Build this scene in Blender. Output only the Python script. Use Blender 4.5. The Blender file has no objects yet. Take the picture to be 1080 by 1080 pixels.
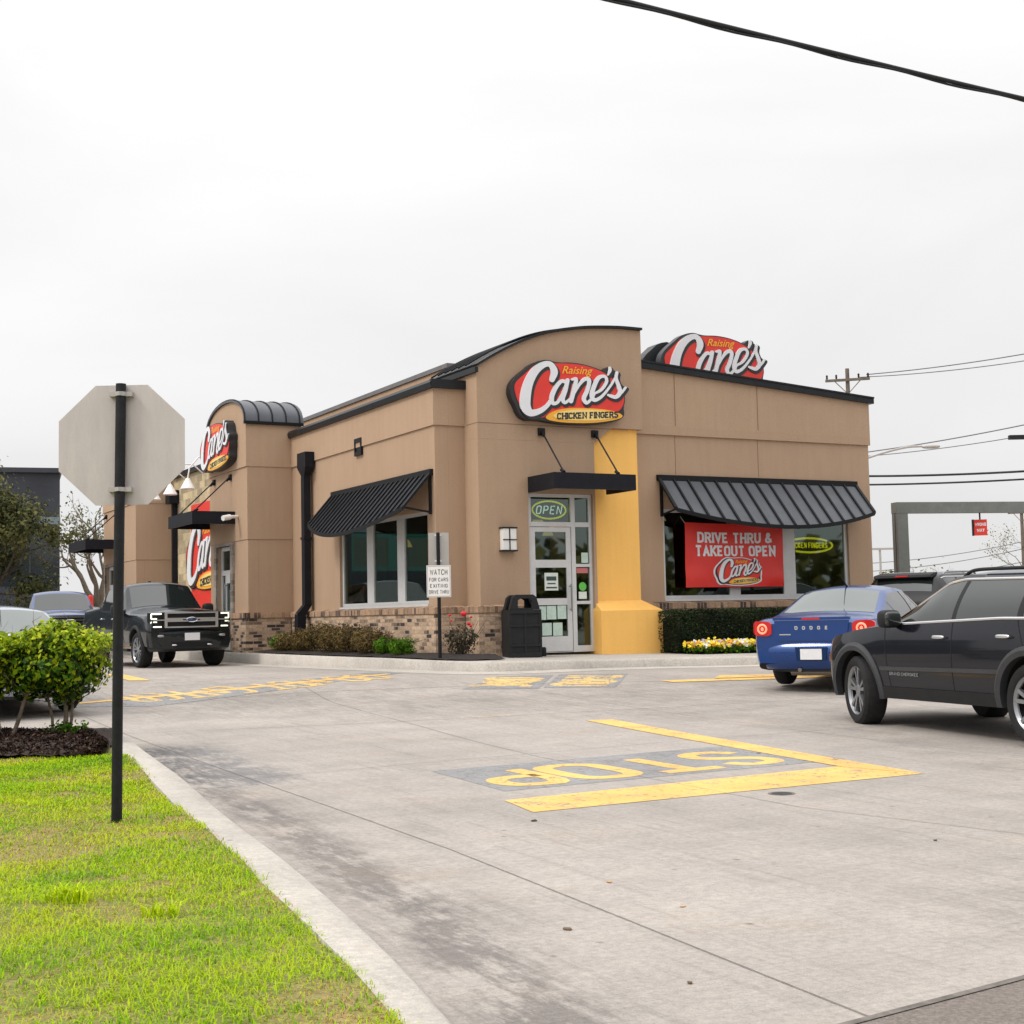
import bpy, bmesh, math, random
import numpy as np
from mathutils import Vector, Matrix
R = math.radians
rng = np.random.default_rng(7)
random.seed(7)
scene = bpy.context.scene
COL = scene.collection

# ------------------------------------------------------------------ ground height
_gx = [-50, 5, 12, 15.5, 20.5, 24, 28, 4000]
_gv = [0, 0, .06, .1, .2, .37, .42, .42]
_gw = ((-3, .08), (-2, .14), (-1, .18), (0, .2), (1, .18), (2, .14), (3, .08))
def gz(x, y):
    x = np.asarray(x, float); y = np.asarray(y, float)
    z = sum(np.interp(y + d * .5, _gx, _gv) * w for d, w in _gw)
    z = z + .07 * np.exp(-(x ** 2 + (y - 24.5) ** 2) / 16)
    z = z - .04 * np.exp(-((x - 5) ** 2 + (y - 25) ** 2) / 9) - .04 * np.exp(-((x + 9) ** 2 + (y - 33) ** 2) / 40)
    return z
def g(x, y): return float(gz(x, y))

# ------------------------------------------------------------------ materials
def nodes_of(name):
    m = bpy.data.materials.new(name); m.use_nodes = True
    nt = m.node_tree
    return m, nt, nt.nodes, nt.links, nt.nodes['Principled BSDF']
def pmat(name, col, rough=.5, metal=0., spec=.5, coat=0., emit=None, estr=0., vary=0., vscale=3., bump=0., bscale=80., coords='Object'):
    m, nt, N, Lk, b = nodes_of(name)
    b.inputs['Base Color'].default_value = (*col, 1)
    b.inputs['Roughness'].default_value = rough
    b.inputs['Metallic'].default_value = metal
    b.inputs['Specular IOR Level'].default_value = spec
    b.inputs['Coat Weight'].default_value = coat
    b.inputs['Coat Roughness'].default_value = .06
    if emit:
        b.inputs['Emission Color'].default_value = (*emit, 1); b.inputs['Emission Strength'].default_value = estr
    if vary or bump:
        tc = N.new('ShaderNodeTexCoord')
    if vary:
        n = N.new('ShaderNodeTexNoise'); n.inputs['Scale'].default_value = vscale; n.inputs['Detail'].default_value = 6
        n.inputs['Roughness'].default_value = .65
        Lk.new(tc.outputs[coords], n.inputs['Vector'])
        mx = N.new('ShaderNodeMixRGB'); mx.blend_type = 'MIX'
        mx.inputs[1].default_value = tuple(c * (1 - vary) for c in col) + (1,)
        mx.inputs[2].default_value = tuple(min(1, c * (1 + vary)) for c in col) + (1,)
        rp = N.new('ShaderNodeValToRGB'); rp.color_ramp.elements[0].position = .3; rp.color_ramp.elements[1].position = .7
        Lk.new(n.outputs['Fac'], rp.inputs[0]); Lk.new(rp.outputs[0], mx.inputs[0])
        Lk.new(mx.outputs[0], b.inputs['Base Color'])
    if bump:
        n2 = N.new('ShaderNodeTexNoise'); n2.inputs['Scale'].default_value = bscale; n2.inputs['Detail'].default_value = 4
        Lk.new(tc.outputs[coords], n2.inputs['Vector'])
        bp = N.new('ShaderNodeBump'); bp.inputs['Strength'].default_value = bump; bp.inputs['Distance'].default_value = .02
        Lk.new(n2.outputs['Fac'], bp.inputs['Height']); Lk.new(bp.outputs[0], b.inputs['Normal'])
    return m

def stucco(name, col, k=.6):
    m, nt, N, Lk, b = nodes_of(name)
    tc = N.new('ShaderNodeTexCoord')
    n = N.new('ShaderNodeTexNoise'); n.inputs['Scale'].default_value = .9; n.inputs['Detail'].default_value = 7; n.inputs['Roughness'].default_value = .62
    f = N.new('ShaderNodeTexNoise'); f.inputs['Scale'].default_value = 38; f.inputs['Detail'].default_value = 5
    mp = N.new('ShaderNodeMapping'); mp.inputs['Scale'].default_value = (3.2, 3.2, .3)   # rain streaks run down
    s = N.new('ShaderNodeTexNoise'); s.inputs['Scale'].default_value = 2.5; s.inputs['Detail'].default_value = 5
    Lk.new(tc.outputs['Object'], n.inputs['Vector']); Lk.new(tc.outputs['Object'], f.inputs['Vector'])
    Lk.new(tc.outputs['Object'], mp.inputs[0]); Lk.new(mp.outputs[0], s.inputs['Vector'])
    a1 = N.new('ShaderNodeMath'); a1.operation = 'ADD'; Lk.new(n.outputs[0], a1.inputs[0]); Lk.new(s.outputs[0], a1.inputs[1])
    a2 = N.new('ShaderNodeMath'); a2.operation = 'MULTIPLY_ADD'; a2.inputs[1].default_value = 1.0; Lk.new(f.outputs[0], a2.inputs[0]); Lk.new(a1.outputs[0], a2.inputs[2])
    mr = N.new('ShaderNodeMapRange'); mr.inputs[1].default_value = 1.15; mr.inputs[2].default_value = 1.85; mr.inputs[3].default_value = 1 - .1 * k; mr.inputs[4].default_value = 1 + .08 * k
    Lk.new(a2.outputs[0], mr.inputs[0])
    mx = N.new('ShaderNodeVectorMath'); mx.operation = 'SCALE'; mx.inputs[0].default_value = col
    Lk.new(mr.outputs[0], mx.inputs['Scale']); Lk.new(mx.outputs[0], b.inputs['Base Color'])
    b.inputs['Roughness'].default_value = .92; b.inputs['Specular IOR Level'].default_value = .2
    bp = N.new('ShaderNodeBump'); bp.inputs['Strength'].default_value = .5; bp.inputs['Distance'].default_value = .012
    f2 = N.new('ShaderNodeTexNoise'); f2.inputs['Scale'].default_value = 70; f2.inputs['Detail'].default_value = 3
    Lk.new(tc.outputs['Object'], f2.inputs['Vector']); Lk.new(f2.outputs[0], bp.inputs['Height']); Lk.new(bp.outputs[0], b.inputs['Normal'])
    return m

def brick(name, bw, rh, c1, c2, mortar, offset=.5):
    m, nt, N, Lk, b = nodes_of(name)
    tc = N.new('ShaderNodeTexCoord'); sp = N.new('ShaderNodeSeparateXYZ'); Lk.new(tc.outputs['Object'], sp.inputs[0])
    ad = N.new('ShaderNodeMath'); ad.operation = 'ADD'; Lk.new(sp.outputs[0], ad.inputs[0]); Lk.new(sp.outputs[1], ad.inputs[1])
    cb = N.new('ShaderNodeCombineXYZ'); Lk.new(ad.outputs[0], cb.inputs[0]); Lk.new(sp.outputs[2], cb.inputs[1])
    t = N.new('ShaderNodeTexBrick'); t.offset = offset
    t.inputs['Scale'].default_value = 1; t.inputs['Brick Width'].default_value = bw; t.inputs['Row Height'].default_value = rh
    t.inputs['Mortar Size'].default_value = .007; t.inputs['Mortar Smooth'].default_value = .2
    t.inputs['Color1'].default_value = (0, 0, 0, 1); t.inputs['Color2'].default_value = (1, 1, 1, 1); t.inputs['Mortar'].default_value = (.5, .5, .5, 1)
    Lk.new(cb.outputs[0], t.inputs['Vector'])
    # patches where the dark bricks gather
    n = N.new('ShaderNodeTexNoise'); n.inputs['Scale'].default_value = 1.5; n.inputs['Detail'].default_value = 3
    Lk.new(cb.outputs[0], n.inputs['Vector'])
    ml = N.new('ShaderNodeMath'); ml.operation = 'MULTIPLY_ADD'; ml.inputs[1].default_value = 1.5; ml.inputs[2].default_value = -.68
    Lk.new(n.outputs[0], ml.inputs[0])
    a = N.new('ShaderNodeMath'); a.operation = 'ADD'; Lk.new(t.outputs['Color'], a.inputs[0]); Lk.new(ml.outputs[0], a.inputs[1])
    rp = N.new('ShaderNodeValToRGB'); e = rp.color_ramp.elements
    e[0].position = .1; e[0].color = (*c1, 1); e[1].position = 1.15 if False else 1.0; e[1].color = (*c2, 1)
    k = rp.color_ramp.elements.new(.62); k.color = tuple(x * .72 for x in c1) + (1,)
    k = rp.color_ramp.elements.new(.84); k.color = tuple(x * .42 + y * .25 for x, y in zip(c1, c2)) + (1,)
    Lk.new(a.outputs[0], rp.inputs[0])
    mx = N.new('ShaderNodeMixRGB'); mx.inputs[2].default_value = (*mortar, 1)
    Lk.new(t.outputs['Fac'], mx.inputs[0]); Lk.new(rp.outputs[0], mx.inputs[1])
    f = N.new('ShaderNodeTexNoise'); f.inputs['Scale'].default_value = 30; f.inputs['Detail'].default_value = 5; Lk.new(tc.outputs['Object'], f.inputs['Vector'])
    m2 = N.new('ShaderNodeMixRGB'); m2.blend_type = 'OVERLAY'; m2.inputs[0].default_value = .6
    Lk.new(mx.outputs[0], m2.inputs[1]); Lk.new(f.outputs[0], m2.inputs[2]); Lk.new(m2.outputs[0], b.inputs['Base Color'])
    bp = N.new('ShaderNodeBump'); bp.inputs['Strength'].default_value = .8; bp.inputs['Distance'].default_value = .01; bp.invert = True
    Lk.new(t.outputs['Fac'], bp.inputs['Height']); Lk.new(bp.outputs[0], b.inputs['Normal'])
    b.inputs['Roughness'].default_value = .9
    return m

def attr_mat(name, cols, rough=.6, attr='tone', trans=0.):
    """colour ramp over a per-leaf / per-blade random tone"""
    m, nt, N, Lk, b = nodes_of(name)
    a = N.new('ShaderNodeAttribute'); a.attribute_name = attr
    rp = N.new('ShaderNodeValToRGB'); e = rp.color_ramp.elements
    for i, c in enumerate(cols):
        p = i / (len(cols) - 1)
        el = e[0] if i == 0 else (e[len(e) - 1] if i == len(cols) - 1 else e.new(p))
        if i in (0, len(cols) - 1): el.position = p
        el.color = (*c, 1)
    Lk.new(a.outputs['Fac'], rp.inputs[0]); Lk.new(rp.outputs[0], b.inputs['Base Color'])
    b.inputs['Roughness'].default_value = rough; b.inputs['Specular IOR Level'].default_value = .12
    if trans:
        tr = N.new('ShaderNodeBsdfTranslucent'); Lk.new(rp.outputs[0], tr.inputs[0])
        ms = N.new('ShaderNodeMixShader'); ms.inputs[0].default_value = trans
        Lk.new(b.outputs[0], ms.inputs[1]); Lk.new(tr.outputs[0], ms.inputs[2])
        Lk.new(ms.outputs[0], N['Material Output'].inputs[0])
    return m

def glass_mat(name, tint, refl=.1):
    m, nt, N, Lk, b = nodes_of(name)
    N.remove(b)
    t = N.new('ShaderNodeBsdfTransparent'); t.inputs[0].default_value = (*tint, 1)
    gl = N.new('ShaderNodeBsdfGlossy'); gl.inputs['Roughness'].default_value = .02; gl.inputs[0].default_value = (.8, .95, .9, 1)
    fr = N.new('ShaderNodeFresnel'); fr.inputs[0].default_value = 1.55
    ad = N.new('ShaderNodeMath'); ad.operation = 'ADD'; ad.inputs[1].default_value = refl; ad.use_clamp = True
    ge = N.new('ShaderNodeNewGeometry'); iv = N.new('ShaderNodeMath'); iv.operation = 'SUBTRACT'; iv.inputs[0].default_value = 1; Lk.new(ge.outputs['Backfacing'], iv.inputs[1])
    fm = N.new('ShaderNodeMath'); fm.operation = 'MULTIPLY'; Lk.new(fr.outputs[0], fm.inputs[0]); Lk.new(iv.outputs[0], fm.inputs[1])
    Lk.new(fm.outputs[0], ad.inputs[0])
    ms = N.new('ShaderNodeMixShader'); Lk.new(ad.outputs[0], ms.inputs[0]); Lk.new(t.outputs[0], ms.inputs[1]); Lk.new(gl.outputs[0], ms.inputs[2])
    Lk.new(ms.outputs[0], N['Material Output'].inputs[0])
    return m

# ------------------------------------------------------------------ objects
def tag(o, label=None, cat=None, group=None, kind=None):
    if label: o['label'] = label
    if cat: o['category'] = cat
    if group: o['group'] = group
    if kind: o['kind'] = kind
    return o
def thing(name, label, cat, loc=(0, 0, 0), rotz=0., group=None, scale=1.):
    o = bpy.data.objects.new(name, None); COL.objects.link(o)
    o.location = loc; o.rotation_euler = (0, 0, rotz); o.scale = (scale,) * 3
    o.empty_display_size = .2
    return tag(o, label, cat, group)
def link(name, me, parent=None):
    o = bpy.data.objects.new(name, me); COL.objects.link(o)
    if parent: o.parent = parent
    return o

def catmull(pts, n=6):
    P = np.array(pts, float)
    if len(P) < 3: return P
    out = []
    E = np.vstack([2 * P[0] - P[1], P, 2 * P[-1] - P[-2]])
    for i in range(len(P) - 1):
        a, b, c, d = E[i], E[i + 1], E[i + 2], E[i + 3]
        for k in range(n):
            t = k / n
            out.append(.5 * ((2 * b) + (c - a) * t + (2 * a - 5 * b + 4 * c - d) * t * t + (3 * b - a - 3 * c + d) * t ** 3))
    out.append(P[-1])
    return np.array(out)

class MB:
    """collects shapes and links them as ONE mesh object"""
    def __init__(s): s.v = []; s.f = []; s.m = []; s.cur = 0; s.map = None
    def mat(s, i): s.cur = i; return s
    def add(s, verts, faces):
        o = len(s.v)
        if s.map: verts = [s.map(*p) for p in verts]
        s.v.extend([tuple(map(float, p)) for p in verts])
        for f in faces: s.f.append(tuple(i + o for i in f)); s.m.append(s.cur)
    def box(s, x0, x1, y0, y1, z0, z1):
        s.add([(x0, y0, z0), (x1, y0, z0), (x1, y1, z0), (x0, y1, z0), (x0, y0, z1), (x1, y0, z1), (x1, y1, z1), (x0, y1, z1)],
              [(3, 2, 1, 0), (4, 5, 6, 7), (0, 1, 5, 4), (1, 2, 6, 5), (2, 3, 7, 6), (3, 0, 4, 7)])
    def prism(s, poly, axis, a, b):
        """poly of 2-D points swept along an axis: 'x' -> (y,z), 'y' -> (x,z), 'z' -> (x,y)"""
        def P(p, t): return {'x': (t, p[0], p[1]), 'y': (p[0], t, p[1]), 'z': (p[0], p[1], t)}[axis]
        n = len(poly)
        vs = [P(p, a) for p in poly] + [P(p, b) for p in poly]
        fs = [tuple(range(n))[::-1], tuple(range(n, 2 * n))] + [(i, (i + 1) % n, n + (i + 1) % n, n + i) for i in range(n)]
        s.add(vs, fs)
    def tube(s, pts, r, n=8, caps=True):
        P = [Vector(p) for p in pts]; k = len(P)
        rs = r if hasattr(r, '__len__') else [r] * k
        vs = []; fs = []
        up = None
        for i in range(k):
            t = (P[min(i + 1, k - 1)] - P[max(i - 1, 0)]).normalized()
            if up is None:
                up = Vector((0, 0, 1)) if abs(t.z) < .9 else Vector((1, 0, 0))
            a = (up - t * up.dot(t))
            if a.length < 1e-5: a = t.orthogonal()
            a.normalize(); b = t.cross(a); up = a
            for j in range(n):
                q = 2 * math.pi * j / n
                vs.append(tuple(P[i] + (a * math.cos(q) + b * math.sin(q)) * rs[i]))
        for i in range(k - 1):
            for j in range(n):
                fs.append((i * n + j, i * n + (j + 1) % n, (i + 1) * n + (j + 1) % n, (i + 1) * n + j))
        if caps: fs += [tuple(range(n))[::-1], tuple(range((k - 1) * n, k * n))]
        s.add(vs, fs)
    def lathe(s, prof, n=24, axis='z', c=(0, 0, 0), caps=True):
        """prof = [(radius, height)...]"""
        vs = []; fs = []
        for r, h in prof:
            for j in range(n):
                q = 2 * math.pi * j / n
                x, y = r * math.cos(q), r * math.sin(q)
                p = {'z': (x, y, h), 'y': (x, h, y), 'x': (h, x, y)}[axis]
                vs.append((p[0] + c[0], p[1] + c[1], p[2] + c[2]))
        for i in range(len(prof) - 1):
            for j in range(n):
                fs.append((i * n + j, i * n + (j + 1) % n, (i + 1) * n + (j + 1) % n, (i + 1) * n + j))
        if caps and prof[0][0] > 1e-4: fs.append(tuple(range(n))[::-1])
        if caps and prof[-1][0] > 1e-4: fs.append(tuple(range((len(prof) - 1) * n, len(prof) * n)))
        s.add(vs, fs)
    def blob(s, c, r, e=.6, nu=16, nv=10):
        """rounded box (superellipsoid)"""
        f = lambda v: math.copysign(abs(v) ** e, v)
        vs = []; fs = []
        for i in range(nv + 1):
            b = -math.pi / 2 + math.pi * i / nv
            for j in range(nu):
                a = 2 * math.pi * j / nu
                vs.append((c[0] + r[0] * f(math.cos(b)) * f(math.cos(a)), c[1] + r[1] * f(math.cos(b)) * f(math.sin(a)), c[2] + r[2] * f(math.sin(b))))
        for i in range(nv):
            for j in range(nu):
                fs.append((i * nu + j, i * nu + (j + 1) % nu, (i + 1) * nu + (j + 1) % nu, (i + 1) * nu + j))
        s.add(vs, fs)
    def grid(s, rows):
        n = len(rows[0]); vs = [p for r in rows for p in r]
        s.add(vs, [(i * n + j, i * n + j + 1, (i + 1) * n + j + 1, (i + 1) * n + j) for i in range(len(rows) - 1) for j in range(n - 1)])
    def build(s, name, mats, parent=None, smooth=None, fix=True):
        me = bpy.data.meshes.new(name)
        me.from_pydata(s.v, [], s.f)
        for m in (mats if isinstance(mats, (list, tuple)) else [mats]): me.materials.append(m)
        me.polygons.foreach_set('material_index', s.m)
        if fix:
            bm = bmesh.new(); bm.from_mesh(me)
            bmesh.ops.recalc_face_normals(bm, faces=bm.faces)
            bm.to_mesh(me); bm.free()
        if smooth is not None:
            me.polygons.foreach_set('use_smooth', [True] * len(me.polygons))
            me.set_sharp_from_angle(angle=R(smooth))
        me.update()
        return link(name, me, parent)

# ------------------------------------------------------------------ lettering
GL = {
 'A': (.7, [[(0, 0), (.35, 1), (.7, 0)], [(.14, .34), (.56, .34)]]),
 'C': (.7, [[(.7, .78), (.62, .93), (.45, 1), (.25, 1), (.08, .93), (0, .76), (0, .24), (.08, .07), (.25, 0), (.45, 0), (.62, .07), (.7, .22)]]),
 'D': (.7, [[(0, 0), (0, 1), (.42, 1), (.62, .92), (.7, .74), (.7, .26), (.62, .08), (.42, 0), (-.001, 0)]]),
 'E': (.62, [[(.62, 0), (0, 0), (0, 1), (.62, 1)], [(0, .51), (.5, .51)]]),
 'F': (.6, [[(0, 0), (0, 1), (.6, 1)], [(0, .51), (.5, .51)]]),
 'G': (.7, [[(.7, .78), (.62, .93), (.45, 1), (.25, 1), (.08, .93), (0, .76), (0, .24), (.08, .07), (.25, 0), (.45, 0), (.62, .07), (.7, .22), (.7, .46), (.42, .46)]]),
 'H': (.7, [[(0, 0), (0, 1)], [(.7, 0), (.7, 1)], [(0, .5), (.7, .5)]]),
 'I': (.0, [[(0, 0), (0, 1)]]),
 'K': (.68, [[(0, 0), (0, 1)], [(.66, 1), (.06, .42)], [(.2, .56), (.68, 0)]]),
 'L': (.6, [[(0, 1), (0, 0), (.6, 0)]]),
 'N': (.7, [[(0, 0), (0, 1), (.7, 0), (.7, 1)]]),
 'O': (.7, [[(.35, 0), (.52, .02), (.65, .1), (.7, .26), (.7, .74), (.65, .9), (.52, .98), (.35, 1), (.18, .98), (.05, .9), (0, .74), (0, .26), (.05, .1), (.18, .02), (.351, 0)]]),
 'P': (.66, [[(0, 0), (0, 1), (.42, 1), (.6, .93), (.66, .74), (.6, .54), (.42, .47), (0, .47)]]),
 'R': (.68, [[(0, 0), (0, 1), (.42, 1), (.6, .93), (.66, .75), (.6, .56), (.42, .49), (0, .49)], [(.36, .46), (.68, 0)]]),
 'S': (.68, [[(.67, .79), (.58, .94), (.42, 1), (.24, 1), (.08, .93), (.02, .76), (.1, .6), (.34, .52), (.58, .43), (.67, .26), (.6, .07), (.43, 0), (.24, 0), (.08, .06), (0, .21)]]),
 'T': (.8, [[(0, 1), (.8, 1)], [(.4, 1), (.4, 0)]]),
 'U': (.7, [[(0, 1), (0, .26), (.08, .07), (.25, 0), (.45, 0), (.62, .07), (.7, .26), (.7, 1)]]),
 'V': (.7, [[(0, 1), (.35, 0), (.7, 1)]]),
 'W': (1., [[(0, 1), (.25, 0), (.5, .85), (.75, 0), (1., 1)]]),
 'X': (.7, [[(0, 0), (.7, 1)], [(0, 1), (.7, 0)]]),
 'Y': (.7, [[(0, 1), (.35, .48), (.7, 1)], [(.35, .48), (.35, 0)]]),
 '&': (.8, [[(.8, 0), (.18, .72), (.18, .9), (.3, 1), (.45, .98), (.52, .84), (.45, .7), (.1, .42), (.02, .22), (.12, .04), (.34, 0), (.55, .08), (.72, .42)]]),
}
SERIF = {'A': [(0, 0), (.7, 0)], 'D': [(0, 0), (0, 1)], 'E': [(0, 0), (0, 1)], 'F': [(0, 0), (0, 1)], 'H': [(0, 0), (0, 1), (.7, 0), (.7, 1)], 'I': [(0, 0), (0, 1)],
         'K': [(0, 0), (0, 1), (.66, 0), (.66, 1)], 'N': [(0, 0), (0, 1), (.7, 1)], 'P': [(0, 0), (0, 1)], 'R': [(0, 0), (0, 1), (.68, 0)], 'T': [(.4, 0)],
         'U': [(0, 1), (.7, 1)], 'V': [(0, 1), (.7, 1)], 'W': [(0, 1), (1, 1)], 'Y': [(.35, 0), (0, 1), (.7, 1)]}
def strip(pts, w):
    """offset a centre line to both sides; w is a width or one width per point"""
    P = np.array([p[:2] for p in pts], float); k = len(P)
    ws = np.array(w if hasattr(w, '__len__') else [w] * k) / 2
    out = []
    for i in range(k):
        d0 = P[i] - P[i - 1] if i else P[1] - P[0]
        d1 = P[i + 1] - P[i] if i < k - 1 else P[i] - P[i - 1]
        d0 = d0 / (np.linalg.norm(d0) + 1e-9); d1 = d1 / (np.linalg.norm(d1) + 1e-9)
        n0 = np.array([-d0[1], d0[0]]); n1 = np.array([-d1[1], d1[0]])
        n = n0 + n1; L = np.linalg.norm(n)
        n = n0 if L < .3 else n / L
        c = max(.5, float(n @ n0))
        out.append((P[i] + n * ws[i] / c, P[i] - n * ws[i] / c))
    return out
def letter_lines(text, h, wx=1., track=.3, stroke=.16, serif=0.):
    """returns (polylines, total width); x runs along the line and is centred on 0, y from 0 to h"""
    x = 0; out = []
    for ch in text:
        if ch == ' ': x += .5 * h * wx; continue
        w, ls = GL[ch]
        ins = stroke / 2                               # keep strokes inside the cap height
        q = lambda p: (x + p[0] * h * wx, ins + p[1] * (h - 2 * ins))
        for l in ls: out.append([q(p) for p in l])
        if serif:
            for p in SERIF.get(ch, []):
                a = q(p); e = serif
                out.append([(a[0] - e, a[1]), (a[0] + e, a[1])])
        x += w * h * wx + track * h * wx
    W = x - track * h * wx
    return [[(a - W / 2, b) for a, b in l] for l in out], W
def chaikin(l, n=2):
    for _ in range(n):
        if len(l) < 3: return l
        q = [l[0]]
        for a, b in zip(l[:-1], l[1:]): q += [(a[0] * .75 + b[0] * .25, a[1] * .75 + b[1] * .25), (a[0] * .25 + b[0] * .75, a[1] * .25 + b[1] * .75)]
        l = q + [l[-1]]
    return l
def add_lines(mb, lines, w, put, eps=.0004, sub=None):
    """flat painted strokes: put(x, y, lift) -> 3-D point"""
    for i, l in enumerate(lines):
        if sub:
            q = []
            for a, b in zip(l[:-1], l[1:]):
                n = max(1, int(math.dist(a, b) / sub))
                q += [(a[0] + (b[0] - a[0]) * t / n, a[1] + (b[1] - a[1]) * t / n) for t in range(n)]
            l = q + [l[-1]]
        st = strip(l, w)
        vs = []; lift = eps * (i % 7)
        for a, b in st: vs += [put(a[0], a[1], lift), put(b[0], b[1], lift)]
        mb.add(vs, [(2 * j, 2 * j + 1, 2 * j + 3, 2 * j + 2) for j in range(len(st) - 1)])
def font_mesh(body, size=1., shear=0., bold=0., spacing=1.):
    """verts / faces of a line of text in Blender's own built-in font, centred on x"""
    cu = bpy.data.curves.new('lettering', 'FONT'); cu.body = body; cu.size = size; cu.shear = shear; cu.offset = bold; cu.space_character = spacing
    cu.align_x = 'CENTER'; cu.resolution_u = 3
    ob = bpy.data.objects.new('lettering', cu); COL.objects.link(ob)
    bpy.context.view_layer.update()
    me = bpy.data.meshes.new_from_object(ob.evaluated_get(bpy.context.evaluated_depsgraph_get()))
    v = [tuple(p.co[:2]) for p in me.vertices]; f = [tuple(p.vertices) for p in me.polygons]
    bpy.data.objects.remove(ob); bpy.data.curves.remove(cu); bpy.data.meshes.remove(me)
    return v, f

# ------------------------------------------------------------------ leaves
def leaf_mesh(name, pos, nrm, size, mats, tone, parent=None, aspect=.5, midx=None):
    """one mesh of many separate pointed leaves: pos (n,3), nrm (n,3) main facing"""
    n = len(pos); size = np.broadcast_to(size, (n,))
    nrm = nrm / (np.linalg.norm(nrm, axis=1, keepdims=True) + 1e-9)
    a = np.cross(nrm, rng.normal(size=(n, 3))); a /= np.linalg.norm(a, axis=1, keepdims=True) + 1e-9
    b = np.cross(nrm, a)
    L = size[:, None]
    v = np.stack([pos - a * L * .5, pos + b * L * aspect * .5 + nrm * L * .08 - a * L * .05, pos + a * L * .5 - nrm * L * .1, pos - b * L * aspect * .5 + nrm * L * .08 - a * L * .05], axis=1).reshape(-1, 3)
    me = bpy.data.meshes.new(name)
    me.vertices.add(4 * n); me.vertices.foreach_set('co', v.ravel())
    me.loops.add(4 * n); me.loops.foreach_set('vertex_index', np.arange(4 * n))
    me.polygons.add(n); me.polygons.foreach_set('loop_start', np.arange(n) * 4); me.polygons.foreach_set('loop_total', np.full(n, 4))
    for m in (mats if isinstance(mats, (list, tuple)) else [mats]): me.materials.append(m)
    if midx is not None: me.polygons.foreach_set('material_index', midx.astype(np.int32))
    at = me.attributes.new('tone', 'FLOAT', 'POINT'); at.data.foreach_set('value', np.repeat(np.clip(tone, 0, 1), 4).astype(np.float32))
    me.update(); me.validate()
    return link(name, me, parent)
def clump_points(n, nclump, centre, radii, box=False, clump_r=.25, flat_top=None):
    """leaf positions gathered in clumps spread through an ellipsoid (or a rounded box)"""
    c = []
    while len(c) < nclump:
        p = rng.uniform(-1, 1, 3)
        q = (np.abs(p) ** 4).sum() if box else (p ** 2).sum()
        if q < 1 and (rng.random() < .25 + .75 * q): c.append(p)
    c = np.array(c) * radii + centre
    i = rng.integers(0, nclump, n)
    d = rng.normal(size=(n, 3)); d /= np.linalg.norm(d, axis=1, keepdims=True)
    rad = clump_r * rng.uniform(.35, 1, n) ** .5
    p = c[i] + d * rad[:, None]
    return p, d + .6 * (p - centre) / np.array(radii), i
SKY_H, SKY_Z, SUN_E = .885, 2.7, 1.45
# ================================================================== building frame of reference
YAW = R(28.61); BX, BY = -1.438, 26.345
_cu = np.array([math.cos(YAW), math.sin(YAW)]); _cv = np.array([-math.sin(YAW), math.cos(YAW)])
def bw(u, v):
    """building (u along the front, v towards the back) -> world x, y"""
    return (BX + u * _cu[0] + v * _cv[0], BY + u * _cu[1] + v * _cv[1])
def pad_z(u, v):
    return .63 + .015 * min(v, 0) - .012 * min(max(u, 0), 12)

M = {}
M['stucco'] = stucco('tan stucco', (.432, .300, .204))
M['stucco2'] = stucco('tan stucco band', (.442, .308, .21))
M['yellow'] = stucco('yellow stucco', (.95, .545, .15), .45)
M['brick'] = brick('mixed brick', .22, .075, (.60, .42, .285), (.05, .035, .03), (.42, .33, .25))
M['soldier'] = brick('soldier course brick', .085, .6, (.46, .29, .18), (.08, .05, .04), (.4, .31, .23), 0)
M['stone'] = brick('cut limestone', .5, .2, (.62, .5, .3), (.3, .24, .16), (.5, .42, .3))
M['rubble'] = brick('grey stone', .34, .14, (.36, .31, .26), (.14, .12, .1), (.3, .27, .24))
M['coping'] = pmat('dark metal coping', (.022, .024, .027), .4, .4, spec=.25, vary=.2, vscale=4)
M['seam'] = pmat('grey standing seam metal', (.08, .086, .098), .38, .5, vary=.15, vscale=3)
M['seamshade'] = pmat('shaded standing seam metal', (.036, .039, .047), .36, .45, spec=.3, vary=.2, vscale=3)  # darker copy of the seam metal; left awning's shading put into colour
M['rib'] = pmat('dark seam rib', (.008, .009, .011), .5, .1, spec=.2)
M['alu'] = pmat('painted white aluminium frame', (.62, .62, .62), .4, .15, vary=.06, vscale=6)
M['glass'] = glass_mat('tinted window glass', (.26, .36, .32), .07)
M['navy'] = pmat('dark navy painted steel', (.009, .010, .015), .55, spec=.2, vary=.3, vscale=5)
M['black'] = pmat('black painted metal', (.008, .008, .010), .55, spec=.25, vary=.3, vscale=8)
M['white'] = pmat('white enamel', (.78, .77, .75), .4, vary=.05)
M['red'] = pmat('sign red', (.72, .035, .022), .42, vary=.06, vscale=5)
M['letter'] = pmat('sign white lettering', (.76, .77, .8), .4, vary=.04)
M['signblack'] = pmat('sign dark edge', (.018, .02, .024), .45)
M['gold'] = pmat('sign yellow', (.86, .42, .03), .4)
M['cream'] = pmat('sign pale yellow', (.9, .66, .22), .45)
M['orange'] = pmat('sign orange', (.85, .22, .02), .4)
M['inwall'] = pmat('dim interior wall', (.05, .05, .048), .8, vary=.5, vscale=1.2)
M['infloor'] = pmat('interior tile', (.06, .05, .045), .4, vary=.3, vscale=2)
M['wood'] = pmat('wood table top', (.22, .12, .05), .5, vary=.3, vscale=6)
M['lamp'] = pmat('lit pendant shade', (.6, .3, .1), .5, emit=(1, .5, .16), estr=2.2)
M['neon'] = pmat('yellow neon tube', (.8, .75, .05), .4, emit=(1, .56, .01), estr=4)
M['neonw'] = pmat('white neon tube', (.8, .8, .8), .4, emit=(1, .78, .75), estr=4)
M['paper'] = pmat('paper notice', (.52, .66, .58), .8, vary=.12, vscale=20)
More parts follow.
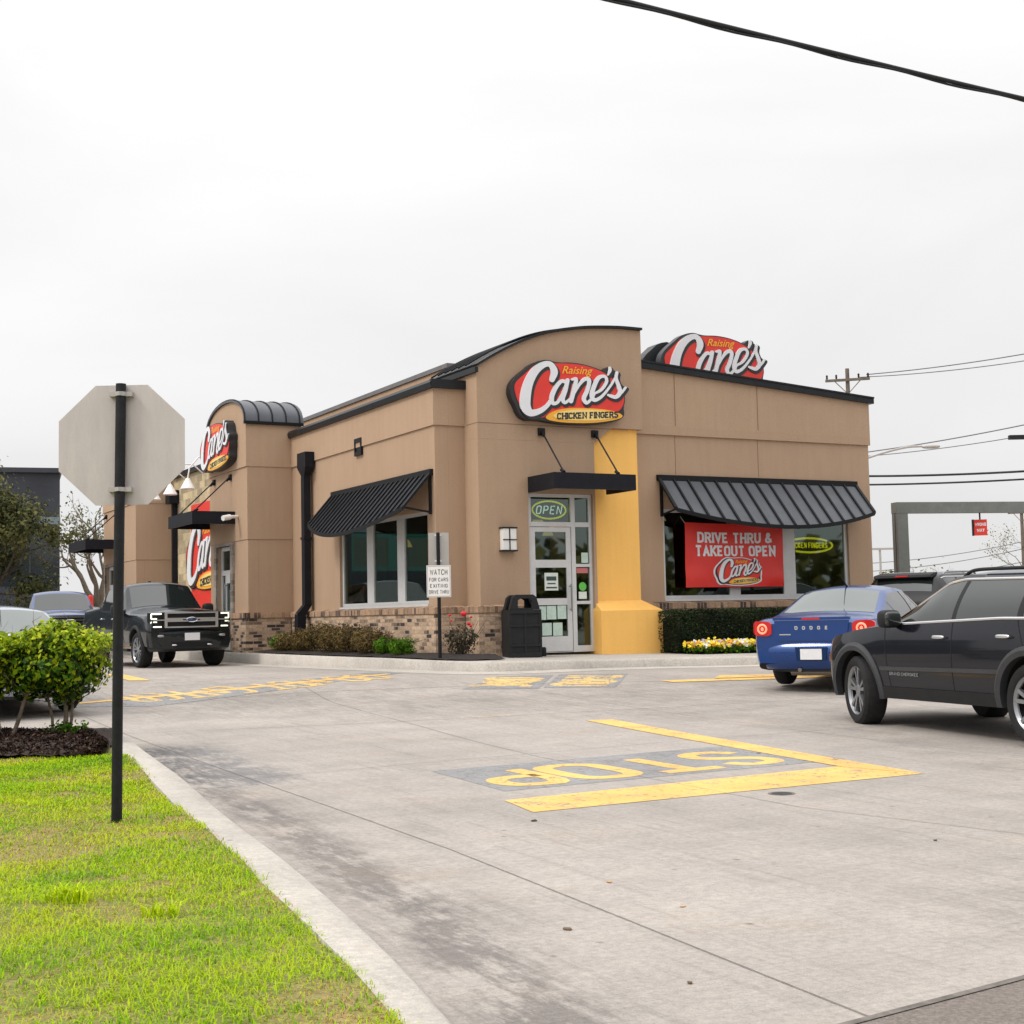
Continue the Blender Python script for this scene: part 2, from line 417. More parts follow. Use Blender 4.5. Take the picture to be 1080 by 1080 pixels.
M['paperw'] = pmat('white paper', (.7, .75, .7), .8, vary=.08, vscale=20)
M['rubber'] = pmat('tyre rubber', (.016, .016, .017), .82, spec=.3, vary=.3, vscale=12, bump=.2, bscale=60)
M['plastic'] = pmat('black plastic trim', (.013, .0135, .015), .62, spec=.3, vary=.2, vscale=10)
M['under'] = pmat('underbody', (.006, .006, .007), .9)
M['rimdark'] = pmat('wheel well of rim', (.02, .02, .022), .6)
M['alloy'] = pmat('alloy rim', (.30, .31, .33), .34, .75, vary=.1, vscale=10)
M['chrome'] = pmat('chrome trim', (.72, .73, .75), .14, 1.)
M['carglass'] = pmat('tinted car glass', (.012, .016, .016), .04, 0, spec=.75, coat=.3)
M['plate'] = pmat('licence plate', (.7, .7, .72), .45, vary=.05, vscale=20)
M['taillit'] = pmat('lit tail lamp', (.32, .005, .006), .2, coat=.4, emit=(1, .02, .015), estr=.22)
M['tailring'] = pmat('lit tail lamp ring', (.8, .3, .2), .3, emit=(1, .26, .13), estr=.8)
M['tailoff'] = pmat('tail lamp lens', (.3, .012, .012), .15, coat=.7)
M['amber'] = pmat('amber side lamp', (.75, .2, .03), .2, coat=.6)
M['ledlit'] = pmat('lit daytime lamp', (.9, .95, .8), .3, emit=(.95, 1, .72), estr=1.3)
M['lens'] = pmat('clear lamp lens', (.3, .32, .34), .1, .4, coat=.8)
M['galv'] = pmat('brushed galvanised sheet', (.43, .41, .39), .5, .35, vary=.07, vscale=5)
M['bark'] = pmat('grey brown bark', (.16, .125, .09), .9, vary=.4, vscale=14, bump=.6, bscale=30)
M['barkdark'] = pmat('dark bark', (.07, .058, .045), .9, vary=.4, vscale=6, bump=.6, bscale=30)
M['wire'] = pmat('black cable sheath', (.012, .013, .016), .7)
M['wirefar'] = pmat('weathered cable', (.16, .16, .17), .8)
M['polewood'] = pmat('weathered pole timber', (.14, .115, .095), .9, vary=.3, vscale=3)

# ------------------------------------------------------------------ concrete ground
def concrete(name, col, attr=True):
    m, nt, N, Lk, b = nodes_of(name)
    tc = N.new('ShaderNodeTexCoord'); P = tc.outputs['Object']
    def noise(sc, det, ro=.6, vec=P, dist=0.):
        n = N.new('ShaderNodeTexNoise'); n.inputs['Scale'].default_value = sc; n.inputs['Detail'].default_value = det; n.inputs['Roughness'].default_value = ro; n.inputs['Distortion'].default_value = dist
        Lk.new(vec, n.inputs['Vector']); return n.outputs[0]
    def math_(op, a, b_, c=None):
        n = N.new('ShaderNodeMath'); n.operation = op
        for i, v in enumerate((a, b_, c)):
            if v is None: continue
            if isinstance(v, (int, float)): n.inputs[i].default_value = v
            else: Lk.new(v, n.inputs[i])
        return n.outputs[0]
    def mapped(rot, sc):
        mp = N.new('ShaderNodeMapping'); mp.vector_type = 'TEXTURE'; mp.inputs['Rotation'].default_value = (0, 0, rot); mp.inputs['Scale'].default_value = tuple(1 / q_ for q_ in sc)
        Lk.new(P, mp.inputs[0]); return mp.outputs[0]
    def rng_(v, a, b_, c, d):
        n = N.new('ShaderNodeMapRange'); n.clamp = True
        for i, x in enumerate((a, b_, c, d)): n.inputs[i + 1].default_value = x
        Lk.new(v, n.inputs[0]); return n.outputs[0]
    big = noise(.22, 5, .6); mid = noise(1.3, 7, .68); fine = noise(26, 6, .7); grit = noise(150, 2, .5)
    sweep = noise(1.1, 6, .65, mapped(YAW, (.5, 2.6, 1)), .3)      # tyre polish and broom marks along the lane
    drive = noise(.8, 5, .6, mapped(R(-62), (.25, 2.2, 1)), .4)
    v = math_('MULTIPLY', rng_(big, .3, .7, .84, 1.16), rng_(mid, .3, .72, .89, 1.08))
    v = math_('MULTIPLY', v, rng_(fine, .3, .7, .82, 1.15))
    v = math_('MULTIPLY', v, rng_(grit, .3, .7, .86, 1.12))
    v = math_('MULTIPLY', v, rng_(sweep, .42, .8, 1.02, .92))
    v = math_('MULTIPLY', v, rng_(drive, .45, .8, 1.02, .9))
    v = math_('MULTIPLY', v, rng_(noise(3.2, 9, .78, mapped(R(-62), (.18, 3.5, 1)), .2), .52, .74, 1.0, .74))   # skid and drag marks
    v = math_('MULTIPLY', v, rng_(noise(5, 8, .8), .60, .78, 1.0, .78))                                      # blotches
    v = math_('MULTIPLY', v, rng_(noise(60, 3, .6, mapped(R(28), (.08, 1, 1))), .3, .7, .93, 1.06))        # broom finish
    # small dark spots of oil and gum
    vo = N.new('ShaderNodeTexVoronoi'); vo.inputs['Scale'].default_value = 2.6; Lk.new(P, vo.inputs['Vector'])
    v = math_('MULTIPLY', v, rng_(vo.outputs['Distance'], .02, .07, .5, 1.))
    c = N.new('ShaderNodeVectorMath'); c.operation = 'SCALE'; c.inputs[0].default_value = col; Lk.new(v, c.inputs['Scale'])
    out = c.outputs[0]
    rust = N.new('ShaderNodeMixRGB'); rust.blend_type = 'MULTIPLY'; rust.inputs[2].default_value = (1, .86, .72, 1)
    Lk.new(rng_(noise(.9, 5, .7), .55, .8, 0, .6), rust.inputs[0]); Lk.new(out, rust.inputs[1]); out = rust.outputs[0]
    if attr:
        for nm, colr, k in (('tyre_dirt', (.36, .355, .36, 1), .72), ('tar_patch', (.5, .54, .6, 1), .8)):
            a = N.new('ShaderNodeAttribute'); a.attribute_name = nm
            br = math_('ADD', math_('MULTIPLY', noise(7, 9, .75, mapped(R(-62), (.4, 1.6, 1))), .6), math_('MULTIPLY', noise(1.6, 6, .7), .42))
            fac = rng_(math_('MULTIPLY', a.outputs['Fac'], rng_(br, .42, .60, .0, 1.75)), .10, 1.1, 0, k)
            mx = N.new('ShaderNodeMixRGB'); mx.blend_type = 'MULTIPLY'; mx.inputs[2].default_value = colr
            Lk.new(fac, mx.inputs[0]); Lk.new(out, mx.inputs[1]); out = mx.outputs[0]
    Lk.new(out, b.inputs['Base Color']); b.inputs['Roughness'].default_value = .82; b.inputs['Specular IOR Level'].default_value = .3
    bp = N.new('ShaderNodeBump'); bp.inputs['Strength'].default_value = .35; bp.inputs['Distance'].default_value = .006
    Lk.new(math_('ADD', fine, grit), bp.inputs['Height']); Lk.new(bp.outputs[0], b.inputs['Normal'])
    return m
M['concrete'] = concrete('worn lot concrete', (.352, .320, .291))
M['kerbcon'] = concrete('pale kerb concrete', (.47, .435, .39), False)
M['walkcon'] = concrete('pavement concrete', (.43, .40, .36), False)

def seg_dist(X, Y, pts):
    d = np.full(X.shape, 1e9)
    for (ax, ay), (bx, by) in zip(pts[:-1], pts[1:]):
        t = np.clip(((X - ax) * (bx - ax) + (Y - ay) * (by - ay)) / ((bx - ax) ** 2 + (by - ay) ** 2), 0, 1)
        d = np.minimum(d, np.hypot(X - ax - t * (bx - ax), Y - ay - t * (by - ay)))
    return d
def make_ground():
    def axis(lo, hi, step, far):
        a = list(np.arange(lo, hi + 1e-6, step)); w = step
        r = [hi]; l = [lo]
        while r[-1] < far: w *= 1.35; r.append(r[-1] + w); l.append(l[-1] - w)
        return np.array(l[:0:-1] + a + r[1:])
    xs = axis(-9, 9, .11, 3000); ys = axis(2.5, 31, .13, 3000)
    X, Y = np.meshgrid(xs, ys); Z = gz(X, Y)
    n, k = X.shape
    me = bpy.data.meshes.new('parking_lot')
    idx = np.arange(n * k).reshape(n, k)
    q = np.stack([idx[:-1, :-1], idx[:-1, 1:], idx[1:, 1:], idx[1:, :-1]], -1).reshape(-1, 4)
    me.vertices.add(n * k); me.vertices.foreach_set('co', np.stack([X, Y, Z], -1).ravel())
    me.loops.add(q.size); me.loops.foreach_set('vertex_index', q.ravel())
    me.polygons.add(len(q)); me.polygons.foreach_set('loop_start', np.arange(len(q)) * 4); me.polygons.foreach_set('loop_total', np.full(len(q), 4))
    # worn tyre path that sweeps along the grass kerb, and a smeared bituminous patch by the corner
    path = catmull([(-3.7, 14.4), (-3.35, 13.5), (-2.5, 11.3), (-1.55, 9.35), (-.86, 7.5), (-.45, 6.6), (-.17, 5.7), (.03, 5.0), (.5, 3.6)], 6)
    d = seg_dist(X, Y, [tuple(p) for p in path])
    t1 = (.55 + .45 * np.clip((12 - Y) / 4, 0, 1)) * np.exp(-(d / .15) ** 2) + .28 * np.exp(-((d - .18) / .36) ** 2) * np.clip((16 - Y) / 3, 0, 1)
    p2 = catmull([(2.2, 6.0), (3.2, 8.0), (3.9, 10.5), (3.6, 14), (2.5, 17.5), (1, 20.5)], 5)
    t1 = np.maximum(t1, .28 * np.exp(-(seg_dist(X, Y, [tuple(p) for p in p2]) / .5) ** 2))
    p3 = catmull([(-5, 18), (-2, 19.6), (1, 20.3), (4.5, 19.6), (8, 19)], 5)
    t1 = np.maximum(t1, .3 * np.exp(-(seg_dist(X, Y, [tuple(p) for p in p3]) / .6) ** 2))
    p4 = catmull([(-9, 26), (-5, 21.5), (-1, 19.8), (3.5, 19.4), (9, 20.5)], 5)
    t1 = np.maximum(t1, .34 * np.exp(-(seg_dist(X, Y, [tuple(p) for p in p4]) / 3.2) ** 4))
    t2 = np.exp(-(seg_dist(X, Y, [(-3.5, 14.2), (-2.9, 13.0), (-2.3, 11.8)]) / .52) ** 4)
    a = me.attributes.new('tyre_dirt', 'FLOAT', 'POINT'); a.data.foreach_set('value', t1.astype(np.float32).ravel())
    a = me.attributes.new('tar_patch', 'FLOAT', 'POINT'); a.data.foreach_set('value', t2.astype(np.float32).ravel())
    me.polygons.foreach_set('use_smooth', np.ones(len(q), bool))
    me.materials.append(M['concrete']); me.update(); me.validate()
    tag(link('parking_lot', me), kind='structure')
make_ground()

# asphalt street at the near corner, with its dark joint
M['asphalt'] = pmat('street asphalt', (.2, .17, .15), .9, vary=.35, vscale=55, bump=.9, bscale=90)
_a = np.array([1.1, 4.76]); _d = np.array([.74, .5]) / math.hypot(.74, .5); _n = np.array([_d[1], -_d[0]])
mb = MB(); rows = []
for w in np.arange(0, 14.1, .5):
    rows.append([(*(p := _a + _d * s_ + _n * w), g(*p) + .004) for s_ in np.arange(-6, 30, .5)])
mb.grid(rows); tag(mb.build('street', M['asphalt']), kind='structure')
M['joint'] = pmat('joint filler', (.14, .125, .11), .95, vary=.5, vscale=9)
def ribbon(mb, pts, w, lift=.004, step=.3):
    q = []
    for a, b in zip(pts[:-1], pts[1:]):
        n = max(1, int(math.dist(a, b) / step)); q += [(a[0] + (b[0] - a[0]) * t / n, a[1] + (b[1] - a[1]) * t / n) for t in range(n)]
    q.append(pts[-1]); vs = []
    for a, b in strip(q, w): vs += [(a[0], a[1], g(*a) + lift), (b[0], b[1], g(*b) + lift)]
    mb.add(vs, [(2 * i, 2 * i + 1, 2 * i + 3, 2 * i + 2) for i in range(len(q) - 1)])
mb = MB(); ribbon(mb, [tuple(_a - _d * 6), tuple(_a + _d * 26)], .035, .008); tag(mb.build('pavement_joint', M['joint']), kind='structure')
for pts, w in (([(-5.7, 18.6), (-4.4, 16.0), (-3.0, 13.3), (-1.6, 10.6), (-.4, 8.25), (.5, 6.3), (1.17, 4.82)], .006), ([(-3.4, 22.5), (-2.6, 19.9), (-1.16, 16.44), (-.44, 14.54), (.2, 13.0), (1.9, 9.6), (4.2, 6.9)], .006), ([(-5.2, 16.0), (-1.4, 16.9), (3.5, 18.6), (9, 21)], .01),
               ([(-2.6, 11.6), (-.8, 12.75), (1.3, 13.95), (4.6, 15.6), (9, 18)], .006), ([(-.2, 22), (2.2, 16.6), (3.9, 13), (6.6, 8.6)], .006), ([(-9, 19.5), (-3, 21.5), (2, 21.9), (10, 23.5)], .014)):
    mb = MB(); ribbon(mb, pts, w); tag(mb.build('pavement_joint', M['joint']), kind='structure')

# ------------------------------------------------------------------ painted markings
def paint(name, col, wear=.5):
    m, nt, N, Lk, b = nodes_of(name)
    tc = N.new('ShaderNodeTexCoord')
    n = N.new('ShaderNodeTexNoise'); n.inputs['Scale'].default_value = 5; n.inputs['Detail'].default_value = 8; n.inputs['Roughness'].default_value = .75
    Lk.new(tc.outputs['Object'], n.inputs['Vector'])
    rp = N.new('ShaderNodeValToRGB'); rp.color_ramp.elements[0].position = .22 + .25 * wear; rp.color_ramp.elements[1].position = .34 + .3 * wear
    Lk.new(n.outputs[0], rp.inputs[0])
    mx = N.new('ShaderNodeMixRGB'); mx.inputs[1].default_value = tuple(c * .55 + .17 * .8 for c in col) + (1,); mx.inputs[2].default_value = (*col, 1)
    Lk.new(rp.outputs[0], mx.inputs[0])
    f = N.new('ShaderNodeTexNoise'); f.inputs['Scale'].default_value = 1.2; f.inputs['Detail'].default_value = 6; Lk.new(tc.outputs['Object'], f.inputs['Vector'])
    m2 = N.new('ShaderNodeMixRGB'); m2.blend_type = 'OVERLAY'; m2.inputs[0].default_value = .35; Lk.new(mx.outputs[0], m2.inputs[1]); Lk.new(f.outputs[0], m2.inputs[2])
    Lk.new(m2.outputs[0], b.inputs['Base Color']); b.inputs['Roughness'].default_value = .75
    # worn through to the concrete in speckles and along scuffs
    g1 = N.new('ShaderNodeTexNoise'); g1.inputs['Scale'].default_value = 22; g1.inputs['Detail'].default_value = 8; g1.inputs['Roughness'].default_value = .8; Lk.new(tc.outputs['Object'], g1.inputs['Vector'])
    ad = N.new('ShaderNodeMath'); ad.operation = 'MULTIPLY_ADD'; ad.inputs[1].default_value = .55; Lk.new(n.outputs[0], ad.inputs[0]); Lk.new(g1.outputs[0], ad.inputs[2])
    r2 = N.new('ShaderNodeMapRange'); r2.inputs[1].default_value = .56 + .12 * wear; r2.inputs[2].default_value = .66 + .12 * wear; r2.inputs[3].default_value = .12; r2.inputs[4].default_value = 1; Lk.new(ad.outputs[0], r2.inputs[0])
    tr = N.new('ShaderNodeBsdfTransparent'); ms = N.new('ShaderNodeMixShader'); Lk.new(r2.outputs[0], ms.inputs[0]); Lk.new(tr.outputs[0], ms.inputs[1]); Lk.new(b.outputs[0], ms.inputs[2])
    Lk.new(ms.outputs[0], N['Material Output'].inputs[0])
    return m
M['paint'] = paint('yellow road paint', (.69, .435, .125), .5)
M['paintold'] = paint('faded yellow road paint', (.66, .44, .14), .7)
M['greypaint'] = paint('grey road paint', (.235, .232, .235), .7)
def ground_quad(name, corners, mat, lift, nu=8, nv=8):
    A, B_, C_, D_ = [np.array(c, float) for c in corners]
    rows = []
    for i in range(nv + 1):
        t = i / nv; l = A + (D_ - A) * t; r = B_ + (C_ - B_) * t
        rows.append([(*(p := l + (r - l) * j / nu), g(*p) + lift) for j in range(nu + 1)])
    mb = MB(); mb.grid(rows); return tag(mb.build(name, mat), kind='structure')
def ground_text(name, text, centre, ang, h, wx, stroke, mat, lift, track=.3, serif=0):
    ls, W = letter_lines(text, h, wx, track, stroke, serif)
    ca, sa = math.cos(ang), math.sin(ang)
    def put(x, y, e):
        y -= h / 2; X = centre[0] + x * ca - y * sa; Y = centre[1] + x * sa + y * ca
        return (X, Y, g(X, Y) + lift + e)
    mb = MB(); add_lines(mb, [chaikin(l) for l in ls], stroke, put, .0002, .25)
    return tag(mb.build(name, mat), kind='structure')
ground_quad('grey_marking_box', [(-.74, 12.1), (-.1, 10.72), (2.86, 12.32), (2.2, 13.72)], M['greypaint'], .002)
ground_quad('stop_bar', [(-.1, 10.22), (.1, 9.62), (3.22, 11.23), (2.67, 11.80)], M['paint'], .0035)
ground_quad('lane_line', [(2.70, 11.75), (3.22, 11.23), (1.13, 16.62), (.81, 16.57)], M['paint'], .005, 3, 14)
ground_text('stop_lettering', 'STOP', (.93, 12.05), YAW + math.pi, 1.12, .66, .17, M['paint'], .0035, .26)
# words by the building kerb, read by drivers turning in
ground_quad('grey_marking_box', [(-.82, 21.25), (.34, 21.1), (.62, 23.1), (-.3, 22.98)], M['greypaint'], .004)
ground_quad('grey_marking_box', [(.42, 21.25), (1.5, 21.15), (1.86, 23.25), (.72, 23.15)], M['greypaint'], .004)
ground_text('lane_lettering', 'DRIVE', (-.13, 22.1), R(-102), .98, .36, .17, M['paintold'], .0045, .2)
ground_text('lane_lettering', 'THRU', (1.13, 22.2), R(-101), .98, .45, .17, M['paintold'], .0045, .22)
# long line with old words under it, in front of the left wing
_la = math.atan2(3.35, 4.3)
ground_quad('grey_marking_box', [(-6.4, 20.1), (-5.1, 20.0), (-1.7, 24.6), (-2.6, 24.7)], M['greypaint'], .004, 4, 10)
ground_text('lane_lettering', 'DO NOT ENTER', (-4.1, 22.45), _la + math.pi, 1.35, .31, .12, M['paintold'], .0045, .26)
ground_quad('lane_line', [(-6.55, 20.72), (-6.4, 20.56), (-2.1, 24.05), (-2.22, 24.2)], M['paint'], .0065, 2, 16)
ground_quad('lane_line', [(-8.0, 27.4), (-7.6, 27.2), (-6.35, 24.5), (-6.75, 24.6)], M['paint'], .008, 2, 6)
ground_quad('lane_arrow', [(2.25, 22.0), (2.42, 21.74), (6.4, 22.62), (6.35, 23.0)], M['paint'], .008, 10, 2)
ground_quad('lane_arrow', [(3.15, 22.3), (6.35, 22.95), (6.3, 23.35), (3.3, 22.78)], M['paint'], .0105, 10, 2)

# manhole lid
t = thing('drain_cover', 'small round dark iron drain cover beside the yellow stop bar', 'drain cover', (1.91, 10.28, g(1.91, 10.28)), 0, None, .66)
mb = MB(); mb.lathe([(0, .006), (.105, .006), (.115, .004), (.115, -.02)], 28); mb.build('lid', pmat('cast iron', (.05, .05, .05), .7, .4, vary=.4, vscale=30, bump=.8, bscale=60), t, 40)
mb = MB(); mb.lathe([(.116, .002), (.15, .0045), (.155, -.02)], 28); mb.build('collar', M['joint'], t, 40)

# ------------------------------------------------------------------ grass island: kerb, lawn, mulch
kerb = [(1.4, .6), (.6, 2.5), (.13, 3.6), (-.15, 4.4), (-.34, 5.03), (-.64, 5.93), (-1.16, 7.36), (-1.77, 8.9), (-2.58, 11.07), (-3.03, 12.2), (-3.47, 13.3), (-3.95, 14.5), (-4.25, 15.0), (-4.65, 15.28), (-5.6, 15.36), (-9, 15.4), (-16, 15.4)]
kerb = [tuple(p) for p in catmull(kerb, 5)]
kw = lambda y: float(np.interp(y, [4.4, 5.6, 6.9, 8.3, 11], [.72, .84, .96, 1., 1.]))   # the kerb narrows towards the street
def sweep(mb, path, prof, zfun, wf=None):
    """prof = [(inward offset, height)] swept along a ground path (left side is inward)"""
    rows = []
    offs = [strip(path, [2 * abs(o) * (wf(p[1]) if wf and o > .1 else 1) + 1e-6 for p in path]) for o, h in prof]
    for i in range(len(path)):
        row = []
        for (o, h), st in zip(prof, offs):
            p = st[i][0] if o >= 0 else st[i][1]
            row.append((p[0], p[1], zfun(p[0], p[1]) + h))
        rows.append(row)
    mb.grid(rows)
    return offs
mb = MB(); sweep(mb, kerb, [(-.012, -.05), (0, .0), (.045, .11), (.075, .132), (.255, .137), (.295, .132), (.31, .05)], g, kw)
tag(mb.build('kerb', M['kerbcon'], smooth=50), kind='structure')
inner = [tuple(s[0]) for s in strip(kerb, [.6 * kw(p[1]) for p in kerb])]
def lawn_z(x, y):
    return gz(x, y) + .138 + .03 * np.sin(x * 1.7 + y * .9) * np.sin(y * 1.3 - x * .4) + .012 * np.sin(5.1 * x) * np.sin(4.3 * y)
ip = np.array(inner)
def inside_lawn(X, Y):
    """left of / in front of the kerb"""
    k = np.argsort(ip[:, 1][ip[:, 0] > -4.4]); q = ip[ip[:, 0] > -4.4][k]
    xe = np.interp(Y, q[:, 1], q[:, 0])
    return (X < xe) & (Y < 15.1) & (X > -15)
MULCH = lambda X: 12.36 + .1 * np.sin(X * 2.1) + .05 * np.sin(X * 7) - .03 * (X + 3.6)
mb = MB(); ys = np.arange(1.0, 15.16, .12); rows = []
q = ip[ip[:, 0] > -4.4]; q = q[np.argsort(q[:, 1])]
for y in ys:
    xe = float(np.interp(y, q[:, 1], q[:, 0])) + .005
    rows.append([(x, y, float(lawn_z(x, y))) for x in [xe - w for w in np.concatenate([np.arange(0, 5, .14), np.arange(5, 13, .6)])][::-1]])
mb.grid(rows)
def lawn_soil():
    m, nt, N, Lk, b = nodes_of('lawn soil and thatch')
    tc = N.new('ShaderNodeTexCoord')
    n = N.new('ShaderNodeTexNoise'); n.inputs['Scale'].default_value = 1.5; n.inputs['Detail'].default_value = 8; n.inputs['Roughness'].default_value = .7; Lk.new(tc.outputs['Object'], n.inputs['Vector'])
    rp = N.new('ShaderNodeValToRGB'); e = rp.color_ramp.elements
    e[0].position = .36; e[0].color = (.11, .17, .012, 1); e[1].position = .66; e[1].color = (.27, .19, .085, 1)
    Lk.new(n.outputs[0], rp.inputs[0])
    f = N.new('ShaderNodeTexNoise'); f.inputs['Scale'].default_value = 60; f.inputs['Detail'].default_value = 4; Lk.new(tc.outputs['Object'], f.inputs['Vector'])
    mx = N.new('ShaderNodeMixRGB'); mx.blend_type = 'OVERLAY'; mx.inputs[0].default_value = .8; Lk.new(rp.outputs[0], mx.inputs[1]); Lk.new(f.outputs[0], mx.inputs[2])
    Lk.new(mx.outputs[0], b.inputs['Base Color']); b.inputs['Roughness'].default_value = 1
    return m
tag(mb.build('lawn_ground', lawn_soil(), smooth=80), kind='structure')

def grass_mesh(name, X, Y, tone, hgt, wid, lean):
    n = len(X); Z = lawn_z(X, Y) - .005
    az = rng.uniform(0, 2 * np.pi, n); dx, dy = np.cos(az), np.sin(az)
    px, py = -dy, dx
    P = np.stack([X, Y, Z], 1)
    W = np.stack([px, py, 0 * px], 1) * (wid / 2)[:, None]
    Ln = np.stack([dx, dy, 0 * dx], 1) * (lean * hgt)[:, None]; U = np.array([0, 0, 1.])
    a, b = P - W, P + W
    c = P + Ln * .35 + U * (hgt * .6)[:, None] + W * .8; d = P + Ln * .35 + U * (hgt * .6)[:, None] - W * .8
    e = P + Ln + U * (hgt * np.clip(1 - .35 * lean, .3, 1))[:, None]
    v = np.stack([a, b, c, d, e], 1).reshape(-1, 3)
    me = bpy.data.meshes.new(name)
    me.vertices.add(5 * n); me.vertices.foreach_set('co', v.ravel())
    o = np.arange(n)[:, None] * 5
    li = np.concatenate([o + 0, o + 1, o + 2, o + 3, o + 3, o + 2, o + 4], 1)
    me.loops.add(7 * n); me.loops.foreach_set('vertex_index', li.ravel())
    ls = np.stack([np.arange(n) * 7, np.arange(n) * 7 + 4], 1).ravel(); lt = np.tile([4, 3], n)
    me.polygons.add(2 * n); me.polygons.foreach_set('loop_start', ls); me.polygons.foreach_set('loop_total', lt)
    at = me.attributes.new('tone', 'FLOAT', 'POINT'); at.data.foreach_set('value', np.repeat(np.clip(tone, 0, 1), 5).astype(np.float32))
    me.materials.append(M['grass']); me.update(); me.validate()
    return link(name, me)
M['grass'] = attr_mat('grass blades', [(.45, .29, .13), (.45, .39, .055), (.44, .55, .004), (.29, .49, .002), (.10, .27, .002), (.58, .70, .004)], .55, trans=.25)
def fbm(X, Y, seed, s0):
    r2 = np.random.default_rng(seed); v = 0; amp = 1
    for o in range(4):
        for k in range(3):
            a = r2.uniform(0, 6.28); f = s0 * 2 ** o * r2.uniform(.7, 1.3)
            v = v + amp * np.sin((X * np.cos(a) + Y * np.sin(a)) * f + r2.uniform(0, 6.28)) / 3
        amp *= .62
    return v / 1.3
def make_grass():
    n = 520000
    Y = 2.9 + (12.6 - 2.9) * rng.random(n) ** 1.25; X = -9.2 + 9.8 * rng.random(n)
    vis = (X > -.375 * Y - .5)
    edge = np.interp(Y, q[:, 1], q[:, 0])
    ok = (X < edge + .012 + .016 * rng.normal(size=n)) & (Y < MULCH(X)) & vis
    X, Y = X[ok], Y[ok]
    m = fbm(X, Y, 3, 1.1); m2 = fbm(X, Y, 9, 3.2); m3 = fbm(X, Y, 21, 7)
    dry = np.clip((m2 * .6 + m3 * .6 + m * .4 - .16) * 2.0, 0, 1)
    # bare straw-coloured ring at the post foot and along the kerb
    dry = np.maximum(dry, .95 * np.exp(-(np.hypot(X + 2.75, (Y - 8.45) * .8) / .55) ** 2))
    dry = np.maximum(dry, .55 * np.exp(-((np.interp(Y, q[:, 1], q[:, 0]) - X) / .1) ** 2) * (m3 > -.2))
    keep = rng.random(len(X)) > dry * .45
    X, Y, m, m2, m3, dry = X[keep], Y[keep], m[keep], m2[keep], m3[keep], dry[keep]
    k = len(X)
    green = .60 - .2 * m + .2 * m3 - .1 * m2 + rng.normal(size=k) * .1
    lush = np.clip(-m3 * .8 - m * .5 - .15, 0, 1)
    green = green + .3 * lush
    isdry = rng.random(k) < dry * .85
    tone = np.where(isdry, rng.uniform(0, .3, k), np.clip(green, .34, 1))
    hgt = rng.uniform(.018, .045, k) * (1 + .55 * lush) * np.where(isdry, .65, 1)
    grass_mesh('lawn_grass', X, Y, tone, hgt, rng.uniform(.0035, .0065, k) * np.clip(Y / 7, .8, 1.5), rng.uniform(.5, 1.8, k))
    bpy.data.objects['lawn_grass']['kind'] = 'stuff'
make_grass()
# coarse pale tufts that stand out of the lawn
for i, (tx, ty, s_) in enumerate(((-1.98, 6.25, 1.), (-1.52, 6.0, .8), (-2.6, 6.5, .75), (-2.45, 5.85, .6), (-3.15, 7.1, .6))):
    k = int(95 * s_); X = tx + np.clip(rng.normal(size=k), -1.6, 1.6) * .055 * s_; Y = ty + np.clip(rng.normal(size=k), -1.6, 1.6) * .045 * s_
    o = grass_mesh('grass_tuft', X, Y, rng.uniform(.88, 1, k), rng.uniform(.05, .12, k) * s_, np.full(k, .008), rng.uniform(.4, 1.2, k))
    tag(o, ['tall pale yellow grass tuft, largest in the lawn', 'pale grass tuft just right of the largest tuft', 'upright pale grass tuft nearest the left sign post side', 'small yellow grass tuft in front, left of the largest', 'thin pale grass tuft farthest left in the lawn'][i], 'grass tuft', 'pale tufts in the lawn')
# mulch bed
M['mulch'] = pmat('dark bark mulch', (.034, .02, .015), .95, vary=.6, vscale=25, bump=1., bscale=45)
mulch_span = lambda x: np.where(np.asarray(x) < -4.2, 2.6, np.clip((-3.55 - np.asarray(x)) * 4., .15, 2.6))
mb = MB(); rows = []
for t in np.linspace(0, 1, 30):
    row = []
    for x in np.linspace(-9, -3.62, 90):
        y0 = float(MULCH(x)); lim = 15.08
        right = float(np.interp(y0, q[:, 1], q[:, 0]))
        y1 = min(lim, y0 + float(mulch_span(x)))
        y = y0 + (y1 - y0) * t
        row.append((x, y, float(lawn_z(x, y)) + .02 + .13 * math.sin(math.pi * min(1, t * 1.0)) ** .7 * .6 + .025 * random.random()))
    rows.append(row)
mb.grid(rows); tag(mb.build('mulch_bed', M['mulch']), kind='structure')
k = 15000; X = rng.uniform(-9, -3.6, k); Y = MULCH(X) - .05 + rng.random(k) * mulch_span(X)
zz = lawn_z(X, Y) + .03 + .13 * np.sin(np.pi * np.clip((Y - MULCH(X)) / mulch_span(X), 0, 1)) ** .7 * .6 + rng.random(k) * .03
ok = (Y < 14.9) & (X < np.interp(Y, q[:, 1], q[:, 0]) - .12)
M['chip'] = attr_mat('bark chips', [(.012, .007, .006), (.028, .016, .012), (.05, .028, .02), (.11, .07, .05)], .9)
o = leaf_mesh('bark_chips', np.stack([X, Y, zz], 1)[ok], np.array([0, 0, 1.]) + .7 * rng.normal(size=(ok.sum(), 3)), rng.uniform(.025, .07, ok.sum()), M['chip'], rng.random(ok.sum()) ** 1.5, aspect=.35)
o['kind'] = 'stuff'
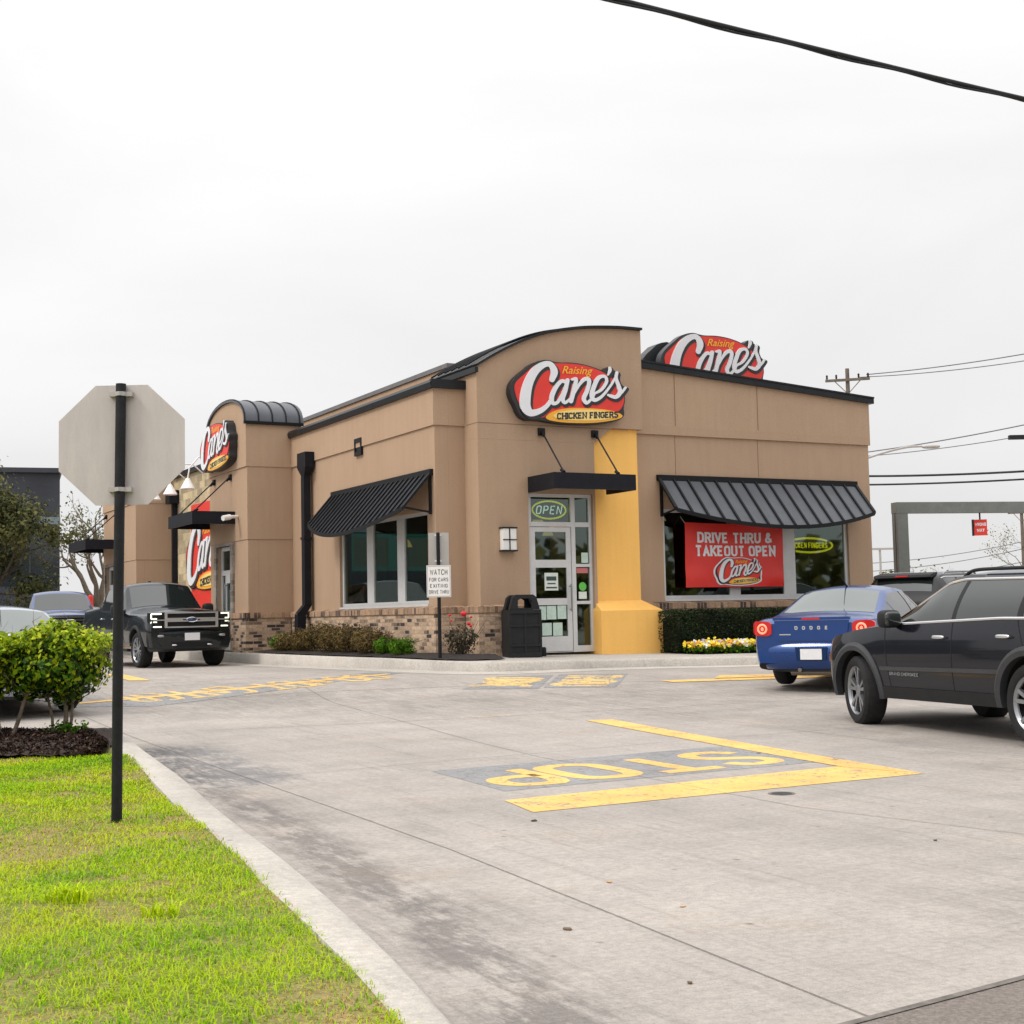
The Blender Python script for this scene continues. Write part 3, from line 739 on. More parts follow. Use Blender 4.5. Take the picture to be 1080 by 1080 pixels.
# litter
lm = [pmat('dry brown leaf', (.12, .075, .04), .8), pmat('pale tan leaf', (.5, .3, .13), .8), pmat('black scrap', (.03, .028, .026), .8)]
for i, (x, y, s_, k) in enumerate(((.45, 7.2, .05, 1), (.75, 6.6, .05, 1), (.1, 9.25, .1, 2), (.2, 6.2, .08, 0), (2.4, 8.2, .05, 0), (.62, 5.3, .05, 0), (2.2, 12.9, .08, 2))):
    pts = [(math.cos(a) * s_ * (.5 + .3 * random.random()), math.sin(a) * s_ * .35 * (1 + .4 * random.random())) for a in np.linspace(0, 2 * math.pi, 8)[:-1]]
    mb = MB(); ca = random.uniform(0, 3)
    top = [(a, b, .010 + .008 * random.random()) for a, b in pts]; bot = [(a, b, .006) for a, b in pts]
    n = len(pts)
    mb.add(top + bot, [tuple(range(n)), tuple(range(n, 2 * n))[::-1]] + [(j, n + j, n + (j + 1) % n, (j + 1) % n) for j in range(n)])
    o = mb.build('fallen_leaf', lm[k]); o.scale = (.45, .45, .5); o.location = (x, y, g(x, y)); o.rotation_euler = (0, 0, ca)
    tag(o, ['small dry brown leaf lying on the grey concrete', 'small pale tan leaf lying on the concrete lane', 'dark curled scrap of leaf on the concrete near the yellow markings'][k], 'leaf', 'litter on the concrete')

# ------------------------------------------------------------------ building pavement, kerb and planting bed
front = [(-1.3, 30), (-1.3, 9), (-1.3, 5), (-1.22, 2), (-1.0, -.7), (-.62, -2.2), (.05, -2.85), (1.1, -3.05), (2.8, -3.2), (4.7, -3.4), (8, -3.45), (14, -3.45)]
fr = [tuple(p) for p in catmull(front, 6)]
frw = [bw(*p) for p in fr]
def kz(x, y):                                           # pavement level in world coordinates
    rx, ry = x - BX, y - BY; return pad_z(rx * _cu[0] + ry * _cu[1], rx * _cv[0] + ry * _cv[1])
mb = MB(); rows = []
offs = [strip(frw, 2 * o if o else 1e-6) for o in (0, .02, .05, .17)]
for i in range(len(frw)):
    p0 = offs[0][i][0]; a = offs[1][i][0]; b = offs[2][i][0]; c = offs[3][i][0]
    rows.append([(p0[0], p0[1], g(*p0) - .03), (a[0], a[1], kz(*a) - .03), (b[0], b[1], kz(*b) + .002), (c[0], c[1], kz(*c) + .002)])
mb.grid(rows); tag(mb.build('building_kerb', M['kerbcon'], smooth=40), kind='structure')
mb = MB(); sweep(mb, frw, [(-.5, .004), (-.25, .005), (.01, .006)], g); tag(mb.build('building_gutter', M['kerbcon'], smooth=40), kind='structure')
mb = MB(); rows = []
for p in [s_[0] for s_ in offs[3]]:
    rx, ry = p[0] - BX, p[1] - BY; u, v = rx * _cu[0] + ry * _cu[1], rx * _cv[0] + ry * _cv[1]
    tu, tv = (max(u, .2), v) if v > .3 else (u + (.3 if u < .5 else 0), .3)
    row = []
    for t in np.linspace(0, 1, 7):
        a, b = u + (tu - u) * t, v + (tv - v) * t; w = bw(a, b); row.append((w[0], w[1], pad_z(a, b) - .004 * (1 - t)))
    rows.append(row)
mb.grid(rows); tag(mb.build('pavement', M['walkcon'], smooth=60), kind='structure')
M['soil'] = pmat('planting bed mulch', (.02, .014, .012), .95, vary=.5, vscale=20, bump=1., bscale=40)
mb = MB(); rows = []
for s_ in np.linspace(0, 1, 40):
    path = catmull([(-1.1, 7.7), (-1.1, 5), (-1.04, 2), (-.82, -.6), (-.42, -1.9), (.3, -2.1)], 8)
    i = int(s_ * (len(path) - 1)); u, v = path[i]
    tu, tv = (0.02, v) if v > 0 else ((.05 + .5 * s_, 0.02) if v > -.6 else (.62, -.5 - .35 * max(0, s_ - .75)))
    row = []
    for t in np.linspace(0, 1, 8):
        a, b = u + (tu - u) * t, v + (tv - v) * t; w = bw(a, b); row.append((w[0], w[1], pad_z(a, b) + .012 + .06 * math.sin(math.pi * t) + .015 * random.random()))
    rows.append(row)
mb.grid(rows); tag(mb.build('planting_bed', M['soil']), kind='structure')
mb = MB(); rows = [[(*bw(u, v), pad_z(u, v) + .012 + .03 * random.random()) for v in np.linspace(-1.75, -.2, 8)] for u in np.linspace(4.6, 10.6, 30)]
mb.grid(rows); tag(mb.build('planting_bed', M['soil']), kind='structure')
# ================================================================== restaurant (local axes: x along the front, y towards the back)
B = thing('restaurant_building', 'tan stucco drive-thru restaurant with curved entrance block, brick base and yellow pilaster', 'restaurant', (BX, BY, 0), YAW)
def wall_rect(mb, axis, plane, thick, a0, a1, z0, z1, holes=()):
    """wall slab with rectangular openings; axis 'y': face at y=plane, runs along x; axis 'x': face at x=plane, runs along y; body goes to plane+thick"""
    A = sorted({a0, a1, *[h[0] for h in holes], *[h[1] for h in holes]}); Z = sorted({z0, z1, *[h[2] for h in holes], *[h[3] for h in holes]})
    def P(a, z, d): return (a, plane + d, z) if axis == 'y' else (plane + d, a, z)
    solid = {}
    for i in range(len(A) - 1):
        for j in range(len(Z) - 1):
            ca, cz = (A[i] + A[i + 1]) / 2, (Z[j] + Z[j + 1]) / 2
            solid[i, j] = not any(h[0] < ca < h[1] and h[2] < cz < h[3] for h in holes)
    vid = {}; vs = []; fs = []
    def V(i, j, d):
        k = (i, j, d)
        if k not in vid: vid[k] = len(vs); vs.append(P(A[i], Z[j], thick if d else 0))
        return vid[k]
    for (i, j), ok in solid.items():
        if not ok: continue
        for d in (0, 1): fs.append((V(i, j, d), V(i + 1, j, d), V(i + 1, j + 1, d), V(i, j + 1, d)))
        for (di, dj, e) in ((-1, 0, ((i, j), (i, j + 1))), (1, 0, ((i + 1, j), (i + 1, j + 1))), (0, -1, ((i, j), (i + 1, j))), (0, 1, ((i, j + 1), (i + 1, j + 1)))):
            if not solid.get((i + di, j + dj), False):
                (p, r), (s_, t) = e; fs.append((V(p, r, 0), V(s_, t, 0), V(s_, t, 1), V(p, r, 1)))
    mb.add(vs, fs)

BAND = 5.0
BARREL = 1.5
# ---- left wing
mb = MB(); wall_rect(mb, 'x', 0, .28, 0, 8.2, .35, BAND, [(.37, 4.92, 1.62, 3.40)])
mb.box(.282, .63, 0, .28, .35, BAND); mb.build('wall', M['stucco'], B)
mb = MB(); mb.prism([(-.035, BAND), (8.2, BAND), (8.2, 5.74), (-.035, 5.74)], 'x', -.035, .28)
mb.box(.282, .628, -.035, .28, BAND, 5.74); mb.build('upper_wall', M['stucco2'], B)
mb = MB()
prof = [(-.10, 5.70), (-.12, 5.80), (-.08, 5.86), (.30, 5.86), (.30, 5.74), (-.03, 5.74), (-.03, 5.70)]
mb.add([(p, -.10 if p < .2 else .28, z) for p, z in prof] + [(p, 7.9, z) for p, z in prof], [tuple(range(7)), tuple(range(7, 14))[::-1]] + [(i, (i + 1) % 7, 7 + (i + 1) % 7, 7 + i) for i in range(7)])
mb.box(-.10, .63, -.12, -.035, 5.70, 5.865); mb.box(.302, .628, -.034, .3, 5.742, 5.86)
mb.build('roof_coping', M['coping'], B)
# brick base of the left wing
def base(name, axis, plane, out, a0, a1, z0=.3, holes=()):
    mb = MB()
    if axis == 'x': mb.box(plane - out, plane - .002, a0, a1, z0, 1.43)
    else: mb.box(a0, a1, plane - out, plane - .002, z0, 1.43)
    o = mb.build('brick_base', M['brick'], B)
    mb = MB(); e = .028
    if axis == 'x': mb.add([(plane - out - e, a0 - e, 1.432), (plane - .003, a0 - e, 1.432), (plane - .003, a1 + e * 0, 1.432), (plane - out - e, a1, 1.432), (plane - out - e, a0 - e, 1.545), (plane - .003, a0 - e, 1.575), (plane - .003, a1, 1.575), (plane - out - e, a1, 1.545)], [(3, 2, 1, 0), (4, 5, 6, 7), (0, 1, 5, 4), (1, 2, 6, 5), (2, 3, 7, 6), (3, 0, 4, 7)])
    else: mb.add([(a0, plane - out - e, 1.432), (a1, plane - out - e, 1.432), (a1, plane - .003, 1.432), (a0, plane - .003, 1.432), (a0, plane - out - e, 1.545), (a1, plane - out - e, 1.545), (a1, plane - .003, 1.575), (a0, plane - .003, 1.575)], [(3, 2, 1, 0), (4, 5, 6, 7), (0, 1, 5, 4), (1, 2, 6, 5), (2, 3, 7, 6), (3, 0, 4, 7)])
    mb.build('soldier_course', M['soldier'], B)
base('left', 'x', 0, .09, -.09, 7.8)
base('return', 'y', 0, .088, .0, .53)
base('block_side', 'x', .63, .09, -.65, -.09)
base('block_front', 'y', -.56, .092, .632, 1.645)
base('right', 'y', -.19, .09, 4.372, 10.77)
# ---- entrance block
def arc_pts(n=22):
    P = [(.63, 6.07), (1.0, 6.29), (1.41, 6.505), (1.83, 6.69), (2.26, 6.83), (2.69, 6.92), (3.13, 6.985), (3.8, 7.035), (4.37, 7.04)]
    return [tuple(p) for p in catmull(P, 4)]
arc = arc_pts()
mb = MB(); wall_rect(mb, 'y', -.56, .3, .63, 3.2, .35, 4.70, [(1.69, 3.14, .35, 3.70)])
mb.box(.63, .9, -.258, 0, .35, 4.70)
mb.build('entrance_wall', M['stucco'], B)
mb = MB(); mb.prism([(.63, 4.702), (3.2, 4.702), (3.63, 5.03), (4.37, 5.03)] + [p for p in arc[::-1]], 'y', -.56, BARREL)
mb.build('entrance_gable', M['stucco'], B)
mb = MB(); mb.box(.632, 4.0, -.5625, -.556, 5.0, 5.012); mb.box(.627, .64, -.556, -.1, 5.0, 5.012); mb.build('wall_joint', pmat('wall joint shadow line', (.2, .125, .08), .9), B)
# curved standing seam roof
mb = MB(); th = .05
nrm = []
for i, p in enumerate(arc):
    d = np.array(arc[min(i + 1, len(arc) - 1)]) - np.array(arc[max(i - 1, 0)]); d /= np.linalg.norm(d); nrm.append((-d[1], d[0]))
lo = [(p[0] + n[0] * .004, p[1] + n[1] * .004) for p, n in zip(arc, nrm)]; up = [(p[0] + n[0] * th, p[1] + n[1] * th) for p, n in zip(arc, nrm)]
for y0, y1 in ((-.64, BARREL),):
    k = len(arc)
    vs = [(p[0], y, p[1]) for y in (y0, y1) for p in lo + up]
    fs = []
    for a in (0, 2 * k):
        for i in range(k - 1): fs.append((a + i, a + i + 1, a + k + i + 1, a + k + i))
    for i in range(k - 1):
        fs += [(i, i + 1, 2 * k + i + 1, 2 * k + i), (k + i, k + i + 1, 3 * k + i + 1, 3 * k + i)]
    fs += [(0, k, 3 * k, 2 * k), (k - 1, 2 * k - 1, 4 * k - 1, 3 * k - 1)]
    mb.add(vs, fs)
mb.box(.56,   .63, -.64, BARREL, 5.95, 6.05)
mb.mat(1)
for y in np.arange(-.2, BARREL, .3):
    top = [(p[0] + n[0] * .1, y, p[1] + n[1] * .085) for p, n in zip(arc, nrm)]
    mb.tube(top, .018, 6)
mb.build('curved_roof', [M['coping'], M['rib']], B, 40)
# yellow pilaster in the opening
mb = MB(); mb.box(3.17, 4.27, -.47, 1.2, .35, 5.10)
x0, x1, y0 = 3.17, 4.27, -.47
mb.add([(3.13, -.78, .35), (4.56, -.78, .35), (4.56, -.78, 1.42), (3.13, -.78, 1.42), (x0 - .002, y0 - .002, 1.62), (x1 + .002, y0 - .002, 1.62), (3.13, -.3, .35), (4.56, .0, .35), (4.56, .0, 1.42), (3.13, -.3, 1.42), (x0 - .002, -.3, 1.62), (x1 + .002, .0, 1.62)],
       [(0, 1, 2, 3), (3, 2, 5, 4), (1, 7, 8, 2), (2, 8, 11, 5), (0, 3, 9, 6), (3, 4, 10, 9)])
mb.build('yellow_pilaster', M['yellow'], B)
# ---- right wing with sloping parapet
mb = MB(); wall_rect(mb, 'y', -.19, .3, 4.37, 10.68, .3, BAND, [(5.04, 10.0, 1.63, 3.48)])
mb.box(10.38, 10.68, .112, 12, .3, BAND); mb.build('wall', M['stucco'], B)
mb = MB(); mb.prism([(4.372, BAND), (10.715, BAND), (10.715, 5.98), (4.372, 6.40)], 'y', -.225, .11)
mb.prism([(.112, BAND), (12, BAND), (12, 5.98), (.112, 5.98)], 'x', 10.38, 10.715)
mb.build('upper_wall', M['stucco2'], B)
mb = MB(); mb.box(4.372, 10.70, -.236, -.226, 5.0, 5.17); mb.build('moulding', M['stucco'], B)
mb = MB(); mb.prism([(4.372, 6.36), (10.80, 5.935), (10.80, 6.05), (4.372, 6.48)], 'y', -.31, .13)
mb.prism([(4.372, 6.481), (10.80, 6.051), (10.80, 6.085), (4.372, 6.515)], 'y', -.33, .15)
mb.box(10.36, 10.80, .152, 12, 5.97, 6.07)
mb.build('roof_coping', M['coping'], B)
for x, z in ((5.4, 6.3), (7.55, 6.2)): mb = MB(); mb.tube([(x, -.234, 5.2), (x, -.234, z)], .005, 4); mb.tube([(x, -.193, 4.2), (x, -.193, 4.99)], .005, 4); mb.build('wall_joint', bpy.data.materials['wall joint shadow line'], B)
# ---- flat roof deck, upper storey behind the parapet, rear block
mb = MB(); mb.box(.3, 10.36, .3, 26, 4.35, 4.5); mb.build('roof_deck', M['coping'], B)
mb = MB(); mb.box(2.0, 9.5, 3.46, 12.6, 4.5, 6.80); mb.build('upper_storey', M['stucco2'], B)
mb = MB(); mb.box(1.96, 9.54, 3.42, 12.64, 6.802, 6.90); mb.build('roof_coping', pmat('grey metal coping', (.16, .155, .155), .4, .5, vary=.15), B)
mb = MB(); mb.box(.0, .28, 11.0, 18.7, .35, 5.72); mb.box(10.38, 10.68, 12, 26, .3, 5.7); mb.box(.3, 10.36, 25.7, 26, .35, 5.7); mb.build('stone_wall', M['stone'], B)
mb = MB(); mb.box(-.1, .3, 11.0, 18.7, 5.722, 5.86); mb.build('roof_coping', M['coping'], B)
mb = MB(); mb.box(-.1, -.002, 11.0, 18.7, .3, 1.43); mb.build('brick_base', M['brick'], B)
# ---- towers
def tower(v0, v1, back, door):
    n = 18; c = (v0 + v1) / 2; hw = (v1 - v0) / 2; rise = .62
    a = [(c - hw * math.cos(t), 6.06 + rise * math.sin(t) ** .85) for t in np.linspace(0, math.pi, n)]
    mb = MB()
    if door: wall_rect(mb, 'x', -1.10, .25, v0 + .03, v1 - .03, .35, 3.28, [(door[0], door[1], .35, 3.22)])
    else: mb.box(-1.10, -.85, v0 + .03, v1 - .03, .35, 3.28)
    mb.box(-.848, -.002, v0 + .03, v0 + .3, .35, 3.28); mb.box(-.848, -.002, v1 - .3, v1 - .03, .35, 3.28)
    mb.build('tower_wall', M['stucco'], B)
    mb = MB(); mb.box(-1.115, -.003, v0 + .015, v1 - .015, 3.282, 4.998); mb.build('tower_wall', M['stucco'], B)
    mb = MB(); mb.prism([(v0, BAND)] + [(v0, 6.0)] + a + [(v1, 6.0), (v1, BAND)], 'x', -1.145, back); mb.build('tower_gable', M['stucco2'], B)
    mb = MB()
    th = .045
    ao = [(c - (hw + .05) * math.cos(t), 6.064 + .004 + (rise + .05) * math.sin(t) ** .85) for t in np.linspace(0, math.pi, n)]
    ai = [(c - (hw + .003) * math.cos(t), 6.063 + (rise + .003) * math.sin(t) ** .85) for t in np.linspace(0, math.pi, n)]
    for x0, x1 in ((-1.2, back + .03),):
        k = n; vs = [(x, p[0], p[1]) for x in (x0, x1) for p in ai + ao]; fs = []
        for s_ in (0, 2 * k):
            for i in range(k - 1): fs.append((s_ + i, s_ + i + 1, s_ + k + i + 1, s_ + k + i))
        for i in range(k - 1): fs += [(i, i + 1, 2 * k + i + 1, 2 * k + i), (k + i, k + i + 1, 3 * k + i + 1, 3 * k + i)]
        fs += [(0, k, 3 * k, 2 * k), (k - 1, 2 * k - 1, 4 * k - 1, 3 * k - 1)]
        mb.add(vs, fs)
    mb.mat(1); mb.box(-1.2, back + .03, v0 - .07, v0 - .002, 6.0, 6.07); mb.box(-1.2, back + .03, v1 + .002, v1 + .07, 6.0, 6.07)
    for x in np.arange(-1.18, back + .02, .34):
        mb.tube([(x, c + (p[0] - c) * 1.01, p[1] + .01) for p in ao], .016, 6)
    mb.build('barrel_roof', [M['seam'], M['rib']], B, 40)
    # brick foot
    mb = MB()
    if door:
        mb.box(-1.20, -1.102, door[1] + .18, v1, .3, 1.43); mb.build('brick_base', M['brick'], B); mb = MB(); mb.box(-1.20, -1.102, v0 - .06, door[0] - .18, .3, 1.43)
    else: mb.box(-1.20, -1.102, v0 - .06, v1, .3, 1.43)
    mb.box(-1.099, -.095, v0 - .06, v0 + .028, .3, 1.43); mb.build('brick_base', M['brick'], B)
    mb = MB()
    if door:
        mb.box(-1.23, -1.103, door[1] + .18, v1, 1.432, 1.56); mb.build('soldier_course', M['soldier'], B); mb = MB(); mb.box(-1.23, -1.103, v0 - .09, door[0] - .18, 1.432, 1.56)
    mb.box(-1.10, -.095, v0 - .09, v0 + .028, 1.432, 1.56); mb.build('soldier_course', M['soldier'], B)
    if door:
        mb = MB(); wall_rect(mb, 'x', -1.16, .057, door[0] - .18, door[1] + .16, .55, 3.27, [(door[0], door[1], .55, 3.2)]); mb.build('door_surround', M['rubble'], B)
        a0, a1 = door; X = -1.02
        mb = MB(); wall_rect(mb, 'x', X, .06, a0, a1, .66, 3.2, [(a0 + .1, a1 - .42, .95, 1.5), (a0 + .1, a1 - .42, 1.62, 2.3), (a0 + .1, a1 - .1, 2.62, 3.1), (a1 - .34, a1 - .08, .9, 2.5)])
        d = mb.build('door', M['alu'], B)
        mb = MB(); mb.box(X + .03, X + .036, a0 + .05, a1 - .05, .8, 3.15); mb.build('pane', M['glass'], d)
        mb = MB(); mb.tube([(X - .06, a1 - .5, z) for z in (1.3, 2.3)], .018, 8); mb.tube([(X - .06, a1 - .5, 1.35), (X, a1 - .5, 1.35)], .012, 6); mb.tube([(X - .06, a1 - .5, 2.25), (X, a1 - .5, 2.25)], .012, 6); mb.build('handle', M['alloy'], d)
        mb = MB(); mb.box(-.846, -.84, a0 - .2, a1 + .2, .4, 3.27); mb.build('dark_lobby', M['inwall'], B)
tower(7.9, 10.97, .24, (9.15, 10.32))
tower(18.7, 23.1, .24, (21.3, 22.7))
mb = MB(); mb.box(.0, .28, 23.1, 26, .35, 5.7); mb.build('wall', M['stucco'], B)
# ---- flat canopies on rods
def canopy(axis, plane, a0, a1, rods, z0=3.70, z1=4.0, out=1.0):
    """hollow box canopy; axis 'y' projects to -y, axis 'x' to -x"""
    def T(a, d, z): return (a, plane - d, z) if axis == 'y' else (plane - d, a, z)
    mb = MB(); mb.map = T
    mb.box(a0, a1, out - .05, out, z0, z1); mb.box(a0, a0 + .05, .002, out - .051, z0, z1); mb.box(a1 - .05, a1, .002, out - .051, z0, z1)
    mb.box(a0 + .052, a1 - .052, .004, out - .052, z1 - .12, z1 - .07)
    c = mb.build('canopy', M['navy'], B)
    mb = MB(); mb.map = T
    for k in (.33, .66):
        mb = MB(); mb.map = T; a = a0 + (a1 - a0) * k; mb.box(a - .16, a + .16, out * .45, out * .62, z1 - .15, z1 - .122)
        mb.build('downlight', M['white'], c)
    for a, zt in rods:
        mb = MB(); mb.map = T
        mb.box(a - .07, a + .07, .002, .05, zt - .07, zt + .07)
        mb.tube([(a, .05, zt), (a - .02, out - .14, z1 + .03)], .016, 8); mb.tube([(a - .02, out - .22, z1 + .07), (a - .02, out - .12, z1 + .02)], .032, 8)
        mb.tube([(a, .05, zt), (a, .12, zt - .09)], .03, 8)
        mb.build('hanger_rod', M['black'], c)
canopy('y', -.56, 1.69, 3.50, [(2.0, 4.88), (3.21, 4.89)])
canopy('x', -1.115, 8.85, 11.0, [(9.15, 4.85), (10.5, 4.85)], out=1.05)
canopy('x', -1.115, 20.6, 23.15, [(21.1, 4.85), (22.6, 4.85)], out=1.1)
# ---- bowed standing seam awnings
def awning(axis, plane, a0, a1, nrib, mat):
    def T(a, d, z): return (a, plane - d, z) if axis == 'y' else (plane - d, a, z)
    def O(s): return .60 + .30 * (4 * s * (1 - s))
    zt = 4.10; sl = 1.14
    mb = MB(); mb.map = T; n = 40
    S = np.linspace(0, 1, n + 1)
    def surf(lift): return [[(a0 + (a1 - a0) * s, .03 + (O(s) - .03) * t, zt - sl * (O(s) - .03) * t + lift) for t in np.linspace(0, 1, 6)] for s in S]
    mb.grid(surf(0)); mb.grid(surf(-.03))
    mb.mat(1)
    for s in S[:-1]:
        pass
    top = [(a0 + (a1 - a0) * s, O(s), zt - sl * (O(s) - .03)) for s in S]
    k = len(top)
    mb.add([(p[0], p[1], p[2] + .006) for p in top] + [(p[0], p[1] + .015, p[2] - .075) for p in top] + [(p[0], p[1] + .03, p[2] + .006) for p in top] + [(p[0], p[1] + .03, p[2] - .075) for p in top],
           [(i, i + 1, 2 * k + i + 1, 2 * k + i) for i in range(k - 1)] + [(k + i, k + i + 1, 3 * k + i + 1, 3 * k + i) for i in range(k - 1)] + [(i, i + 1, k + i + 1, k + i) for i in range(k - 1)] + [(2 * k + i, 2 * k + i + 1, 3 * k + i + 1, 3 * k + i) for i in range(k - 1)])
    for s in np.linspace(0, 1, nrib):
        a = a0 + (a1 - a0) * s; o = O(s)
        w = .022 if 0 < s < 1 else .035
        mb.add([(a - w, .03, zt + .045), (a + w, .03, zt + .045), (a + w, o + .02, zt - sl * (o - .01) + .045), (a - w, o + .02, zt - sl * (o - .01) + .045),
                (a - w, .03, zt - .02), (a + w, .03, zt - .02), (a + w, o + .02, zt - sl * (o - .01) - .02), (a - w, o + .02, zt - sl * (o - .01) - .02)],
               [(0, 1, 2, 3), (4, 5, 6, 7), (0, 1, 5, 4), (1, 2, 6, 5), (2, 3, 7, 6), (3, 0, 4, 7)])
    mb.box(a0 - .04, a1 + .04, .002, .075, zt - .05, zt + .07)
    aw = mb.build('awning', [mat, M['rib']], B)
    for a in (a0 + .06, a1 - .06):
        mb = MB(); mb.map = T
        mb.box(a - .025, a + .025, .002, .05, zt - sl * .6 - .1, zt - .06); mb.tube([(a, .03, zt - sl * .6 - .06), (a, .58, zt - sl * .58)], .02, 6)
        mb.build('bracket', M['black'], aw)
awning('x', 0, .12, 5.2, 22, M['seamshade'])
awning('y', -.19, 4.95, 10.22, 16, M['seam'])
# ---- windows
def window(axis, plane, a0, a1, z0, z1, muls, depth=.1):
    """muls = [(from, to)] wide mullions"""
    def T(a, d, z): return (a, plane + d, z) if axis == 'y' else (plane + d, a, z)
    e = .075
    xs = [a0 + e] + [x for m_ in muls for x in m_] + [a1 - e]
    holes = [(xs[i], xs[i + 1], z0 + .07, z1 - .07) for i in range(0, len(xs), 2)]
    mb = MB(); wall_rect(mb, axis, plane + depth, .07, a0 + .002, a1 - .002, z0 + .002, z1 - .002, holes); f = mb.build('window_frame', M['alu'], B)
    for h in holes:
        mb = MB(); mb.map = T; mb.box(h[0] - .01, h[1] + .01, depth + .03, depth + .042, h[2] - .01, h[3] + .01); mb.build('pane', M['glass'], f)
    mb = MB(); mb.map = T
    mb.box(a0 - .0, a1 + .0, -.02, depth - .001, z0 - .045, z0 + .0); mb.build('sill', M['alu'], f)
window('x', 0, .37, 4.92, 1.62, 3.40, [(1.60, 1.95), (3.17, 3.52)], .06)
window('y', -.19, 5.04, 10.0, 1.63, 3.48, [(6.74, 7.02), (8.19, 8.52)], .06)
# ---- entrance door
P0 = -.50
mb = MB(); wall_rect(mb, 'y', P0, .08, 1.695, 3.135, .64, 3.695, [(1.775, 2.66, 3.15, 3.63), (1.74, 2.665, .65, 3.06), (2.755, 3.07, 3.15, 3.63), (2.755, 3.07, 2.34, 3.06), (2.755, 3.07, 1.62, 2.28), (2.755, 3.07, .76, 1.56)])
fr_ = mb.build('door_frame', M['alu'], B)
for h in [(1.775, 2.66, 3.15, 3.63), (2.755, 3.07, 3.15, 3.63), (2.755, 3.07, 2.34, 3.06), (2.755, 3.07, 1.62, 2.28), (2.755, 3.07, .76, 1.56)]:
    mb = MB(); mb.box(h[0] - .01, h[1] + .01, P0 + .04, P0 + .05, h[2] - .01, h[3] + .01); mb.build('pane', M['glass'], fr_)
mb = MB(); LE = [(1.86, 2.55, 2.42, 2.96), (1.86, 2.55, 1.68, 2.27), (1.86, 2.55, .95, 1.55)]
wall_rect(mb, 'y', P0 + .012, .05, 1.75, 2.655, .66, 3.05, LE); dr = mb.build('entrance_door', M['alu'], B)
for h in LE:
    mb = MB(); mb.box(h[0] - .01, h[1] + .01, P0 + .036, P0 + .044, h[2] - .01, h[3] + .01); mb.build('pane', M['glass'], dr)
mb = MB(); mb.tube([(2.61, P0 - .05, z) for z in (1.42, 1.95)], .016, 8)
for z in (1.46, 1.91): mb.tube([(2.61, P0 - .05, z), (2.61, P0 + .012, z)], .012, 6)
mb.build('handle', M['alloy'], dr)
# notices fixed to the door glass
pn = [(1.98, 1.25, .2, .26), (2.2, 1.255, .21, .26), (2.43, 1.26, .2, .26), (2.09, .99, .21, .24), (2.33, .985, .21, .25)]
for i, (x, z, w, h) in enumerate(pn):
    w2 = w
    mb = MB(); mb.box(x - w2 / 2, x + w2 / 2, P0 + .0275, P0 + .030, z + (.15 if z > 1.1 else .1) - h / 2, z + (.15 if z > 1.1 else .1) + h / 2)
    for k in range(6):
        pass
    o = mb.build('paper_notice', M['paper']); o.location = (BX, BY, 0); o.rotation_euler = (0, 0, YAW)
    tag(o, ['pale green paper notice in the lower door pane, upper left of five', 'pale green paper notice in the lower door pane, upper middle of five', 'pale green paper notice in the lower door pane, upper right of five', 'pale green paper notice in the lower door pane, lower left of five', 'pale green paper notice in the lower door pane, lower right of five'][i], 'notice', 'paper notices on the entrance door')
def notice(name, label, x0, x1, z0, z1, mat, cat='notice', parts=()):
    mb = MB(); mb.box(x0, x1, P0 + .0265, P0 + .0295, z0, z1); o = mb.build(name, mat); o.location = (BX, BY, 0); o.rotation_euler = (0, 0, YAW); tag(o, label, cat)
    for (a0, a1, c0, c1, m_) in parts:
        mb = MB(); mb.box(a0, a1, P0 + .0235, P0 + .0262, c0, c1); mb.build('print', m_, o)
ink = pmat('printed ink', (.05, .08, .07), .8)
notice('door_poster', 'white poster with dark print in the middle pane of the entrance door', 2.06, 2.36, 1.83, 2.17, M['paperw'], 'poster', [(2.1, 2.32, 2.02, 2.1, ink), (2.12, 2.3, 1.95, 1.975, ink), (2.09, 2.33, 1.87, 1.9, ink)])
notice('door_sticker', 'green and white decal on the sidelight beside the entrance door', 2.82, 3.0, 1.66, 1.80, M['paperw'], 'sticker')
mb = MB(); mb.lathe([(0, -.004), (.085, -.003), (.085, 0)], 20, 'y', (2.91, P0 + .026, 1.9)); o = mb.build('round_sticker', pmat('green decal', (.12, .5, .08), .5)); o.location = (BX, BY, 0); o.rotation_euler = (0, 0, YAW); tag(o, 'round green decal on the narrow sidelight of the entrance', 'sticker')
notice('red_sticker', 'red and white strip decal high on the middle sidelight pane', 2.78, 3.04, 2.16, 2.26, pmat('pink and red decal', (.55, .16, .16), .6), 'sticker')
notice('corner_notice', 'small pale notice low in the upper sidelight pane of the entrance', 2.9, 3.05, 2.36, 2.56, M['paper'])
# ---- dim interior seen through the glass
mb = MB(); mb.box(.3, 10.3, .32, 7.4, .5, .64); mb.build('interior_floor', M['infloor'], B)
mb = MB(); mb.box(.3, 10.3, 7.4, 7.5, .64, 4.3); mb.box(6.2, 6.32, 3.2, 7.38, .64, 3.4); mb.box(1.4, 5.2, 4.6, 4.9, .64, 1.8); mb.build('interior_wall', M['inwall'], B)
mb = MB(); mb.box(1.2, 6.0, 7.32, 7.38, 2.5, 3.4); o = mb.build('menu_board', pmat('lit menu board', (.05, .12, .12), .5, emit=(.10, .30, .28), estr=.8), B)
for x in np.arange(1.3, 5.8, 1.12): mb = MB(); mb.box(x, x + .9, 7.30, 7.318, 2.6, 3.3); mb.build('menu_panel', pmat('menu panel', (.2, .2, .18), .5, emit=(.5, .42, .3), estr=.35) if 'menu panel' not in bpy.data.materials else bpy.data.materials['menu panel'], o)
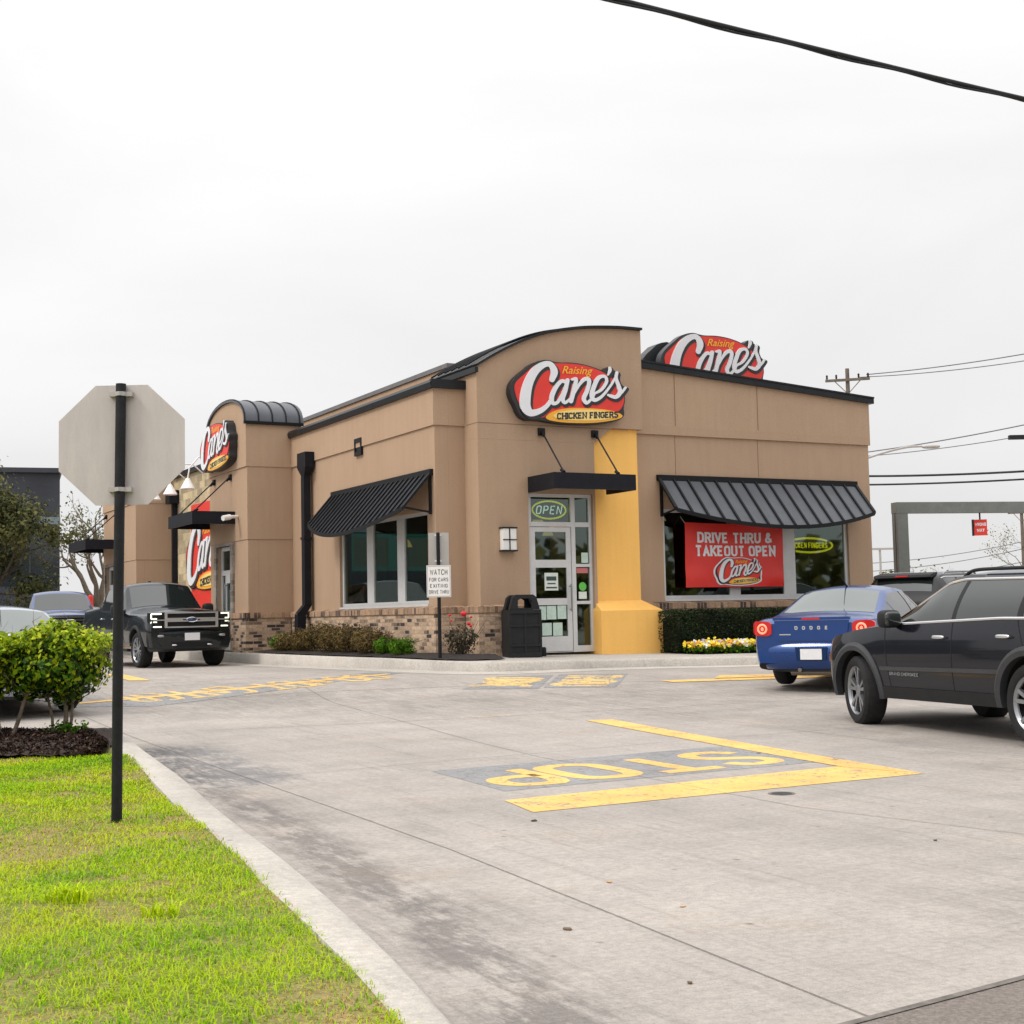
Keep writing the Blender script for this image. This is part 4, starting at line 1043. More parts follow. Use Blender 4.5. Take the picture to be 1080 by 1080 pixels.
for i, (x, y, zl) in enumerate(((2.6, .9, 3.3), (2.95, 1.3, 3.28), (2.95, .9, 2.98), (5.6, .7, 3.30), (1.1, 2.2, 3.0), (1.2, 4.0, 2.9), (8.6, 2.5, 3.1))):
    mb = MB(); mb.lathe([(.02, .16), (.06, .12), (.12, 0), (.11, 0), (.05, .11), (0, .13)], 16, 'z', (x, y, zl)); o = mb.build('pendant_lamp', M['lamp'], B, 40)
    mb = MB(); mb.tube([(x, y, zl + .15), (x, y, 4.34)], .008, 5); mb.build('cord', M['black'], o)
for x, y in ((1.3, 1.2), (1.3, 2.7), (1.3, 4.2), (5.9, 1.4), (7.6, 1.4), (9.2, 1.4)):
    mb = MB(); mb.box(x - .45, x + .45, y - .4, y + .4, 1.36, 1.40); o = mb.build('dining_table', M['wood'], B)
    mb = MB(); mb.tube([(x, y, .65), (x, y, 1.36)], .04, 8); mb.tube([(x - .3, y, .67), (x + .3, y, .67)], .03, 6); mb.build('table_foot', M['black'], o)
for x, y0, y1 in ((.62, .5, 2.0), (.62, 2.3, 4.6)):
    mb = MB(); mb.box(x - .04, x + .04, y0, y1, .66, 1.86); mb.box(x, x + .45, y0, y1, .66, 1.08); mb.build('booth_bench', pmat('green bench upholstery', (.05, .2, .15), .5, vary=.2), B)
mb = MB()
for x in np.arange(7.4, 9.9, .5): mb.box(x, x + .03, .5, .53, 1.64, 3.4)
mb.build('screen_bars', M['black'], B)
# ---- fittings
mb = MB(); mb.box(-.26, -.04, 6.32, 6.86, 4.86, 5.20); mb.add([(-.26, 6.32, 4.86), (-.04, 6.32, 4.86), (-.04, 6.86, 4.86), (-.26, 6.86, 4.86), (-.22, 6.5, 4.66), (-.08, 6.5, 4.66), (-.08, 6.7, 4.66), (-.22, 6.7, 4.66)], [(0, 1, 5, 4), (1, 2, 6, 5), (2, 3, 7, 6), (3, 0, 4, 7), (4, 5, 6, 7)])
mb.box(-.23, -.07, 6.5, 6.70, 1.68, 4.66); mb.box(-.25, -.05, 6.48, 6.72, 3.2, 3.26)
mb.add([(-.24, 6.5, 1.70), (-.07, 6.5, 1.70), (-.07, 6.70, 1.70), (-.24, 6.70, 1.70), (-.40, 6.5, 1.52), (-.22, 6.5, 1.46), (-.22, 6.70, 1.46), (-.40, 6.70, 1.52)], [(0, 1, 2, 3), (0, 1, 5, 4), (1, 2, 6, 5), (2, 3, 7, 6), (3, 0, 4, 7), (4, 5, 6, 7)])
mb.box(-.41, -.215, 6.49, 6.71, .95, 1.5)
mb.build('downspout', M['navy'], B)
mb = MB(); mb.box(-.16, -.02, 18.1, 18.24, 1.6, 4.95); mb.box(-.3, -.01, 17.92, 18.4, 4.95, 5.35); mb.build('downspout', M['navy'], B)
mb = MB(); wall_rect(mb, 'x', -.055, .05, 3.50, 3.88, 4.82, 5.19, [(3.55, 3.83, 4.9, 5.1)]); mb.box(-.03, -.02, 3.52, 3.86, 4.84, 5.17); mb.build('scupper', M['black'], B)
mb = MB(); mb.box(1.06, 1.34, -.70, -.563, 2.60, 3.0); sc = mb.build('wall_light', M['white'], B)
mb = MB(); mb.box(1.185, 1.205, -.712, -.701, 2.58, 3.02); mb.box(1.05, 1.35, -.712, -.701, 2.78, 2.80); mb.box(1.04, 1.36, -.715, -.564, 3.002, 3.03); mb.box(1.04, 1.36, -.715, -.564, 2.57, 2.598); mb.build('lamp_cage', M['coping'], sc)
# gooseneck lamps over the mural, security lamp on the tower
for i, (v, z) in enumerate(((13.4, 4.98), (15.2, 4.98), (17.0, 4.98))):
    mb = MB(); mb.tube([(-.0, v, z + .55), (-.35, v, z + .85), (-.7, v, z + .85), (-.95, v, z + .55), (-1.0, v, z + .25)], .02, 6); a = mb.build('gooseneck_lamp', M['white'], B, 60)
    mb = MB(); mb.lathe([(.05, .28), (.09, .2), (.2, 0), (.19, -.01), (0, .1)], 18, 'z', (-1.0, v, z - .02)); mb.build('lamp_shade', M['white'], a, 40)
mb = MB(); mb.tube([(-1.13, 8.62, 3.86), (-1.35, 8.5, 3.84)], .04, 10); mb.tube([(-1.35, 8.5, 3.84), (-1.55, 8.42, 3.80)], .065, 10); mb.build('security_lamp', M['white'], B, 40)
# low door stop by the entrance
mb = MB(); mb.lathe([(.06, 0), (.06, .14), (.045, .17), (0, .17)], 14); o = mb.build('door_stop', M['black'], None, 40); w = bw(1.72, -.95); o.location = (*w, pad_z(1.72, -.95)); tag(o, 'short black post knob on the pavement beside the entrance door', 'door stop')
# ================================================================== oval logo signs (drawn in units of the photographed front sign)
LS = 1 / 6.75
def lg(X, Y):
    """logo drawing units -> metres, centred"""
    dx = X * LS - 78; dy = Y * LS - 45
    return (.02157 * dx - .0005 * dy, -.01875 * dy + .0012 * dx)
BLACK = [(105, 270), (120, 225), (160, 180), (210, 140), (255, 100), (305, 80), (360, 72), (405, 86), (450, 92), (530, 90), (620, 102), (700, 125), (757, 150), (785, 120), (808, 116), (826, 140), (850, 148), (870, 185), (885, 232), (905, 258), (922, 262), (926, 288), (915, 320), (920, 360), (906, 412), (914, 470), (885, 497), (820, 517), (700, 530), (560, 529), (440, 520), (350, 503), (290, 492), (230, 495), (190, 478), (160, 440), (148, 400), (120, 350), (107, 310)]
REDP = [(130, 270), (142, 232), (178, 196), (218, 162), (262, 118), (330, 97), (420, 99), (520, 98), (620, 110), (700, 134), (765, 163), (840, 212), (885, 268), (912, 325), (908, 380), (884, 425), (850, 446), (760, 424), (620, 414), (480, 414), (380, 442), (330, 486), (250, 470), (190, 430), (150, 350)]
PLATE = [(332, 488), (380, 440), (480, 413), (620, 413), (760, 423), (852, 441), (908, 474), (850, 500), (700, 520), (560, 520), (440, 512)]
PLAT2 = [(385, 474), (432, 442), (520, 426), (640, 424), (760, 434), (838, 449), (868, 468), (830, 486), (720, 503), (580, 503), (465, 496)]
STROKES = [  # (points with widths) of the script word
 [(388, 214, 40), (403, 158, 52), (375, 108, 40), (325, 112, 46), (266, 160, 60), (224, 240, 68), (204, 330, 76), (206, 405, 72), (242, 446, 52), (305, 432, 40), (352, 398, 30), (386, 352, 26)],
 [(488, 232, 30), (452, 226, 34), (412, 272, 40), (386, 335, 42), (392, 378, 36), (424, 374, 30), (458, 322, 28), (486, 250, 26)],
 [(497, 218, 36), (480, 290, 40), (462, 350, 38), (478, 376, 30), (512, 352, 22)],
 [(528, 212, 22), (556, 214, 36), (540, 290, 40), (520, 366, 40)],
 [(538, 318, 22), (580, 248, 28), (622, 208, 36), (650, 222, 38), (636, 290, 38), (612, 346, 38), (630, 378, 32), (664, 352, 24), (690, 312, 20)],
 [(682, 314, 22), (738, 284, 28), (776, 226, 30), (762, 190, 28), (718, 200, 36), (682, 268, 42), (668, 326, 42), (688, 358, 36), (736, 336, 28), (790, 276, 22), (830, 216, 20), (856, 164, 18)],
 [(852, 160, 26), (846, 205, 32), (864, 258, 38), (874, 304, 40), (846, 336, 36), (808, 330, 30), (786, 322, 20)],
 [(838, 336, 22), (884, 306, 24), (916, 268, 20)],
 [(800, 126, 22), (802, 146, 28), (788, 180, 10)],
]
def rnd(P, n=2):
    for _ in range(n):
        P = [q for a, b in zip(P, P[1:] + P[:1]) for q in ((a[0] * .75 + b[0] * .25, a[1] * .75 + b[1] * .25), (a[0] * .25 + b[0] * .75, a[1] * .25 + b[1] * .75))]
    return P
def build_logo(name, label, place, s=1., thick=.2, back=None, parent_loc=None, plate=True, white_rim=False, group=None, word=True):
    """place(x, z, d) -> point on the wall, d towards the viewer; one thing with its lettering as parts"""
    k = lambda P: [tuple(c * s for c in lg(*p)) for p in rnd(P)]
    def slab(name, poly, d0, d1, mat, parent):
        mb = MB(); n = len(poly)
        vs = [place(p[0], p[1], d0) for p in poly] + [place(p[0], p[1], d1) for p in poly]
        mb.add(vs, [tuple(range(n)), tuple(range(n, 2 * n))] + [(i, (i + 1) % n, n + (i + 1) % n, n + i) for i in range(n)])
        return mb.build(name, mat, parent)
    def script(name, grow, sh, d0, d1, mat, parent):
        mb = MB()
        for j, st in enumerate(STROKES):
            P = catmull(st, 7); w = P[:, 2] * (.95 if j == 0 else .76) + grow
            sp = strip([tuple(p) for p in P], list(w)); e = .0006 * j * s; vs = []
            pairs = [tuple(tuple(c * s for c in lg(q_[0] + sh[0], q_[1] + sh[1])) for q_ in pr) for pr in sp]
            # rounded ends
            def cap(i, sg):
                c = P[i][:2]; d = P[i] - P[i - 1] if sg > 0 else P[0] - P[1]
                a = math.atan2(d[1], d[0]); r = w[i] / 2
                return [tuple(v * s for v in lg(c[0] + sh[0] + r * math.cos(a + t), c[1] + sh[1] + r * math.sin(a + t))) for t in np.linspace(-math.pi / 2, math.pi / 2, 7)]
            ring = [p[1] for p in pairs] + cap(len(P) - 1, 1)[1:-1] + [p[0] for p in pairs[::-1]] + cap(0, -1)[1:-1]
            # faces: quads along the strip + fans for both caps, front and back, sides round the ring
            m = len(pairs); n = len(ring)
            od = list(range(m)) + [m] * 5 + list(range(m - 1, -1, -1)) + [0] * 5
            f = [place(*p, d1 + e + .00004 * o_ * s) for p, o_ in zip(ring, od)]; b = [place(*p, d0) for p in ring]
            fs = []
            L = list(range(m)); Rr = [m + 5 + (m - 1 - i) for i in range(m)]
            for i in range(m - 1): fs.append((L[i], L[i + 1], Rr[i + 1], Rr[i]))
            fs.append(tuple([m - 1] + list(range(m, m + 5)) + [m + 5])); fs.append(tuple([2 * m + 4] + list(range(2 * m + 5, 2 * m + 10)) + [0]))
            fs += [(i, (i + 1) % n, n + (i + 1) % n, n + i) for i in range(n)]
            mb.add(f + b, fs)
        return mb.build(name, mat, parent)
    t = thing(name, label, 'sign', (0, 0, 0), 0, group) if parent_loc is None else thing(name, label, 'sign', *parent_loc, group)
    th = thick
    if white_rim:
        P = k(BLACK); c = np.mean(P, 0); slab('white_rim', [tuple(c + (np.array(p) - c) * 1.07) for p in P], .0, th * .5, M['letter'], t)
    slab('backing', k(BLACK), th * .5 if white_rim else 0, th, M['signblack'], t)
    slab('red_panel', k(REDP), th - .01 * s, th + .012 * s, M['red'], t)
    if plate:
        slab('yellow_plate', k(PLATE), th - .01 * s, th + .02 * s, M['gold'], t); slab('cream_plate', k(PLAT2), th + .01 * s, th + .028 * s, M['cream'], t)
        ls, W = letter_lines('CHICKEN', 1, .8, .34, .22, .16); l2, W2 = letter_lines('FINGERS', 1, .8, .34, .22, .16)
        mb = MB(); tot = W + W2 + .7; h = 46
        for l_, x0 in ((ls, -tot / 2 + W / 2), (l2, tot / 2 - W2 / 2)):
            sc_ = 430 / tot
            add_lines(mb, [[(x0 + a, b) for a, b in l] for l in l_], .23, lambda x, y, e: place(*[c * s for c in lg(642 + x * sc_, 489 - y * h - .02 * x * sc_)], th + (.031 + e * .5) * s))
        mb.build('black_lettering', M['signblack'], t)
    script('lettering_shadow', 14, (12, 14), th, th + .022 * s, M['signblack'], t)
    script('script_lettering', 0, (0, 0), th + .01 * s, th + .034 * s, M['letter'], t)
    v, f = font_mesh('Raising', 76, .32, .9, 1.0)
    mb = MB(); mb.add([place(*[c * s for c in lg(560 + p[0], 172 - p[1] + .03 * p[0])], th + .024 * s) for p in v], f); mb.build('yellow_lettering', M['gold'], t)
    return t
bl = ((BX, BY, 0), YAW)
build_logo('wall_sign', 'oval red logo sign with white script above the entrance door', lambda x, z, d: (2.60 + x, -.562 - d, 5.655 + z), 1., .17, parent_loc=bl)
build_logo('wall_sign', 'oval red logo sign on the arched side tower, seen edge-on', lambda x, z, d: (-1.147 - d, 9.72 - x, 5.66 + z), .96, .2, parent_loc=bl)
rs = build_logo('roof_sign', 'red logo sign standing behind the sloping roof edge', lambda x, z, d: (7.93 + x, 1.9 - d, 6.98 + z), 1.12, .2, parent_loc=bl, plate=False)
mb = MB(); mb.prism([(p[0] * .85 + 7.36, p[1] * .9 + 6.95) for p in [lg(*p) for p in BLACK]], 'y', 2.15, 2.5); mb.build('rear_panel', M['signblack'], rs)
for x in (7.1, 8.9):
    mb = MB(); mb.tube([(x, 2.0, 4.5), (x, 2.0, 6.6)], .06, 8); mb.tube([(x, 3.2, 4.5), (x, 2.05, 6.6)], .04, 8); mb.build('post', M['black'], rs)
# ---- red mural panel on the stone wall
mu = thing('mural_sign', 'tall red mural panel with white script on the side stone wall', 'sign', *bl)
mb = MB(); mb.box(-.06, -.003, 12.6, 16.45, 1.75, 4.76); mb.build('red_panel', M['red'], mu)
lo_ = build_logo('mural_logo', 'white script logo on the red mural panel beside the tower', lambda x, z, d: (-.062 - d, 14.75 - x, 3.25 + z), 1.62, .02, parent_loc=bl)
for ch in [c for c in lo_.children]:
    ch.parent = mu
bpy.data.objects.remove(lo_)
# ---- banner hung over the right window
bn = thing('banner', 'red vinyl banner with white lettering hung over the front window', 'banner', *bl)
bx0, bx1, bz0, bz1 = 5.50, 8.06, 1.86, 3.20
def bpt(x, z, d):
    s_ = (x - bx0) / (bx1 - bx0); t_ = (z - bz0) / (bz1 - bz0)
    m_ = math.exp(-(((s_ - .53) / .3) ** 4 + ((t_ - .26) / .33) ** 4))
    w = (1 - m_) * (.02 * math.sin(5 * s_ + 2 * t_) + .014 * math.sin(11 * s_ - 5 * t_) * (1 - t_ * .5)) + .03 * math.exp(-((s_ - .95) ** 2 + (t_ - .12) ** 2) / .02) + .02 * math.exp(-((s_ - .05) ** 2 + (t_ - .15) ** 2) / .015)
    return (x, -.285 - w - d, z - .02 * math.sin(math.pi * s_) * (t_ > .5) * t_)
mb = MB()
for dd in (0, -.004): mb.grid([[bpt(bx0 + (bx1 - bx0) * i / 40, bz0 + (bz1 - bz0) * j / 22, dd) for i in range(41)] for j in range(23)])
mb.build('cloth', pmat('red banner vinyl', (.70, .028, .02), .38, vary=.05, vscale=3), bn, 70)
for row, txt, zc, h, W in ((0, 'DRIVE THRU &', 2.90, .225, 1.92), (1, 'TAKEOUT OPEN', 2.62, .235, 2.06)):
    ls, w0 = letter_lines(txt, 1, .66, .40, .2, .12)
    k_ = W / w0
    mb = MB(); add_lines(mb, ls, .2, lambda x, y, e: bpt(6.80 + x * k_, zc + (y - .5) * h, .006 + e), .0005, .3); mb.build('white_lettering', M['letter'], bn)
lo_ = build_logo('banner_logo', 'logo printed on the red banner over the window', lambda x, z, d: bpt(6.86 + x, 2.19 + z, d + .003), .46, .012, parent_loc=bl, white_rim=True)
for ch in [c for c in lo_.children]: ch.parent = bn
bpy.data.objects.remove(lo_)
for x, z in ((5.53, 3.17), (8.03, 3.17)):
    mb = MB(); mb.tube([(x, -.29, z), (x, -.12, z + .16)], .006, 5); mb.build('tie_cord', M['white'], bn)
# ---- neon signs in the windows
ne = thing('neon_sign', 'lit yellow oval neon sign reading OPEN above the entrance door', 'neon sign', *bl)
el = [(2.24 + .375 * math.cos(a), P0 + .10, 3.39 + .17 * math.sin(a)) for a in np.linspace(0, 2 * math.pi, 41)]
mb = MB(); mb.tube(el, .017, 6, False); mb.build('oval_tube', M['neon'], ne, 60)
ls, w0 = letter_lines('OPEN', .17, .62, .5, .02)
mb = MB()
for l in ls: mb.tube([(2.24 + x * 1.25 + .2 * (z - .085), P0 + .10, 3.305 + z) for x, z in l], .0125, 5)
mb.build('white_letters', M['neonw'], ne)
mb = MB(); mb.box(1.79, 2.56, P0 + .125, P0 + .14, 3.2, 3.58); mb.build('back_board', M['black'], ne)
ne = thing('neon_sign', 'yellow neon sign behind the right window pane of the front', 'neon sign', *bl)
mb = MB(); N_ = 24
mb.tube([(9.05 + .66 * math.cos(a), .02, 2.76 + .155 * math.sin(a)) for a in np.linspace(R(40), R(178), N_)], .022, 6); mb.tube([(9.05 + .66 * math.cos(a), .02, 2.76 + .155 * math.sin(a)) for a in np.linspace(R(235), R(385), N_)], .022, 6)
mb.build('oval_tube', M['neon'], ne, 60)
ls, w0 = letter_lines('CHICKEN FINGERS', .12, .6, .5, .01)
mb = MB()
for l in ls: mb.tube([(9.0 + x * 1.12 / w0, .02, 2.70 + z) for x, z in l], .0125, 5)
mb.build('yellow_letters', M['neon'], ne)
# ---- WATCH sign on its post in the planting bed
wz = kz(-1.33, 24.95) + .02
ws = thing('road_sign', 'white traffic sign reading WATCH on dark post by the building corner', 'traffic sign', (-1.33, 24.95, wz), R(4))
mb = MB(); mb.tube([(0, 0, -.05), (0, 0, 2.24)], .032, 10); mb.build('post', M['black'], ws, 40)
mb = MB()
mb.prism([(.215 * a, 1.09 + (.565 if b else 0)) for a, b in ((-1, 0), (1, 0), (1, 1), (-1, 1))], 'y', -.045, -.033)
pl = mb.build('white_plate', M['white'], ws)
mb = MB()
rows = (('WATCH', 1.50, .105, .3), ('FOR CARS', 1.385, .07, .33), ('EXITING', 1.275, .07, .3), ('DRIVE THRU', 1.165, .072, .345))
for txt, z, h, W in rows:
    ls, w0 = letter_lines(txt, 1, .6, .45, .18)
    add_lines(mb, ls, .125, lambda x, y, e: (x * W / w0, -.0462 - e, z + y * h - .02), .0002)
mb.build('black_lettering', M['signblack'], pl)
mb = MB(); wall_rect(mb, 'y', -.047, .0015, -.205, .205, 1.10, 1.645, [(-.195, .195, 1.11, 1.635)]); mb.build('border', M['galv'], pl)
mb = MB(); mb.prism([(-.17, 1.66), (.19, 1.66), (.19, 2.24), (-.17, 2.24)], 'y', .034, .042); bp_ = mb.build('grey_plate_back', M['galv'], ws)
mb = MB(); mb.box(-.06, .06, .024, .034, 2.18, 2.21); mb.box(-.06, .06, .024, .034, 1.72, 1.75); mb.build('clamp', M['white'], bp_)
# ---- stop sign seen from behind, nearest thing
ss = thing('stop_sign', 'blank grey back of an octagonal stop sign on black post in lawn', 'stop sign', (-2.445, 8.63, float(lawn_z(-2.445, 8.63)) - .02))
top = 2.865 - ss.location.z
mb = MB(); mb.tube([(0, 0, -.05), (.003, 0, .3), (.012, 0, top * .5), (.03, 0, top)], [.033, .0325, .032, .0315], 16); mb.build('post', pmat('scuffed black post paint', (.008, .009, .011), .55, spec=.3, vary=.6, vscale=18), ss, 50)
c8 = .385
oc = []
for i in range(8):
    a = R(22.5 + 45 * i); oc.append((.024 + c8 / math.cos(R(22.5)) * math.cos(a) * 1.02, 2.487 - ss.location.z + c8 / math.cos(R(22.5)) * math.sin(a) * .975))
def octa(name, d0, d1, mat, sc=1.):
    cx, cz = .024, 2.487 - ss.location.z
    mb = MB(); mb.prism([(cx + (p[0] - cx) * sc, cz + (p[1] - cz) * sc) for p in oc], 'y', d0, d1); return mb.build(name, mat, ss)
def galv_mat():
    m, nt, N, Lk, b = nodes_of('dull aluminium sign back')
    tc = N.new('ShaderNodeTexCoord'); mp = N.new('ShaderNodeMapping'); mp.inputs['Scale'].default_value = (6, 6, 1.4); Lk.new(tc.outputs['Object'], mp.inputs[0])
    n = N.new('ShaderNodeTexNoise'); n.inputs['Scale'].default_value = 2.2; n.inputs['Detail'].default_value = 8; n.inputs['Roughness'].default_value = .7; Lk.new(mp.outputs[0], n.inputs['Vector'])
    n2 = N.new('ShaderNodeTexNoise'); n2.inputs['Scale'].default_value = 90; Lk.new(tc.outputs['Object'], n2.inputs['Vector'])
    ad = N.new('ShaderNodeMath'); ad.operation = 'MULTIPLY_ADD'; ad.inputs[1].default_value = .25; Lk.new(n2.outputs[0], ad.inputs[0]); Lk.new(n.outputs[0], ad.inputs[2])
    rp = N.new('ShaderNodeValToRGB'); rp.color_ramp.elements[0].position = .4; rp.color_ramp.elements[0].color = (.47, .43, .415, 1); rp.color_ramp.elements[1].position = .85; rp.color_ramp.elements[1].color = (.56, .515, .495, 1)
    Lk.new(ad.outputs[0], rp.inputs[0]); Lk.new(rp.outputs[0], b.inputs['Base Color'])
    b.inputs['Metallic'].default_value = .2; b.inputs['Roughness'].default_value = .6
    return m
pl = octa('plate', .036, .040, galv_mat())
octa('red_face', .0402, .042, M['red'], .985)
for z in (2.80, 2.205):
    mb = MB(); zz = z - ss.location.z; x = .03 * zz / top
    mb.box(x - .072, x + .072, -.01, .0355, zz - .014, zz + .014); mb.tube([(x, -.034, zz - .012), (x, -.034, zz + .012)], .012, 8)
    mb.lathe([(.035, -.013), (.0365, -.013), (.0365, .013), (.035, .013)], 16, 'z', (x, 0, zz)); mb.build('clamp', M['galv'], ss)
# ---- litter bin by the entrance
tb = thing('litter_bin', 'black square litter bin with domed open lid beside the entrance', 'litter bin', (.13, 25.95, kz(.13, 25.95)), YAW - R(14))
mb = MB(); mb.box(-.30, .30, -.30, .30, 0, .09); mb.box(-.275, .275, -.275, .275, .09, .80); mb.box(-.30, .30, -.30, .30, .80, .87)
for x in (-.285, -.0, .285):
    mb.box(x - .022, x + .022, -.29, .29, .09, .80)
for y in (-.285, .285):
    mb.box(-.29, .29, y - .012, y + .012, .56, .60); mb.box(-.29, .29, y - .012, y + .012, .2, .24)
mb.build('body', M['plastic'], tb)
mb = MB()
outer = [(-.285, .872), (.285, .872), (.22, 1.10), (.16, 1.145), (-.16, 1.145), (-.22, 1.10)]; hole = [(-.13, .90), (.13, .90), (.13, 1.04), (.08, 1.075), (-.08, 1.075), (-.13, 1.04)]
n = 6
for y0, y1 in ((-.27, -.22), (.22, .27)):
    vs = [(p[0], y, p[1]) for y in (y0, y1) for p in outer + hole]
    fs = []
    for a in (0, 12): fs += [(a + i, a + (i + 1) % 6, a + 6 + (i + 1) % 6, a + 6 + i) for i in range(6)]
    fs += [(i, (i + 1) % 6, 12 + (i + 1) % 6, 12 + i) for i in range(6)] + [(6 + i, 6 + (i + 1) % 6, 18 + (i + 1) % 6, 18 + i) for i in range(6)]
    mb.add(vs, fs)
mb.prism([(-.16, 1.10), (.16, 1.10), (.16, 1.14), (-.16, 1.14)], 'y', -.219, .219)
for s_ in (-1, 1): mb.prism([(s_ * .282, .874), (s_ * .25, .874), (s_ * .165, 1.10), (s_ * .165, 1.135), (s_ * .222, 1.095)], 'y', -.219, -.12); mb.prism([(s_ * .282, .874), (s_ * .25, .874), (s_ * .165, 1.10), (s_ * .165, 1.135), (s_ * .222, 1.095)], 'y', .12, .219)
mb.build('lid', M['plastic'], tb)
# ================================================================== vehicles (local axes: +x forward, +y left, z up)
def paint_car(name, col, rough=.28, metal=.35, dirt=.12, coat=.9, spec=.5):
    m, nt, N, Lk, b = nodes_of(name)
    tc = N.new('ShaderNodeTexCoord')
    n = N.new('ShaderNodeTexNoise'); n.inputs['Scale'].default_value = 2.5; n.inputs['Detail'].default_value = 8; n.inputs['Roughness'].default_value = .7; Lk.new(tc.outputs['Object'], n.inputs['Vector'])
    sp = N.new('ShaderNodeSeparateXYZ'); Lk.new(tc.outputs['Object'], sp.inputs[0])
    mr = N.new('ShaderNodeMapRange'); mr.inputs[1].default_value = .85; mr.inputs[2].default_value = .25; mr.inputs[3].default_value = 0; mr.inputs[4].default_value = 1; Lk.new(sp.outputs[2], mr.inputs[0])
    ml = N.new('ShaderNodeMath'); ml.operation = 'MULTIPLY'; Lk.new(mr.outputs[0], ml.inputs[0]); Lk.new(n.outputs[0], ml.inputs[1])
    m2 = N.new('ShaderNodeMath'); m2.operation = 'MULTIPLY'; m2.inputs[1].default_value = dirt * 6; m2.use_clamp = True; Lk.new(ml.outputs[0], m2.inputs[0])
    mx = N.new('ShaderNodeMixRGB'); mx.inputs[1].default_value = (*col, 1); mx.inputs[2].default_value = (.13, .125, .12, 1)
    m3 = N.new('ShaderNodeMath'); m3.operation = 'MULTIPLY'; m3.inputs[1].default_value = .55; Lk.new(m2.outputs[0], m3.inputs[0]); Lk.new(m3.outputs[0], mx.inputs[0])
    Lk.new(mx.outputs[0], b.inputs['Base Color'])
    ro = N.new('ShaderNodeMapRange'); ro.inputs[3].default_value = rough; ro.inputs[4].default_value = .7; Lk.new(m2.outputs[0], ro.inputs[0]); Lk.new(ro.outputs[0], b.inputs['Roughness'])
    b.inputs['Metallic'].default_value = metal; b.inputs['Specular IOR Level'].default_value = spec
    cw = N.new('ShaderNodeMapRange'); cw.inputs[3].default_value = coat; cw.inputs[4].default_value = .1; Lk.new(m2.outputs[0], cw.inputs[0]); Lk.new(cw.outputs[0], b.inputs['Coat Weight'])
    b.inputs['Coat Roughness'].default_value = .05; b.inputs['Coat Tint'].default_value = (.86, .92, 1, 1)
    return m
def rim_meshes(kind):
    """tyre and rim meshes round the y axis, outer face towards +y"""
    return None
def make_wheel(parent, x, y, r, w, spokes, side, steer=0., style=0):
    o = MB(); h = w / 2
    rr = r * .70 if style != 1 else r * .66
    o.lathe([(rr * .98, -h * .9), (rr + .02, -h), (r - .045, -h), (r - .012, -h * .8), (r, -h * .5), (r, h * .5), (r - .012, h * .8), (r - .045, h), (rr + .02, h), (rr * .99, h * .88), (rr * .96, h * .3), (rr * .96, -h * .3)], 40, 'y')
    t = o.build('wheel', M['rubber'], parent, 35)
    t.location = (x, y, r); t.rotation_euler = (0, 0, (steer if side > 0 else steer) + (0 if side > 0 else math.pi))
    d = MB()
    d.mat(1).lathe([(0, h * .15), (rr * .95, h * .05), (rr * .97, h * .5)], 36, 'y', caps=False)
    d.mat(0).lathe([(rr * .90, h * .70), (rr * .985, h * .90), (rr * 1.0, h * .86), (rr * .93, h * .5), (rr * .90, h * .55)], 40, 'y', caps=False)
    d.lathe([(.075, h * .35), (.07, h * .70), (.04, h * .78), (0, h * .78)], 18, 'y', caps=False)
    for i in range(spokes):
        a = 2 * math.pi * i / spokes + .3
        for da in ((-.16, .16) if style == 0 else (0,)):
            w0, w1 = (.016, .020) if style == 0 else (.04, .055)
            p0 = (.06 * math.cos(a + da * .8), .06 * math.sin(a + da * .8)); p1 = (rr * .95 * math.cos(a + da * 1.3), rr * .95 * math.sin(a + da * 1.3))
            tx, tz = -math.sin(a), math.cos(a)
            vs = []
            for (p, ww, hh) in ((p0, w0, h * .70), (p1, w1, h * .80)):
                vs += [(p[0] - tx * ww, hh, p[1] - tz * ww), (p[0] + tx * ww, hh, p[1] + tz * ww), (p[0] + tx * ww, hh - .04, p[1] + tz * ww), (p[0] - tx * ww, hh - .04, p[1] - tz * ww)]
            d.add(vs, [(0, 1, 5, 4), (1, 2, 6, 5), (2, 3, 7, 6), (3, 0, 4, 7)])
    d.build('rim', [M['alloy'] if style != 2 else M['plastic'], M['rimdark']], t, 30)
    return t

